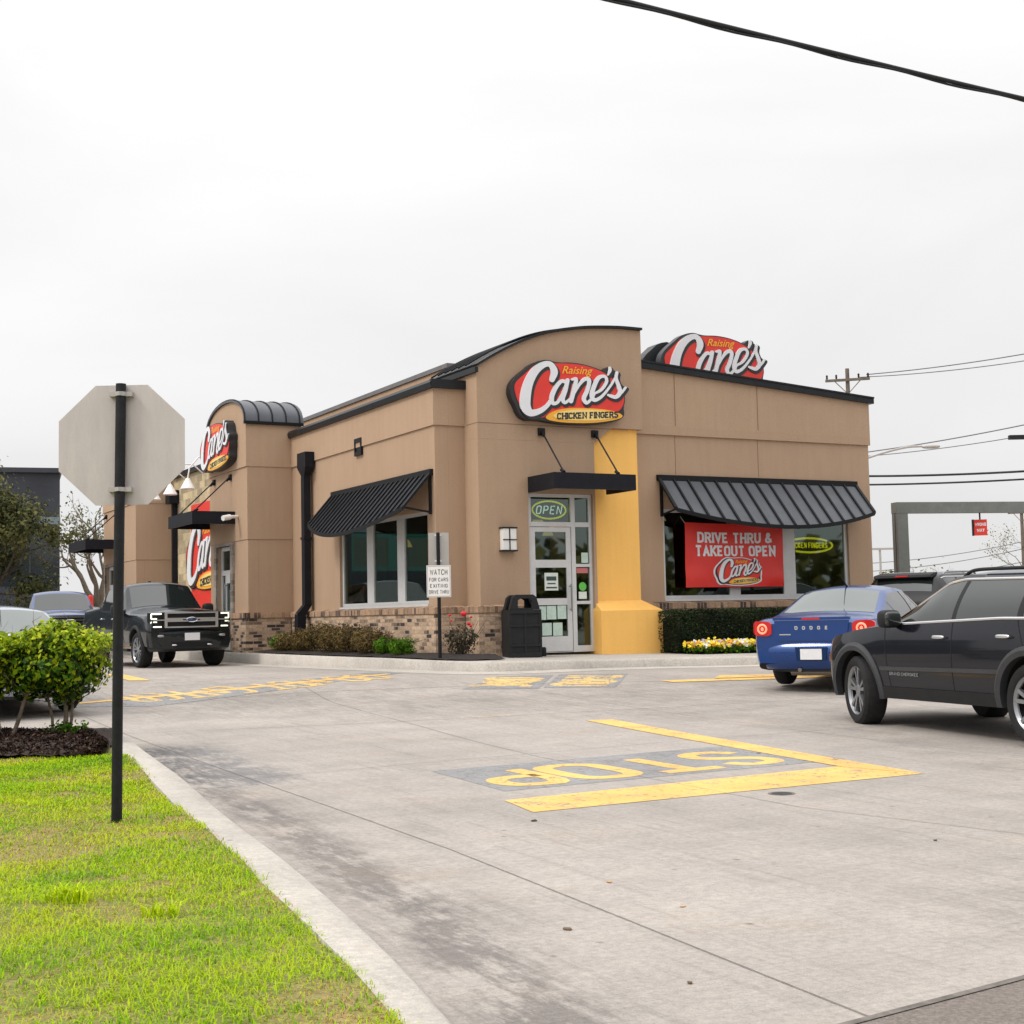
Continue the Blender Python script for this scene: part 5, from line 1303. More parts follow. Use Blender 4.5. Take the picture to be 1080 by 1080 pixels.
class Car:
    def __init__(s, S, root, paint):
        s.S = S; s.root = root; s.paint = paint
        x0, x1 = S['x']; s.x0, s.x1 = x0, x1
        n = int((x1 - x0) / .035) + 1
        s.X = np.linspace(x0, x1, n); s.K = {}
        for k, keys in S['k'].items():
            a = np.array(sorted(keys)); v = np.interp(s.X, a[:, 0], a[:, 1])
            sg = S.get('smooth', {}).get(k, .045); dx = s.X[1] - s.X[0]
            m = int(3 * sg / dx) + 1; w = np.exp(-.5 * (np.arange(-m, m + 1) * dx / sg) ** 2); w /= w.sum()
            vp = np.concatenate([2 * v[0] - v[m:0:-1], v, 2 * v[-1] - v[-2:-m - 2:-1]])
            s.K[k] = np.convolve(vp, w, 'valid')
    def at(s, k, x): return float(np.interp(x, s.X, s.K[k]))
    def low(s, x):
        z = s.at('zb', x)
        for xa, r in s.S['arch']:
            d = r * r - (x - xa) ** 2
            if d > 0: z = max(z, s.S['axz'] + math.sqrt(d))
        return z
    def side_y(s, x, z):
        zs, ws, zb, wb, wm = (s.at(k, x) for k in ('zs', 'ws', 'zb', 'wb', 'wm'))
        if z >= zs:
            zr, wr = s.at('zr', x), s.at('wr', x); t = min(1, max(0, (z - zs) / max(1e-3, zr - zs)))
            return ws + (wr - ws) * t + s.S.get('bulge', .02) * 4 * t * (1 - t) * min(1, (zr - zs) / .3)
        zm = zb + (zs - zb) * s.S.get('zm', .55)
        if z > zm:
            t = (z - zm) / (zs - zm); return wm + (ws - wm) * t ** 2
        t = (zm - z) / (zm - zb); return wm + (wb - wm) * t ** 2
    def top_z(s, x, y):
        zr, wr, zc = s.at('zr', x), s.at('wr', x), s.at('zc', x); t = min(1, abs(y) / wr); return zr + (zc - zr) * (1 - t ** 2.2)
    def section(s, x):
        lo = s.low(x); zs = s.at('zs', x); zr, wr = s.at('zr', x), s.at('wr', x); lo = min(lo, zs - .02)
        P = [(0, lo), (max(.05, s.side_y(x, lo) - .16), lo)]
        for t in np.linspace(0, 1, 11): z = lo + (zs - lo) * t; P.append((s.side_y(x, z), z))
        for t in np.linspace(0, 1, 7)[1:]: z = zs + (zr - zs) * t; P.append((s.side_y(x, z), z))
        for t in np.linspace(0, 1, 8)[1:]: y = wr * (1 - t); P.append((y, s.top_z(x, y)))
        return P
    def body(s, name='body'):
        mb = MB(); rows = []
        for x in s.X:
            P = s.section(x); rows.append([(x, y, z) for y, z in P] + [(x, -y, z) for y, z in P[-2:0:-1]])
        n = len(rows[0]); vs = [p for r in rows for p in r]; k = len(rows)
        fs = []; ms = []
        for i in range(k - 1):
            for j in range(n):
                fs.append((i * n + j, i * n + (j + 1) % n, (i + 1) * n + (j + 1) % n, (i + 1) * n + j)); ms.append(1 if j in (0, 1, n - 1, n - 2) else 0)
        fs += [tuple(range(n)), tuple(range((k - 1) * n, k * n))]; ms += [0, 0]
        mb.v = vs; mb.f = fs; mb.m = ms
        o = mb.build(name, [s.paint, M['under']], s.root, 38)
        s.b = o
        w = s.at('wb', 0) - .30
        mb = MB(); mb.box(s.x0 + .25, s.x1 - .25, -w, w, s.at('zb', 0) + .03, s.S['axz'] + .42); mb.build('underbody', M['under'], s.root)
        return o
    def patch(s, mb, xs, zlo, zhi, off, sides=(1, -1), nz=6, inset=True):
        """piece of the body side: zlo / zhi are functions of x"""
        for sd in sides:
            rows = []
            for x in xs:
                a, b = zlo(x), zhi(x); b = max(a + .002, b)
                rows.append([(x, sd * (s.side_y(x, z) + off), z) for z in np.linspace(a, b, nz)])
            mb.grid(rows)
            ed = [r[0] for r in rows] + [p for p in rows[-1][1:]] + [r[-1] for r in rows[::-1][1:]] + [p for p in rows[0][::-1][1:-1]]
            m = len(ed); mb.add(ed + [(p[0], p[1] - sd * (off + .01), p[2]) for p in ed], [(i, (i + 1) % m, m + (i + 1) % m, m + i) for i in range(m)])
    def line(s, mb, pts, r, off=0., sides=(1, -1), n=5):
        for sd in sides: mb.tube([(x, sd * (s.side_y(x, z) + off), z) for x, z in pts], r, n)
    def top_patch(s, mb, xs, ky, off, ny=14):
        rows = []
        for x in xs:
            w = s.at('wr', x) * ky; dz = (s.at('zc', x + .03) - s.at('zc', x - .03)) / .06; L = math.hypot(1, dz)
            rows.append([(x - off * dz / L, y, s.top_z(x, y) + off / L) for y in np.linspace(-w, w, ny)])
        mb.grid(rows)
        ed = rows[0] + [r[-1] for r in rows[1:]] + rows[-1][::-1][1:] + [r[0] for r in rows[::-1][1:-1]]
        m = len(ed); mb.add(ed + [(p[0], p[1], p[2] - off - .012) for p in ed], [(i, (i + 1) % m, m + (i + 1) % m, m + i) for i in range(m)])
    def arch_lip(s, mb, xa, r, w, off, a0=-10, a1=190, sides=(1, -1)):
        for sd in sides:
            rows = []
            for a in np.linspace(R(a0), R(a1), 30):
                row = []
                for rr, oo in ((r - .012, -.06), (r - .012, off), (r + w * .5, off + .012), (r + w, off * .6), (r + w + .004, -.02)):
                    x = xa + rr * math.cos(a); z = max(s.at('zb', min(max(x, s.x0), s.x1)) - .02, s.S['axz'] + rr * math.sin(a)); x = min(max(x, s.x0 + .02), s.x1 - .02)
                    row.append((x, sd * (s.side_y(x, z) + oo), z))
                rows.append(row)
            mb.grid(rows)
    def wheels(s, r, w, spokes, track, steer=0., style=0):
        for xa, _ in s.S['arch']:
            for sd in (1, -1): make_wheel(s.root, xa, sd * track, r, w, spokes, sd, steer if xa > 0 else 0, style)
    def seams(s, xs, z0, z1s):
        for x, sk in xs:
            pts = [(x + sk * (t - .5), s.low(x) + .04 + (s.at('zs', x) - s.low(x) - .05) * t) for t in np.linspace(0, 1, 10)]
            for sd in (1, -1): mb = MB(); s.line(mb, pts, .0065, -.002, (sd,)); mb.build('door_seam', M['under'], s.root)
def mirror(s, x, z, y, col, r=(.085, .115, .095)):
    for sd in (1, -1):
        mb = MB(); mb.blob((x, sd * (y + .12), z), r, .55); mb.tube([(x + .03, sd * (y - .04), z - .07), (x + .02, sd * (y + .06), z - .05)], [.045, .03], 8)
        m = mb.build('wing_mirror', col, s.root, 50)
        mb = MB(); mb.blob((x - r[0] * .80, sd * (y + .12), z), (.03, r[1] * .84, r[2] * .8), .5, 14, 8); mb.build('mirror_glass', M['carglass'], m, 60)
def handles(s, pts, mat):
    for x, z in pts:
        for sd in (1, -1):
            y = s.side_y(x, z); mb = MB(); mb.blob((x, sd * (y + .028), z), (.105, .016, .019), .7, 14, 8); mb.box(x - .09, x - .05, sd * (y + .002) - .02, sd * (y + .002) + .02, z - .012, z + .012); mb.box(x + .05, x + .09, sd * (y + .002) - .02, sd * (y + .002) + .02, z - .012, z + .012)
            mb.build('door_handle', mat, s.root, 50)

M['cladding'] = pmat('grey black cladding', (.03, .032, .036), .6, vary=.2, vscale=8)
# ---------------------------------------------------------------- dark SUV (near right)
SUV = dict(x=(-2.41, 2.41), axz=.385, arch=[(1.5, .455), (-1.415, .455)], zm=.56, bulge=.035, k=dict(
 zb=[(-2.41, .50), (-2.2, .40), (-1.9, .36), (2.0, .33), (2.3, .36), (2.41, .45)],
 zs=[(-2.41, .98), (-2.3, 1.15), (-1, 1.16), (.9, 1.10), (1.5, 1.05), (2.1, .96), (2.33, .86), (2.41, .76)],
 ws=[(-2.41, .74), (-2.25, .84), (-1.8, .895), (-.5, .91), (1, .915), (1.8, .895), (2.1, .84), (2.3, .70), (2.41, .55)],
 wm=[(-2.41, .78), (-2.3, .88), (-1.8, .95), (1.6, .955), (2.05, .91), (2.28, .78), (2.41, .62)],
 wb=[(-2.41, .72), (-2.3, .84), (-1.8, .90), (1.6, .91), (2.05, .87), (2.28, .74), (2.41, .58)],
 zr=[(-2.41, .99), (-2.33, 1.17), (-2.0, 1.52), (-1.75, 1.575), (-.2, 1.60), (.05, 1.57), (.88, 1.14), (1.05, 1.11), (1.5, 1.07), (2.1, .98), (2.33, .88), (2.41, .77)],
 wr=[(-2.41, .70), (-2.3, .78), (-2.0, .64), (0, .635), (.86, .79), (1.05, .80), (1.8, .76), (2.2, .64), (2.41, .48)],
 zc=[(-2.41, 1.0), (-2.33, 1.19), (-2.0, 1.575), (-1.7, 1.63), (-.4, 1.66), (.02, 1.625), (.92, 1.18), (1.1, 1.15), (1.6, 1.12), (2.1, 1.03), (2.33, .92), (2.41, .78)]))
def build_suv(name, label, loc, rot, paint, steer=0., detail=True, group=None, scale=1.):
    t = thing(name, label, 'car', loc, rot, group, scale)
    c = Car(SUV, t, paint); c.body()
    zl = lambda x: c.at('zs', x) + .022
    zh = lambda x: c.at('zr', x) - .065
    for a, b in ((-.24, .80), (-1.22, -.30), (-1.86, -1.30)):
        for sd in (1, -1): mb = MB(); c.patch(mb, np.linspace(a, b, 24), zl, zh, .004, (sd,)); mb.build('side_window', M['carglass'], t, 40)
    mb = MB(); c.top_patch(mb, np.linspace(.10, .86, 14), .93, .004); mb.build('windscreen', M['carglass'], t, 40)
    mb = MB(); c.top_patch(mb, np.linspace(-2.27, -2.02, 10), .88, .005); mb.build('rear_window', M['carglass'], t, 40)
    for sd in (1, -1):
        for a, b in ((-.30, -.24), (-1.30, -1.22)): mb = MB(); c.patch(mb, np.linspace(a, b, 4), zl, zh, .006, (sd,)); mb.build('pillar_trim', M['plastic'], t, 40)
    mb = MB(); X = np.linspace(-1.92, .95, 40)
    for sd in (1, -1):
        mb = MB(); c.line(mb, [(x, c.at('zs', x) + .008) for x in X], .013, .004, (sd,)); mb.build('chrome_strip', M['chrome'], t, 60)
        mb = MB(); c.line(mb, [(x, max(c.at('zs', x) + .012, c.at('zr', x) - .045)) for x in np.linspace(-1.9, .93, 44)], .012, .004, (sd,)); mb.build('chrome_strip', M['chrome'], t, 60)
    if detail:
        c.seams([(.86, .10), (-.27, .0), (-1.30, .12)], 0, 0)
        for sd in (1, -1):
            mb = MB(); c.patch(mb, np.linspace(-.92, 1.02, 50), lambda x: .33, lambda x: .455, .012, (sd,)); mb.build('sill_cladding', M['plastic'], t, 40)
            mb = MB(); c.patch(mb, np.linspace(-1.02, .98, 40), lambda x: .625 + .012 * (1 - x), lambda x: .665 + .012 * (1 - x), .014, (sd,)); mb.build('side_moulding', M['moulding'], t, 40)
        for wd, xc, ww in (('GRAND', .72, .19), ('CHEROKEE', .45, .30)):
            mb = MB(); ls, w0 = letter_lines(wd, 1, .75, .35, .2)
            add_lines(mb, ls, .2, lambda x, y, e: (xc - x * ww / w0, c.side_y(xc, .60) + .006 + e, .578 + y * .034), .0002); mb.build('badge_lettering', M['alloy'], t)
        handles(c, [(-.08, .985), (-1.08, 1.0)], M['chrome'])
    for sd in (1, -1):
        for xa in (1.5, -1.415): mb = MB(); c.arch_lip(mb, xa, .455, .075, .018, sides=(sd,)); mb.build('wheel_arch', M['cladding'], t, 40)
    mirror(c, .68, 1.17, .90, M['plastic'])
    for sd in (1, -1):
        P = catmull([(-1.62, c.top_z(-1.62, .6) - .01), (-1.5, c.top_z(-1.5, .6) + .035), (-1.2, c.top_z(-1.2, .6) + .045), (-.5, c.top_z(-.5, .6) + .045), (-.2, c.top_z(-.2, .6) + .035), (-.06, c.top_z(-.06, .6) - .01)], 5)
        mb = MB(); mb.tube([(x, sd * .60, z) for x, z in P], .018, 8); mb.build('roof_rail', M['alloy'] if not detail else M['plastic'], t, 50)
    for sd in (1, -1):
        mb = MB(); X = np.linspace(2.05, 2.30, 10); c.patch(mb, X, lambda x: c.at('zs', x) - .16, lambda x: c.at('zs', x) - .02, .006, (sd,)); h = mb.build('headlight', M['lens'], t, 40)
        mb = MB(); c.patch(mb, np.linspace(2.12, 2.2, 5), lambda x: c.at('zs', x) - .24, lambda x: c.at('zs', x) - .17, .01, (sd,)); mb.build('side_marker', M['amber'], h, 40)
        mb = MB(); c.patch(mb, np.linspace(-2.36, -2.1, 10), lambda x: .93, lambda x: 1.12, .012, (sd,)); mb.build('tail_light', M['taillit'] if not detail else M['tailoff'], t, 40)
    # grille and number plates
    mb = MB(); mb.box(2.405, 2.425, -.42, .42, .62, .72)
    for i in range(7): mb.box(2.42, 2.432, -.36 + i * .12 - .035, -.36 + i * .12 + .035, .63, .71)
    mb.build('grille', M['plastic'], t)
    mb = MB(); mb.box(-2.425, -2.411, -.26, .26, .72, .86); mb.build('number_plate', M['plate'], t)
    # roof spoiler with its brake lamp
    mb = MB()
    pr = [(-2.14, 1.575), (-1.85, 1.625), (-1.85, 1.57), (-2.10, 1.51), (-2.16, 1.53)]
    mb.prism([(p[0], p[1]) for p in pr], 'y', -.60, .60); sp = mb.build('roof_spoiler', M['plastic'], t)
    mb = MB(); mb.box(-2.166, -2.13, -.13, .13, 1.538, 1.565); mb.build('brake_lamp', M['taillit'], sp)
    mb = MB(); mb.tube([(-2.18, .05, 1.24), (-2.06, -.36, 1.42)], .014, 6); mb.build('rear_wiper', M['under'], t)
    c.wheels(.385, .25, 5, .815, steer)
    return t
suvp = paint_car('charcoal metallic car paint', (.007, .0075, .011), .22, .0, .015, .5, .15)
M['moulding'] = pmat('grey side moulding', (.05, .05, .056), .4, .3, vary=.15, vscale=6)
rotS = R(108.3)
ox, oy = 5.11, 14.42
build_suv('suv', 'dark charcoal sport utility car with chrome trim entering at the right edge', (ox, oy, g(4.3, 14.3) - .005), rotS, suvp, R(-13))
build_suv('suv', 'black sport utility car with lit brake lamp half hidden behind the charcoal one', (9.05, 29.1, g(8.5, 28)), R(48), paint_car('black car paint', (.007, .0065, .007), .3, .0, .03, .3, .2), 0, False)

# ---------------------------------------------------------------- sedan
SED = dict(x=(-2.42, 2.42), axz=.33, arch=[(1.445, .385), (-1.32, .385)], zm=.55, bulge=.03, smooth=dict(zc=.07, zr=.07), k=dict(
 zb=[(-2.42, .36), (-2.2, .27), (-1.8, .23), (2.0, .22), (2.3, .24), (2.42, .32)],
 zs=[(-2.42, .90), (-2.32, .965), (-1.7, .975), (0, .93), (1.2, .90), (1.8, .82), (2.2, .72), (2.42, .58)],
 ws=[(-2.42, .74), (-2.3, .82), (-1.8, .88), (0, .89), (1.5, .88), (2.1, .78), (2.42, .55)],
 wm=[(-2.42, .82), (-2.3, .89), (-1.6, .925), (1.5, .92), (2.15, .84), (2.42, .6)],
 wb=[(-2.42, .78), (-2.3, .84), (-1.6, .88), (1.5, .87), (2.15, .79), (2.42, .55)],
 zr=[(-2.42, .915), (-2.32, .99), (-1.78, 1.005), (-1.6, 1.06), (-.80, 1.375), (-.2, 1.42), (.3, 1.385), (1.25, .95), (1.8, .85), (2.2, .75), (2.42, .60)],
 wr=[(-2.42, .68), (-2.3, .75), (-1.78, .77), (-.80, .60), (.3, .58), (1.25, .74), (2.2, .62), (2.42, .48)],
 zc=[(-2.42, .925), (-2.34, 1.015), (-1.80, 1.045), (-1.62, 1.09), (-.80, 1.435), (-.2, 1.48), (.3, 1.44), (1.25, .99), (1.8, .9), (2.2, .79), (2.42, .61)]))
def build_sedan(name, label, loc, rot, paint, rear=False, scale=1., group=None, facing_lamps=True):
    t = thing(name, label, 'car', loc, rot, group, scale)
    c = Car(SED, t, paint); c.body()
    zl = lambda x: c.at('zs', x) + .02; zh = lambda x: c.at('zr', x) - .05
    for a, b in ((-.12, 1.06), (-1.10, -.18), (-1.42, -1.15)):
        for sd in (1, -1): mb = MB(); c.patch(mb, np.linspace(a, b, 24), zl, zh, .004, (sd,)); mb.build('side_window', M['carglass'], t, 40)
    mb = MB(); c.top_patch(mb, np.linspace(.38, 1.20, 14), .93, .004); mb.build('windscreen', M['carglass'], t, 40)
    mb = MB(); c.top_patch(mb, np.linspace(-1.66, -.86, 14), .92, .004); rw = mb.build('rear_window', M['rearglass'], t, 40)
    for sd in (1, -1): mb = MB(); c.patch(mb, np.linspace(-.18, -.12, 4), zl, zh, .006, (sd,)); mb.build('pillar_trim', M['plastic'], t, 40)
    c.seams([(1.0, .08), (-.15, 0), (-1.12, .15)], 0, 0)
    handles(c, [(-.02, .82), (-1.0, .84)], paint)
    mirror(c, .80, .98, .88, paint, (.07, .10, .07))
    # bumpers: full-width rounded mouldings
    for sg, xe, z0, z1 in ((-1, -2.42, .27, .64), (1, 2.42, .25, .52)):
        mb = MB(); rows = []
        for z, e, w in ((z0, -.05, .84), (z0 + .06, .015, .915), (z0 + .22, .05, .945), (z1 - .07, .045, .943), (z1, .0, .905)):
            P = []
            for a in np.linspace(-1, 1, 31):
                y = w * a; xx = xe + sg * e - sg * .32 * abs(a) ** 7 - sg * .05 * a * a
                P.append((xx, y, z))
            rows.append(P)
        mb.grid(rows); top = rows[-1]; bot = rows[0]
        mb.grid([top, [(p[0] - sg * .2, p[1] * .97, p[2]) for p in top]]); mb.grid([bot, [(p[0] - sg * .3, p[1] * .97, p[2]) for p in bot]])
        bp_ = mb.build('bumper', paint, t, 45)
        if sg < 0:
            mb = MB(); mb.grid([[(xe + .05 + .3 * abs(a) ** 5, .70 * a, z) for a in np.linspace(-1, 1, 25)] for z in (.235, .285)]); mb.build('valance', M['plastic'], bp_, 40)
            mb = MB(); mb.prism([(-.21, .395), (.21, .395), (.235, .585), (-.235, .585)], 'x', -2.480, -2.466); mb.build('plate_recess_shade', paint_shadow, bp_)
            mb = MB(); mb.box(-2.492, -2.481, -.155, .155, .41, .56); mb.build('number_plate', M['plate'], bp_)
    for sd in (1, -1):
        # tail lamp wrapping the corner
        mb = MB(); rows = []
        for zt in np.linspace(-1, 1, 10):
            rows.append([(-2.438 + .42 * max(0, abs(a) - .62) ** 1.7, sd * (.57 + .315 * a), .845 + .012 * a + zt * .105 * (1 - .42 * abs(2 * (a - .05) / .95 - 1) ** 5)) for a in np.linspace(0.05, 1.0, 18)])
        mb.grid(rows); mb.grid([[(p[0] + .05, p[1] - sd * .01, p[2]) for p in r] for r in rows])
        ed = rows[0] + [r[-1] for r in rows[1:]] + rows[-1][::-1][1:] + [r[0] for r in rows[::-1][1:-1]]; m = len(ed)
        mb.add(ed + [(p[0] + .06, p[1], p[2]) for p in ed], [(i, (i + 1) % m, m + (i + 1) % m, m + i) for i in range(m)])
        tl = mb.build('tail_light', M['taillit'] if rear else M['tailoff'], t, 40)
        if rear:
            mb = MB(); pts = [(-2.448 + .02 * math.cos(a) * .0, sd * (.72 + .062 * math.cos(a)), .845 + .062 * math.sin(a)) for a in np.linspace(0, 2 * math.pi, 25)]; mb.tube(pts, .015, 8, False)
            mb.tube([(-2.447, sd * (.72 + .012 * math.cos(a)), .845 + .02 * math.sin(a)) for a in np.linspace(0, 2 * math.pi, 9)], .012, 6, False); mb.build('lamp_ring', M['tailring'], tl, 60)
        mb = MB(); X = np.linspace(1.95, 2.3, 10); c.patch(mb, X, lambda x: c.at('zs', x) - .17, lambda x: c.at('zs', x) - .03, .006, (sd,)); mb.build('headlight', M['lens'], t, 40)
    mb = MB(); mb.box(2.40, 2.43, -.40, .40, .46, .56); mb.build('grille', M['plastic'], t)
    if rear:
        mb = MB(); mb.prism([(-.50, .675), (.50, .675), (.545, .96), (-.545, .96)], 'x', -2.436, -2.42); tp = mb.build('boot_lid', paint, t)
        mb = MB(); mb.box(-2.45, -2.40, -.56, .56, .965, 1.005); mb.build('boot_lip', paint, tp)
        mb = MB(); mb.box(-2.458, -2.445, -.13, .13, .972, .998); mb.build('brake_lamp', M['taillit'], t)
        mb = MB()
        for i, ch in enumerate('DODGE'):
            ls, w0 = letter_lines(ch, .05, .9, .3, .012); y0 = .22 - i * .11
            add_lines(mb, ls, .014, lambda x, y, e: (-2.4395 - e, y0 - x, .83 + y), .0003)
            mb.build('chrome_letter', M['chrome'], tp); mb = MB()
        mb.box(-2.441, -2.437, .30, .47, .755, .77); mb.build('chrome_badge', M['chrome'], tp)
        mb = MB(); mb.tube([(-2.33, .2, .262), (-2.40, .2, .262)], .03, 8)
        mb.tube([(-2.3, -.35, .235), (-2.3, .35, .235)], .055, 10); mb.build('exhaust_box', pmat('exhaust steel', (.2, .17, .14), .5, .7), t)
    mb = MB(); mb.tube([(-.62, .0, c.top_z(-.62, 0) - .01), (-.70, .0, c.top_z(-.62, 0) + .03), (-.98, .0, c.top_z(-.62, 0) + .19)], [.02, .012, .005], 6); mb.build('aerial', M['plastic'], t)
    c.wheels(.33, .225, 5, .78, 0, 1)
    return t
M['rearglass'] = pmat('rear glass with painted reflection', (.07, .09, .085), .05, 0, spec=.7, coat=.3)  # paler than the other car glass; mirrored sky put into the base colour
bluep = paint_car('blue metallic car paint', (.001, .040, .19), .26, .25, .02, .6)
paint_shadow = paint_car('blue paint in recess shade', (.001, .022, .085), .4, .1, .02, .1, .2)  # darker copy of the blue paint; shade of the recess put into colour
# left rear wheel stands at about (3.85, 21.0)
rb = R(60); sB = .99
cx, cy = 4.03 + sB * (1.32 * math.cos(rb) + .78 * math.sin(rb)), 21.0 + sB * (1.32 * math.sin(rb) - .78 * math.cos(rb))
build_sedan('sedan', 'blue four door sedan seen from behind with lit round tail lamps', (cx, cy, g(4.4, 21.5) + .01), rb, bluep, True, sB)
silver = paint_car('silver white car paint', (.46, .47, .48), .3, .3, .08)
build_sedan('sedan', 'silver white sedan behind the clipped shrub at left edge', (-7.60, 20.3, g(-7.4, 20)), R(122), silver, False)

# ---------------------------------------------------------------- pickup trucks
PUP = dict(x=(-2.95, 2.95), axz=.40, arch=[(1.98, .485), (-1.70, .485)], zm=.5, bulge=.02, k=dict(
 zb=[(-2.95, .62), (-2.7, .55), (-2.2, .52), (2.4, .50), (2.8, .46), (2.95, .46)],
 zs=[(-2.95, 1.18), (-2.88, 1.27), (-1.2, 1.28), (.95, 1.24), (1.3, 1.18), (2.7, 1.14), (2.88, 1.12), (2.95, 1.08)],
 ws=[(-2.95, .93), (-2.8, .96), (1.5, .955), (2.6, .93), (2.85, .89), (2.95, .84)],
 wm=[(-2.95, .97), (-2.8, 1.0), (2.5, .99), (2.85, .95), (2.95, .90)],
 wb=[(-2.95, .92), (-2.8, .94), (2.5, .94), (2.85, .90), (2.95, .86)],
 zr=[(-2.95, 1.21), (-2.88, 1.37), (-1.27, 1.38), (-1.20, 1.78), (-1.05, 1.85), (.2, 1.875), (.38, 1.84), (1.02, 1.29), (1.2, 1.25), (2.6, 1.21), (2.86, 1.16), (2.95, 1.10)],
 wr=[(-2.95, .89), (-1.27, .93), (-1.2, .76), (.3, .73), (1.02, .85), (2.6, .83), (2.85, .80), (2.95, .74)],
 zc=[(-2.95, 1.215), (-2.88, 1.375), (-1.27, 1.385), (-1.20, 1.84), (-1.05, 1.92), (.2, 1.95), (.36, 1.91), (1.02, 1.36), (1.25, 1.34), (2.2, 1.32), (2.65, 1.29), (2.86, 1.23), (2.95, 1.12)]))
def build_pickup(name, label, loc, rot, paint, lit, scale, group=None, white_hood=None):
    t = thing(name, label, 'pickup truck', loc, rot, group, scale)
    c = Car(PUP, t, paint); c.body()
    zl = lambda x: c.at('zs', x) + .03; zh = lambda x: c.at('zr', x) - .07
    for a, b in ((-.02, .90), (-1.06, -.10)):
        for sd in (1, -1): mb = MB(); c.patch(mb, np.linspace(a, b, 22), zl, zh, .004, (sd,)); mb.build('side_window', M['carglass'], t, 40)
    mb = MB(); c.top_patch(mb, np.linspace(.42, .98, 14), .93, .004); mb.build('windscreen', M['carglass'], t, 40)
    mb = MB(); c.top_patch(mb, np.linspace(-2.86, -1.33, 20), .88, .004); mb.build('bed_well', M['under'], t)
    c.seams([(.98, .06), (-.06, 0), (-1.12, 0), (-1.235, 0)], 0, 0)
    handles(c, [(.08, 1.10), (-.95, 1.11)], M['chrome'])
    mirror(c, .78, 1.30, .98, M['plastic'], (.09, .13, .13))
    for sd in (1, -1):
        for xa in (1.98, -1.70): mb = MB(); c.arch_lip(mb, xa, .485, .06, .02, sides=(sd,)); mb.build('wheel_arch', M['plastic'] if lit else paint, t, 40)
    for sd in (1, -1): mb = MB(); mb.box(-1.0, 1.35, sd * .93 - .07, sd * .93 + .07, .36, .42); mb.build('running_board', M['plastic'], t)
    # front: bumper, two-bar grille, lamps
    mb = MB(); rows = []
    for z, e, w in ((.36, -.06, .86), (.42, .04, .93), (.60, .08, .97), (.78, .07, .96), (.84, .0, .92)):
        rows.append([(2.95 + e - .22 * abs(a) ** 4, w * a, z) for a in np.linspace(-1, 1, 25)])
    mb.grid(rows); mb.grid([rows[-1], [(p[0] - .25, p[1] * .97, p[2]) for p in rows[-1]]]); mb.grid([rows[0], [(p[0] - .3, p[1] * .97, p[2]) for p in rows[0]]])
    b_ = mb.build('bumper', paint if lit else M['chrome'], t, 45)
    mb = MB(); mb.prism([(-.40, .44), (.40, .44), (.46, .56), (-.46, .56)], 'x', 3.02, 3.034); mb.build('lower_intake', M['under'], b_)
    mb = MB(); mb.box(3.04, 3.053, -.17, .17, .60, .76); mb.build('number_plate', M['plate'], b_)
    for sd in (1, -1):
        mb = MB(); mb.blob((3.0, sd * .70, .70), (.035, .075, .028), .6); mb.build('fog_lamp', M['lens'], b_, 50)
        mb = MB(); mb.blob((3.03, sd * .40, .50), (.02, .06, .018), .6); mb.build('tow_hook', M['chrome'], b_, 50)
    bar = pmat('satin grille bar', (.5, .48, .46), .3, .7) if 'satin grille bar' not in bpy.data.materials else bpy.data.materials['satin grille bar']
    mb = MB(); mb.prism([(-.64, .87), (.64, .87), (.66, 1.215), (-.66, 1.215)], 'x', 2.93, 2.975); gr = mb.build('grille', M['under'], t)
    mb = MB()
    if lit:
        for (a, b2) in ((.875, .905), (1.005, 1.035), (1.06, 1.09), (1.185, 1.215)): mb.box(2.976, 3.005, -.56, .56, a, b2)
        for sd in (1, -1):
            mb.box(2.976, 3.004, sd * .58 - .03, sd * .58 + .03, .875, 1.035); mb.box(2.976, 3.004, sd * .58 - .03, sd * .58 + .03, 1.06, 1.215)
        mb.box(2.976, 2.998, -.86, -.20, 1.036, 1.059); mb.box(2.976, 2.998, .20, .86, 1.036, 1.059)
    else:
        for i in range(4): mb.box(2.976, 3.005, -.64, .64, .88 + i * .088, .93 + i * .088)
        mb.box(2.976, 3.0, -.66, -.60, .87, 1.215); mb.box(2.976, 3.0, .60, .66, .87, 1.215)
    mb.build('grille_bar', bar if lit else M['chrome'], gr)
    mb = MB(); mb.lathe([(.0, 3.03), (.08, 3.022), (.1, 3.01), (.1, 2.99)], 24, 'x', (0, 0, 0)); o = mb.build('oval_emblem', pmat('dark oval emblem', (.03, .05, .12), .25, .4, coat=.8) if 'dark oval emblem' not in bpy.data.materials else bpy.data.materials['dark oval emblem'], gr, 40)
    o.scale = (1, 1.25, .52); o.location = (0, 0, 1.048)
    mb = MB(); mb.tube([(3.026, .12 * math.cos(a), 1.048 + .05 * math.sin(a)) for a in np.linspace(0, 2 * math.pi, 25)], .007, 6, False); mb.build('emblem_ring', M['chrome'], gr)
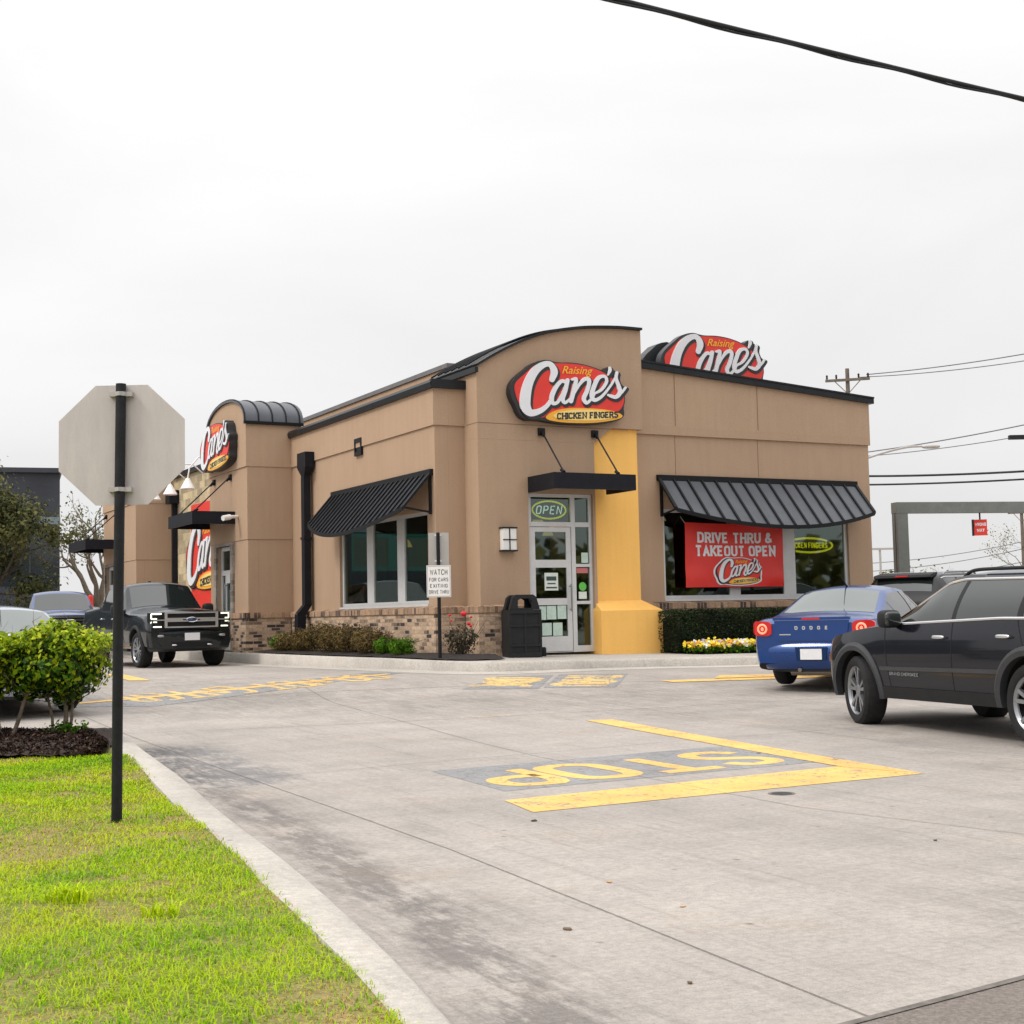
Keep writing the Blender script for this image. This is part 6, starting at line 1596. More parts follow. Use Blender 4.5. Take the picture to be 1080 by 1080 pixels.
    for sd in (1, -1):
        mb = MB(); rows = []
        for z in (.875, .95, 1.05, 1.14, 1.205):
            rows.append([(2.975 - .30 * max(0, a - .35) ** 1.6, sd * (.665 + .275 * a), z) for a in np.linspace(0, 1, 10)])
        mb.grid(rows); mb.grid([[(p[0] - .05, p[1], p[2]) for p in r] for r in rows])
        for e in (rows[0], rows[-1]): mb.grid([e, [(p[0] - .05, p[1], p[2]) for p in e]])
        h = mb.build('headlight', M['lens'] if not lit else M['under'], t, 40)
        if lit:
            mb = MB()
            xx = lambda a: 2.988 - .30 * max(0, a - .35) ** 1.6
            for z in (.90, 1.18):
                mb.tube([(xx(a), sd * (.665 + .275 * a), z) for a in np.linspace(.05, .80, 8)], .015, 8)
            for z0, z1 in ((.90, 1.005), (1.075, 1.18)): mb.tube([(xx(.80), sd * (.665 + .275 * .8), z) for z in (z0, z1)], .015, 8)
            for z in (1.005, 1.075): mb.tube([(xx(a), sd * (.665 + .275 * a), z) for a in np.linspace(.42, .80, 5)], .013, 8)
            mb.build('lamp_strip', M['ledlit'], h, 60)
    mb = MB(); mb.blob((-.35, 0, 1.965), (.09, .025, .03), .7); mb.build('roof_aerial', M['plastic'], t, 50)
    c.wheels(.40, .27, 6, .83, R(4) if lit else 0, 0 if lit else 1)
    return t
blk = paint_car('black green truck paint', (.008, .010, .0105), .22, .1, .04, .6, .25)
s_ = 1.0
def at_b(u, v): return bw(u, v)
tx, ty = bw(-2.93, 7.55 + 1.92 * s_)
pk = build_pickup('pickup_truck', 'black pickup truck with lit angular headlights facing the camera', (tx, ty, g(tx, ty) + .0), YAW - math.pi / 2 + R(2), blk, True, s_)
pk.scale = (s_ * .97, s_ * .98, s_)
navyp = paint_car('navy and silver truck paint', (.05, .075, .17), .28, .35, .05)
build_pickup('pickup_truck', 'blue and silver pickup truck parked farther back behind the silver sedan', (-13.4, 41.3, g(-13, 41)), R(-66), navyp, False, 1.0)
whitep = paint_car('white van paint', (.7, .7, .7), .35, .0, .05)
build_suv('suv', 'white car with dark windows far off below the bare tree', (-16.6, 56, g(-16, 56)), R(10), whitep, 0, False)
# ================================================================== plants
def limb(mb, p0, d, L, r, depth, spread=.6, ends=None, n=5, up=.25, shrink=.7):
    """a bent tapering limb that forks"""
    pts = [Vector(p0)]; dd = Vector(d).normalized(); rs = [r]
    for i in range(n):
        dd = (dd + Vector(rng.normal(size=3)) * .12 + Vector((0, 0, up * .15))).normalized()
        pts.append(pts[-1] + dd * L / n); rs.append(r * (1 - .45 * (i + 1) / n))
    mb.tube([tuple(p) for p in pts], rs, 7 if r > .02 else 5)
    if ends is not None and depth <= 1: ends.extend([tuple(p) for p in pts[1:]])
    if depth > 0:
        for k in range(2 + (rng.random() < .55)):
            nd = (dd + Vector(rng.normal(size=3)) * spread).normalized()
            limb(mb, tuple(pts[-1 - int(rng.integers(0, 3))]), nd, L * rng.uniform(.6, .85), r * .52, depth - 1, spread, ends, n, up, shrink)
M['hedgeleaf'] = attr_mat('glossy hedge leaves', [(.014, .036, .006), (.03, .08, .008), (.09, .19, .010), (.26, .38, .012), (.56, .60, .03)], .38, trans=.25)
M['boxleaf'] = attr_mat('boxwood leaves', [(.006, .012, .005), (.014, .026, .009), (.03, .05, .016), (.06, .09, .028)], .5, trans=.15)
M['brownleaf'] = attr_mat('bronze shrub leaves', [(.025, .018, .010), (.07, .052, .020), (.14, .095, .035), (.22, .15, .055), (.19, .17, .045)], .7, trans=.2)
M['limeleaf'] = attr_mat('bright green leaves', [(.03, .08, .006), (.07, .17, .01), (.13, .28, .015), (.2, .38, .03)], .55, trans=.3)
M['oakleaf'] = attr_mat('olive oak leaves', [(.045, .052, .022), (.11, .115, .04), (.20, .19, .07), (.30, .27, .10)], .7, trans=.2)
M['budleaf'] = attr_mat('young tree leaves', [(.05, .06, .02), (.1, .13, .03), (.2, .24, .05)], .7, trans=.3)
# ---- clipped shrubs on bare trunks, behind the lawn
def hedge_shrub(label, cx, cy, w, d, z0, z1, trunks, n=8200):
    base = float(lawn_z(cx, cy)) + .12
    t = thing('clipped_shrub', label, 'shrub', (cx, cy, base))
    mb = MB(); ends = []
    for (x, y, tx_, ty_, r) in trunks:
        P = catmull([(x, y, -.12), (x + (tx_ - x) * .25 + .02, y, .14), (x + (tx_ - x) * .55 - .02, y + .04, .34), (tx_, ty_, .62)], 4)
        mb.tube([tuple(p) for p in P], list(np.linspace(r, r * .6, len(P))), 8)
        for k in range(5): limb(mb, tuple(P[-1 - k % 5]), (rng.normal() * .7, rng.normal() * .5, .7), .34, r * .42, 2, .7, ends, 4)
    mb.build('trunk', M['bark'], t, 60)
    cz = (z0 + z1) / 2 - base
    p, nr, _ = clump_points(n, 120, np.array([0, 0, cz]), np.array([w / 2 - .06, d / 2 - .08, (z1 - z0) / 2 - .05]), False, .15)
    # clipped top with leaves standing out; pale ones more frequent towards the top
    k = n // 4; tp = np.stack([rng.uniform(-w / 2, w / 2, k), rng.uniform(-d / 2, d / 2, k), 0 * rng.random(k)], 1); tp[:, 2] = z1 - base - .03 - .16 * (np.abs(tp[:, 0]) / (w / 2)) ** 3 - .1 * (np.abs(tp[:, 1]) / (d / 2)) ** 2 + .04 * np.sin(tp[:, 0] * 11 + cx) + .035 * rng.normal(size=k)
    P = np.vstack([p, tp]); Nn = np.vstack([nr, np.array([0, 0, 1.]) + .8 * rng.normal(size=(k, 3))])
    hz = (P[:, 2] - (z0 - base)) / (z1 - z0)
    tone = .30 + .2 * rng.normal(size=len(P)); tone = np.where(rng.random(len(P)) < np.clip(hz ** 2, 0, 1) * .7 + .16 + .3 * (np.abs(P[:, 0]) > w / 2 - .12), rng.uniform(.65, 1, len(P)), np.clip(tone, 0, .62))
    leaf_mesh('crown', P, Nn + .4 * rng.normal(size=Nn.shape), rng.uniform(.035, .085, len(P)), M['hedgeleaf'], tone, t, .55)
    return t
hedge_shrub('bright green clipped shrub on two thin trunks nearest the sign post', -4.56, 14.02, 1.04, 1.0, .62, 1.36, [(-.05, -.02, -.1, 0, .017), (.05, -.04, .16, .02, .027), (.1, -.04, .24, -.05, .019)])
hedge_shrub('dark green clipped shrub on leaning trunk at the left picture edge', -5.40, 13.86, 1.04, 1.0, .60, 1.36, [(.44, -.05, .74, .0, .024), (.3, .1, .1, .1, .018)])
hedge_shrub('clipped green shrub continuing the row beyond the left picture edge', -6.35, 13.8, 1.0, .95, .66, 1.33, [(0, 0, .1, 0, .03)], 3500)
# small weed at the trunk foot
P = np.array([-4.42, 13.9, float(lawn_z(-4.42, 13.9)) + .17]) + rng.normal(size=(160, 3)) * np.array([.08, .05, .03]); tag(leaf_mesh('weed', P, rng.normal(size=(160, 3)) + np.array([0, 0, .8]), .05, M['limeleaf'], rng.random(160) * .6), 'small green weed at the foot of the shrub trunks', 'weed')
# ---- planting by the building
def mound(name, label, u, v, r, h, mat, n, size, cat='shrub', group=None, droop=0., aspect=.3, clumps=40, box=False, cr=.16):
    x, y = bw(u, v); z = pad_z(u, v) + .02
    t = thing(name, label, cat, (x, y, z), YAW, group)
    mb = MB(); 
    for k in range(7): mb.tube([(rng.normal() * .03, rng.normal() * .03, -.02), (rng.normal() * r[0] * .3, rng.normal() * r[1] * .3, h * .5), (rng.normal() * r[0] * .5, rng.normal() * r[1] * .5, h * .85)], [.012, .009, .004], 5)
    mb.build('stem', M['barkdark'], t)
    p, nr, i = clump_points(n, clumps, np.array([0, 0, h * .5]), np.array([r[0] - cr * .6, r[1] - cr * .6, h * .5 - cr * .5]), box, cr)
    p[:, 2] = np.abs(p[:, 2]); nr = nr + rng.normal(size=nr.shape) * .5
    ct = rng.random(clumps)[i]
    tone = np.clip(.25 + .35 * ct + .2 * rng.normal(size=len(p)), 0, 1)
    leaf_mesh('foliage', p, nr, rng.uniform(.6, 1.3, len(p)) * size, mat, tone, t, aspect)
    return t
for i, (v, rr, hh) in enumerate(((5.45, .62, .62), (4.55, .66, .66), (3.55, .68, .64), (2.6, .66, .60), (1.72, .55, .52), (6.3, .42, .42))):
    mound('bronze_shrub', ['bronze brown mounding shrub under the downspout', 'bronze brown shrub second from the downspout by brick wall', 'bronze brown shrub under the left edge of the side window', 'bronze brown shrub under the middle of the side window', 'low bronze shrub beside the bright green clumps', 'small bronze shrub behind the bright green clump by the tower'][i], -.62, v, (.46, rr, 0), hh, M['brownleaf'], 2600, .085, group='bronze shrubs along the brick wall', aspect=.22, clumps=60)
for i, (u, v, rr, hh) in enumerate(((-.62, .95, .30, .36), (-.60, .28, .33, .36), (-.70, 6.85, .30, .40))):
    mound('green_clump', ['bright green leafy clump beside the bronze shrubs', 'bright green leafy clump nearest the building corner', 'bright green leafy clump at the foot of the side tower'][i], u, v, (.3, rr, 0), hh, M['limeleaf'], 1500, .075, group='bright green clumps in the planting bed', aspect=.25, clumps=30, cr=.11)
t = mound('rose_bush', 'thin dark rose bush with red blooms behind the road sign', .05, -.9, (.36, .34, 0), .62, attr_mat('dark rose leaves', [(.02, .022, .012), (.05, .045, .025), (.08, .07, .035)], .6), 700, .055, aspect=.5, clumps=40, cr=.12)
mb = MB()
for k in range(14):
    p = (rng.normal() * .05, rng.normal() * .05, 0); a = (rng.normal() * .26, rng.normal() * .2, rng.uniform(.4, .7)); mb.tube([p, (a[0] * .6, a[1] * .6, a[2] * .6), a], [.008, .006, .003], 5)
mb.build('twig', M['barkdark'], t)
M['rosered'] = pmat('red rose petals', (.62, .012, .03), .5)
for i, (x, y, z, r_) in enumerate(((-.05, -.2, .78, .055), (-.28, -.1, .76, .025), (.05, -.2, .6, .035), (.14, -.1, .56, .03), (.2, 0, .72, .022), (-.28, -.15, .66, .022))):
    mb = MB(); mb.blob((x, y, z), (r_, r_, r_ * .9), 1., 10, 7)
    for a in np.linspace(0, 6.28, 6)[:-1]: mb.blob((x + r_ * .6 * math.cos(a), y + r_ * .6 * math.sin(a), z + r_ * .1), (r_ * .5, r_ * .5, r_ * .6), 1., 7, 5)
    mb.build('rose_flower', M['rosered'], t, 60)
# boxwood hedge and pansies in front of the right window
x, y = bw(6.95, -.98); t = thing('boxwood_hedge', 'dark clipped boxwood hedge under the banner window', 'hedge', (x, y, pad_z(6.95, -.98)), YAW)
n = 17000; P = np.stack([rng.uniform(-2.5, 2.5, n), rng.uniform(-.42, .42, n), rng.uniform(.02, .86, n)], 1)
f_ = rng.random(n); P[:, 1] = np.where(f_ < .5, -.42 + np.abs(rng.normal(size=n)) * .05, P[:, 1]); P[:, 2] = np.where((f_ > .5) & (f_ < .8), .86 - np.abs(rng.normal(size=n)) * .05, P[:, 2]); P[:, 0] = np.where(f_ > .9, np.sign(P[:, 0]) * (2.5 - np.abs(rng.normal(size=n)) * .05), P[:, 0])
P += .02 * np.sin(P[:, [1, 2, 0]] * 9 + P[:, [2, 0, 1]] * 5)
leaf_mesh('foliage', P, rng.normal(size=(n, 3)) + np.array([0, -.5, .4]), rng.uniform(.03, .06, n), M['boxleaf'], np.clip(.42 + .2 * np.sin(P[:, 0] * 4 + P[:, 2] * 6) + .22 * rng.normal(size=n), 0, 1), t, .6)
mb = MB(); mb.blob((0, 0, .40), (2.40, .33, .38), .2, 24, 8); mb.build('shaded_core', pmat('hedge inner shade', (.012, .014, .008), 1.), t)  # dark blob stands in for the shade inside the hedge
k = 520; U = rng.uniform(4.62, 9.3, k); V = rng.uniform(-1.82, -1.48, k)
W = np.array([bw(a, b) for a, b in zip(U, V)]); Z = np.array([pad_z(a, b) for a, b in zip(U, V)])
base = np.stack([W[:, 0], W[:, 1], Z], 1)
lp = np.repeat(base, 9, 0) + rng.normal(size=(k * 9, 3)) * np.array([.06, .06, .03]) + np.array([0, 0, .09])
fp = np.repeat(base, 3, 0)[: k * 3] + np.array([0, 0, .19]) + rng.normal(size=(k * 3, 3)) * np.array([.05, .05, .035])
pet = np.repeat(fp, 5, 0) + rng.normal(size=(len(fp) * 5, 3)) * .012
kind = rng.choice([1, 2, 3, 4], len(fp), p=[.52, .16, .22, .10])
mi = np.concatenate([np.zeros(len(lp), int), np.repeat(kind, 5)])
fl = [M['limeleaf'], pmat('yellow petals', (.85, .66, .02), .6), pmat('orange petals', (.75, .30, .02), .6), pmat('white petals', (.8, .78, .72), .6), pmat('pale violet petals', (.5, .45, .65), .6)]
vdir = np.array([-math.sin(YAW) * -1 * 0 - .1, -.75, .65])
o = leaf_mesh('pansy_bed', np.vstack([lp, pet]), np.vstack([rng.normal(size=lp.shape) + np.array([0, 0, .8]), vdir + .45 * rng.normal(size=pet.shape)]), np.concatenate([rng.uniform(.04, .07, len(lp)), rng.uniform(.045, .065, len(pet))]), fl, rng.random(len(lp) + len(pet)) * .55, None, .85, mi)
tag(o, 'low bed of yellow and white pansies along the hedge foot', 'flower bed', None, 'stuff')
# ---- trees far left
def tree(name, label, x, y, h, cr, leaves, lsize, mat, bark, forks=3, trunk_r=.22, fork_z=.28, spread=.55, cb=.5, group=None, sub=1.):
    z = g(x, y); t = thing(name, label, 'tree', (x, y, z), 0, group)
    mb = MB(); ends = []
    P = [(0, 0, -.1), (.05, .02, h * fork_z * .5), (-.03, 0, h * fork_z)]; mb.tube(P, [trunk_r * 1.25, trunk_r, trunk_r * .9], 10)
    for k in range(forks):
        a = 2 * math.pi * k / forks + rng.normal() * .3
        limb(mb, (-.03, 0, h * fork_z * (.95 + .0 * k)), (math.cos(a) * .65, math.sin(a) * .65, .9), h * .30, trunk_r * .6, 4, spread, ends, 5, .35)
    mb.build('trunk', bark, t, 60)
    E_ = np.array(ends); 
    i = rng.integers(0, len(E_), leaves); d = rng.normal(size=(leaves, 3))
    P = E_[i] + d * cr * rng.random((leaves, 1)) * np.array([1, 1, .7])
    tone = np.clip(.35 + .28 * np.sin(E_[i][:, 0] * 2.1 + E_[i][:, 2] * 2.7) + .2 * rng.normal(size=leaves), 0, 1)
    leaf_mesh('crown', P, d + np.array([0, 0, .5]), rng.uniform(.6, 1.3, leaves) * lsize, mat, tone, t, .6)
    return t
tree('oak_tree', 'full olive green tree in front of the dark office block', -21.2, 56, 7.0, .6, 17000, .18, M['oakleaf'], M['barkdark'], 5, .2, .25, .6)
tree('bare_tree', 'thin grey tree with few leaves between office block and restaurant', -16.9, 57, 6.6, .25, 900, .13, M['budleaf'], M['bark'], 4, .22, .26, .5)
tree('oak_tree', 'second olive tree farther left before the dark office block', -25.5, 60, 6.6, .6, 12000, .2, M['oakleaf'], M['barkdark'], 5, .2, .25, .6)
def far_bush(label, x, y, r, h, mat, n, size):
    z = g(x, y); t = thing('far_bush', label, 'bush', (x, y, z))
    mb = MB(); ends = []
    for k in range(5): limb(mb, (rng.normal() * .1, rng.normal() * .1, -.05), (rng.normal() * .5, rng.normal() * .5, 1), h * .5, .04, 2, .6, ends, 4)
    mb.build('stem', M['barkdark'], t)
    p, nr, i = clump_points(n, 40, np.array([0, 0, h * .55]), np.array([r, r, h * .45]), False, .4)
    leaf_mesh('foliage', p, nr, size, mat, np.clip(.4 + .25 * rng.normal(size=n), 0, 1), t, .6)
far_bush('reddish brown bare bush in front of the dark office block', -19.8, 50, 1.3, 2.1, attr_mat('red brown twigs', [(.05, .03, .025), (.1, .06, .05), (.15, .1, .08)], .9), 1400, .12)
far_bush('light green bush at the corner of the dark office block', -18.9, 66, 1.4, 2.2, M['limeleaf'], 1200, .2)
for i, (x, y, r_, h) in enumerate(((19.3, 76, 2.2, 2.0), (21.6, 82, 2.0, 2.6), (24.6, 90, 2.4, 3.2))):
    far_bush(['low grey green bush beyond the lot right of the restaurant', 'rounded grey green bush behind the frame post', 'taller grey green bush far behind the parked cars'][i], x, y, r_, h, M['oakleaf'], 900, .3)
# leafless far trees at the right
for i, (x, y, h) in enumerate(((20.6, 70, 3.4), (43.4, 118, 8.5))):
    z = g(x, y); t = thing('bare_tree', ['small bare tree far behind the black car roof', 'pale leafing tree at the far right picture edge'][i], 'tree', (x, y, z)); mb = MB(); ends = []
    mb.tube([(0, 0, -.1), (0, 0, h * .35)], [.12, .1], 8)
    for k in range(4): limb(mb, (0, 0, h * .33), (math.cos(k * 1.6) * .6, math.sin(k * 1.6) * .6, 1), h * .28, .05, 3, .5, ends, 5)
    mb.build('trunk', M['bark'], t); E_ = np.array(ends); n = 60 if i == 0 else 400; ii = rng.integers(0, len(E_), n)
    leaf_mesh('crown', E_[ii] + rng.normal(size=(n, 3)) * .3, rng.normal(size=(n, 3)), .16, M['budleaf'], rng.random(n), t, .6)

# unseen woods at both sides and behind, added for the windows to mirror
def unseen_wood(x0, y0, x1, y1, h, n):
    t_ = rng.random(n); hh = h * (.65 + .35 * np.sin(t_ * 37) * np.sin(t_ * 71 + 1)); P = np.stack([x0 + (x1 - x0) * t_, y0 + (y1 - y0) * t_, hh * rng.random(n) ** .8], 1) + rng.normal(size=(n, 3)) * np.array([2, 2, .4])
    P[:, 2] = np.maximum(P[:, 2], .3); o = leaf_mesh('unseen_woodland', P, rng.normal(size=(n, 3)) + np.array([0, 0, .4]), rng.uniform(.9, 1.8, n), M['oakleaf'], rng.random(n), None, .8)
    o['kind'] = 'stuff'
unseen_wood(75, -70, 80, 40, 8.5, 5000); unseen_wood(-66, -10, -62, 95, 3.6, 5000); unseen_wood(-70, -55, 75, -60, 8, 5000)
# ================================================================== distance
# dark glass office block
ob = thing('office_block', 'dark glass office block with pale band at the far left', 'office building', (-23.95, 74, g(-22, 74)), R(19.5))
M['darkwall'] = pmat('dark office cladding', (.034, .038, .05), .45, vary=.3, vscale=.5)
M['officeglass'] = pmat('dark office glazing', (.02, .026, .032), .12, 0, spec=.7)
mb = MB(); mb.box(-40, 0, 0, 20, -.3, 3.0); mb.box(-40, 0, .3, 20, 3.0, 9.0); mb.build('wall', M['darkwall'], ob)
mb = MB(); mb.box(-40, -.02, .02, .295, 3.02, 6.2); w = mb.build('window_band', M['officeglass'], ob)
mb = MB()
for x in np.arange(-39, 0, 1.5): mb.box(x - .03, x + .03, -.01, .02, 3.05, 6.2)
mb.build('mullion', M['darkwall'], w)
mb = MB(); mb.box(-40, .02, .0, .29, 6.25, 6.65); mb.build('pale_band', pmat('grey blue spandrel', (.16, .2, .22), .4), ob)
mb = MB(); mb.box(-40.1, .1, -.05, 20.1, 9.0, 9.25); mb.build('roof', M['darkwall'], ob)
# low pale shop far behind, red post
lb = thing('low_shop', 'low pale shop building far behind the bare tree', 'shop', (-16.5, 92, g(-16, 92)), R(2))
mb = MB(); mb.box(-4, 16, 0, 12, -.2, 3.2); mb.build('wall', pmat('pale pink render', (.55, .44, .38), .9, vary=.15, vscale=.4), lb)
mb = MB(); mb.box(-4.2, 16.2, -.2, 12.2, 3.2, 3.7); mb.build('roof', pmat('pale roof trim', (.5, .47, .45), .8), lb)
mb = MB()
for x in (-2.5, 2, 6.5): mb.box(x, x + 2.4, -.03, .01, .9, 2.5)
mb.build('window', M['officeglass'], lb)
rp = thing('marker_post', 'slim red post in front of the bare tree trunk', 'post', (-16.6, 55, g(-16.6, 55))); mb = MB(); mb.tube([(0, 0, 0), (0, 0, 2.0)], .11, 10); mb.lathe([(.11, 2.0), (.1, 2.06), (0, 2.1)], 12); mb.build('tube', M['red'], rp, 40)
# low tan wall beyond the lot at the right
tw = thing('boundary_wall', 'low tan boundary wall between the restaurant end and the frame post', 'wall', (15.0, 56, g(15, 56)), R(4)); mb = MB(); mb.box(-6, 9, 0, .3, -.2, 1.75); mb.build('panel', pmat('tan wall render', (.52, .36, .2), .9, vary=.1), tw); mb = MB(); mb.box(-6.05, 9.05, -.05, .35, 1.75, 1.83); mb.build('cap', pmat('tan wall cap', (.5, .42, .33), .9), tw)
# clearance frame over the drive-thru lane
cf = thing('clearance_frame', 'grey steel height frame over the drive lane at right', 'height frame', (9.42, 34.0, g(9.4, 34)), R(12))
M['framegrey'] = pmat('grey painted steel frame', (.155, .165, .155), .6, vary=.15, vscale=4)
mb = MB(); mb.box(-.13, .15, -.14, .14, -.1, 3.215); mb.build('post', M['framegrey'], cf); mb = MB(); mb.box(5.2, 5.48, -.14, .14, -.1, 3.215); mb.build('post', M['framegrey'], cf)
mb = MB(); mb.box(-.14, 5.5, -.145, .145, 3.217, 3.48); mb.build('beam', M['framegrey'], cf)
mb = MB(); mb.tube([(-.131, -.02, 0), (-.131, -.02, 3.2)], .008, 5); mb.build('joint_seam', M['under'], cf)
hs = thing('hanging_sign', 'red hanging sign with white words under the grey frame', 'sign', (cf.location.x + 2.1, cf.location.y + .45, cf.location.z), R(-8))
mb = MB(); mb.box(-.155, .155, -.05, .05, 2.66, 3.05); mb.build('board', M['red'], hs)
mb = MB(); mb.tube([(0, 0, 3.05), (0, 0, 3.22)], .02, 6); mb.build('hanger', M['black'], hs)
mb = MB(); mb.box(-.19, -.157, -.06, .06, 2.655, 3.055); mb.build('edge', M['plastic'], hs)
for txt, z, h, W in (('WRONG', 2.89, .08, .25), ('WAY', 2.74, .09, .17)):
    ls, w0 = letter_lines(txt, 1, .6, .4, .2); mb = MB(); add_lines(mb, ls, .2, lambda x, y, e: (x * W / w0, -.052 - e, z + y * h), .0003); mb.build('white_lettering', M['letter'], hs)
# utility poles and lines
def pole(label, x, y, h, arm, rot, r=.15, name='utility_pole'):
    t = thing(name, label, 'utility pole', (x, y, g(x, y)), rot)
    mb = MB(); mb.tube([(0, 0, -.5), (0, 0, h)], [r * 1.15, r * .75], 10); mb.build('pole', M['polewood'], t, 40)
    mb = MB(); mb.box(-arm / 2, arm / 2, -.2, -.1, h - .75, h - .60); mb.tube([(-arm * .3, -.16, h - .7), (0, -.14, h - 1.5), (arm * .3, -.16, h - .7)], .03, 5); c = mb.build('crossarm', M['polewood'], t)
    for k in (-.46, -.25, .25, .46):
        mb = MB(); mb.lathe([(.03, 0), (.06, .06), (.05, .16), (.07, .2), (.03, .26)], 8, 'z', (arm * k, -.15, h - .60)); mb.build('insulator', M['plastic'], c)
    return t
pole('weathered utility pole with crossarm rising behind the sloping roof', 19.5, 80, 14.7, 2.5, R(-14))
pole('slim distant utility pole with small crossarms at the right edge', 43.0, 118, 9.3, 2.2, R(-20), .17)
def cable(label, pts, r, mat, name='overhead_cable', cat='cable', group=None):
    o = MB(); o.tube([tuple(p) for p in catmull(pts, 8)], r, 6); return tag(o.build(name, mat, None, 60), label, cat, group)
def pxpt(az_x, elev_y, d):
    """point given as sideways and upward slope from the camera at depth d (metres)"""
    return (az_x * d, d, 1.38 + elev_y * d)
def sag(a, b, s, n=9):
    return [(a[0] + (b[0] - a[0]) * t, a[1] + (b[1] - a[1]) * t, a[2] + (b[2] - a[2]) * t - 4 * s * t * (1 - t)) for t in np.linspace(0, 1, n)]
G_ = 'distant lines crossing the sky at right'
cable('distant line running from the crossarm up to the right, upper of pair', sag((20.6, 80, 14.75), (37, 68, 16.0), .5), .030, M['wirefar'], group=G_)
cable('distant line running from the crossarm to the right, lower of pair', sag((20.2, 80, 14.6), (37, 68, 15.5), .6), .026, M['wirefar'], group=G_)
cable('distant line at middle height beside the wall edge, upper strand', sag((18.6, 74, 9.55), (33, 62, 11.6), .35), .030, M['wirefar'], group=G_)
cable('distant line at middle height beside the wall edge, lower strand', sag((18.6, 74, 9.35), (33, 62, 10.9), .45), .022, M['wirefar'], group=G_)
cable('dark distant cable nearly level above the grey frame, upper of two', sag((13.0, 55, 6.55), (28, 50, 6.85), .3), .042, M['wire'], group=G_)
cable('dark distant cable nearly level above the grey frame, lower of two', sag((13.0, 55, 6.2), (28, 50, 6.5), .25), .036, M['wire'], group=G_)
for i, (z0, z1) in enumerate(((5.0, 6.6), (4.3, 6.0), (3.6, 4.9), (3.0, 4.2))):
    cable(['faint thin wire seen through the frame, topmost of four', 'faint thin wire seen through the frame, second of four', 'faint thin wire seen through the frame, third of four', 'faint thin wire seen through the frame, lowest of four'][i], sag((27, 118, z0), (43, 118, z1), .4), .03, M['wirefar'], group='faint wires behind the frame')
# street lamp arm reaching out from behind the building, small far lamp
sl = thing('street_lamp', 'street lamp on a long curved arm beyond the building corner', 'street lamp', (14.3, 62, g(14, 62)))
mb = MB(); mb.tube([(0, 0, 0), (0, 0, 7.2)], [.12, .08], 8); mb.build('pole', M['galv'], sl)
mb = MB(); mb.tube([tuple(p) for p in catmull([(0, 0, 7.0), (1.8, 0, 7.65), (3.2, 0, 8.0), (4.0, 0, 8.05)], 5)], .05, 6); mb.build('arm', M['galv'], sl)
mb = MB(); mb.blob((4.4, 0, 8.02), (.42, .14, .09), .8); mb.build('lamp_head', M['galv'], sl, 50)
s2 = thing('street_lamp', 'small distant double lamp post between wall edge and frame', 'street lamp', (19.0, 72.5, g(19, 72)))
mb = MB(); mb.tube([(0, 0, 0), (0, 0, 3.9)], .06, 6); mb.build('pole', M['galv'], s2); mb = MB(); mb.box(-.5, .75, -.08, .08, 3.9, 4.0); mb.build('lamp_head', M['galv'], s2)
s3 = thing('street_lamp', 'dark lamp head at the far right picture edge', 'street lamp', (20.2, 50, g(20, 50)))
mb = MB(); mb.tube([(0, 0, 0), (0, 0, 7.0)], .08, 8); mb.build('pole', M['galv'], s3); mb = MB(); mb.box(-2.3, 0, -.1, .1, 6.85, 7.0); mb.build('lamp_head', M['plastic'], s3)
# thick bundled cable overhead
a, b = pxpt(.0883, .4491, 12.0), pxpt(.3808, .3683, 14.0)
A, Bq = np.array(a), np.array(b); d = Bq - A
pts = [tuple(A - d * 1.5 + np.array([0, 0, .22])), tuple(A - d * .5 + np.array([0, 0, .05])), tuple(A), tuple((A + Bq) / 2 - np.array([0, 0, .008])), tuple(Bq), tuple(Bq + d * .5 + np.array([0, 0, .05])), tuple(Bq + d * 1.2 + np.array([0, 0, .2]))]
oc_ = thing('overhead_cable', 'thick black bundled cable crossing the upper right sky', 'cable', (0, 0, 0))
mb = MB(); P = catmull(pts, 14); mb.tube([tuple(p) for p in P], .022, 8); mb.build('main_strand', M['wire'], oc_, 60)
mb = MB(); mb.tube([(p[0], p[1] + .012 * math.sin(i * .8), p[2] - .028 + .008 * math.cos(i * .8)) for i, p in enumerate(P)], .013, 6); mb.build('lashed_strand', M['wire'], oc_, 60)

# ================================================================== sky, sun, camera
w = bpy.data.worlds.new('World'); scene.world = w; w.use_nodes = True
nt = w.node_tree; N, Lk = nt.nodes, nt.links
bg = N['Background']
sky = N.new('ShaderNodeTexSky'); sky.sky_type = 'NISHITA'; sky.sun_disc = False
SUN_EL, SUN_AZ = R(48), R(-118)          # azimuth from +Y, clockwise positive: sun stands to the left, a little behind
sky.sun_elevation = SUN_EL; sky.sun_rotation = SUN_AZ
sky.air_density = 1.0; sky.dust_density = 3.0
tc = N.new('ShaderNodeTexCoord'); sp = N.new('ShaderNodeSeparateXYZ'); Lk.new(tc.outputs['Generated'], sp.inputs[0])
pw = N.new('ShaderNodeMath'); pw.operation = 'POWER'; pw.inputs[1].default_value = 2.2; pw.use_clamp = True; Lk.new(sp.outputs[2], pw.inputs[0])
mr = N.new('ShaderNodeMapRange'); mr.inputs[1].default_value = 0; mr.inputs[2].default_value = 1; mr.inputs[3].default_value = SKY_H; mr.inputs[4].default_value = SKY_Z; Lk.new(pw.outputs[0], mr.inputs[0])
mp = N.new('ShaderNodeMapping'); mp.inputs['Scale'].default_value = (1, 1, 2.6); Lk.new(tc.outputs['Generated'], mp.inputs[0])
n1 = N.new('ShaderNodeTexNoise'); n1.inputs['Scale'].default_value = 2.0; n1.inputs['Detail'].default_value = 6; n1.inputs['Roughness'].default_value = .5; n1.inputs['Distortion'].default_value = .4; Lk.new(mp.outputs[0], n1.inputs['Vector'])
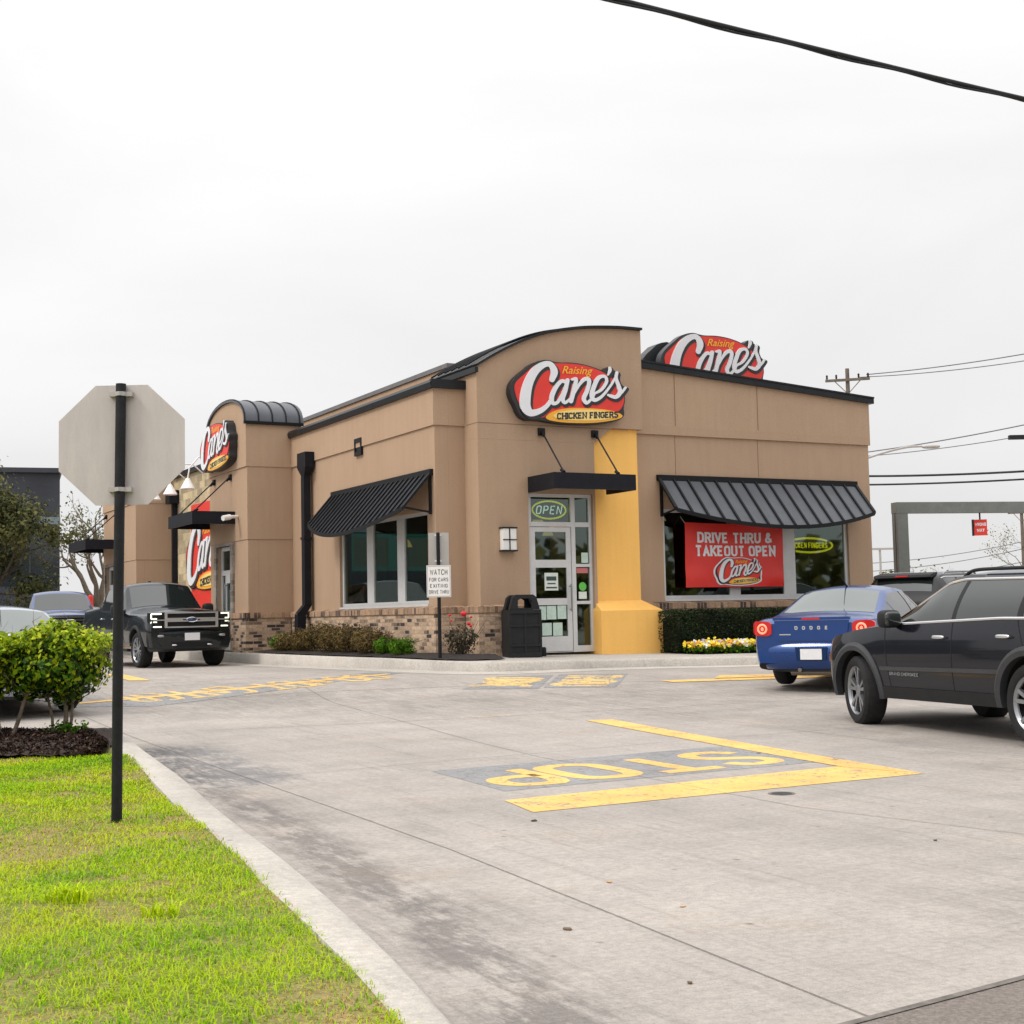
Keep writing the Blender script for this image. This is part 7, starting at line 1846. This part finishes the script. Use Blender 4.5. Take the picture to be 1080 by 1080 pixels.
cr = N.new('ShaderNodeMapRange'); cr.inputs[1].default_value = .3; cr.inputs[2].default_value = .7; cr.inputs[3].default_value = .91; cr.inputs[4].default_value = 1.07; Lk.new(n1.outputs[0], cr.inputs[0])
# a touch brighter towards the sun side (left), greyer to the right
dr_ = N.new('ShaderNodeVectorMath'); dr_.operation = 'DOT_PRODUCT'; dr_.inputs[1].default_value = (-.8, -.2, .3); Lk.new(tc.outputs['Generated'], dr_.inputs[0])
d2 = N.new('ShaderNodeMapRange'); d2.inputs[1].default_value = -.6; d2.inputs[2].default_value = .8; d2.inputs[3].default_value = .96; d2.inputs[4].default_value = 1.06; Lk.new(dr_.outputs['Value'], d2.inputs[0])
m1 = N.new('ShaderNodeMath'); m1.operation = 'MULTIPLY'; Lk.new(mr.outputs[0], m1.inputs[0]); Lk.new(cr.outputs[0], m1.inputs[1])
m2 = N.new('ShaderNodeMath'); m2.operation = 'MULTIPLY'; Lk.new(m1.outputs[0], m2.inputs[0]); Lk.new(d2.outputs[0], m2.inputs[1])
vs_ = N.new('ShaderNodeVectorMath'); vs_.operation = 'SCALE'; vs_.inputs[0].default_value = (10.05, 9.95, 9.95); Lk.new(m2.outputs[0], vs_.inputs['Scale'])
hs_ = N.new('ShaderNodeHueSaturation'); hs_.inputs['Saturation'].default_value = .35; Lk.new(sky.outputs[0], hs_.inputs['Color'])
mx = N.new('ShaderNodeMixRGB'); mx.inputs[0].default_value = .93; Lk.new(hs_.outputs[0], mx.inputs[1]); Lk.new(vs_.outputs[0], mx.inputs[2])
Lk.new(mx.outputs[0], bg.inputs['Color']); bg.inputs['Strength'].default_value = .1
sd = bpy.data.lights.new('sun', 'SUN'); sd.energy = SUN_E; sd.angle = R(14); sd.color = (1, .94, .85)
so = bpy.data.objects.new('sun', sd); COL.objects.link(so)
dirv = Vector((math.sin(SUN_AZ) * math.cos(SUN_EL), math.cos(SUN_AZ) * math.cos(SUN_EL), math.sin(SUN_EL)))
so.rotation_euler = (-dirv).to_track_quat('-Z', 'Y').to_euler(); so.location = (-20, -10, 30)
cd = bpy.data.cameras.new('camera'); co = bpy.data.objects.new('camera', cd); COL.objects.link(co); scene.camera = co
cd.sensor_width = 36; cd.lens = 36 * 1477.3 / 1080; cd.clip_start = .1; cd.clip_end = 6000
T_, Rl = R(4.196), R(1.238)
fw = Vector((0, math.cos(T_), math.sin(T_))); up = Vector((0, -math.sin(T_), math.cos(T_))); rt = Vector((1, 0, 0))
r2 = rt * math.cos(Rl) - up * math.sin(Rl); u2 = rt * math.sin(Rl) + up * math.cos(Rl)
co.matrix_world = Matrix(((r2.x, u2.x, -fw.x, 0), (r2.y, u2.y, -fw.y, 0), (r2.z, u2.z, -fw.z, 1.38), (0, 0, 0, 1)))
scene.view_settings.view_transform = 'Standard'; scene.view_settings.look = 'None'; scene.view_settings.exposure = 0; scene.view_settings.gamma = 1
scene.cycles.max_bounces = 8; scene.cycles.transparent_max_bounces = 16
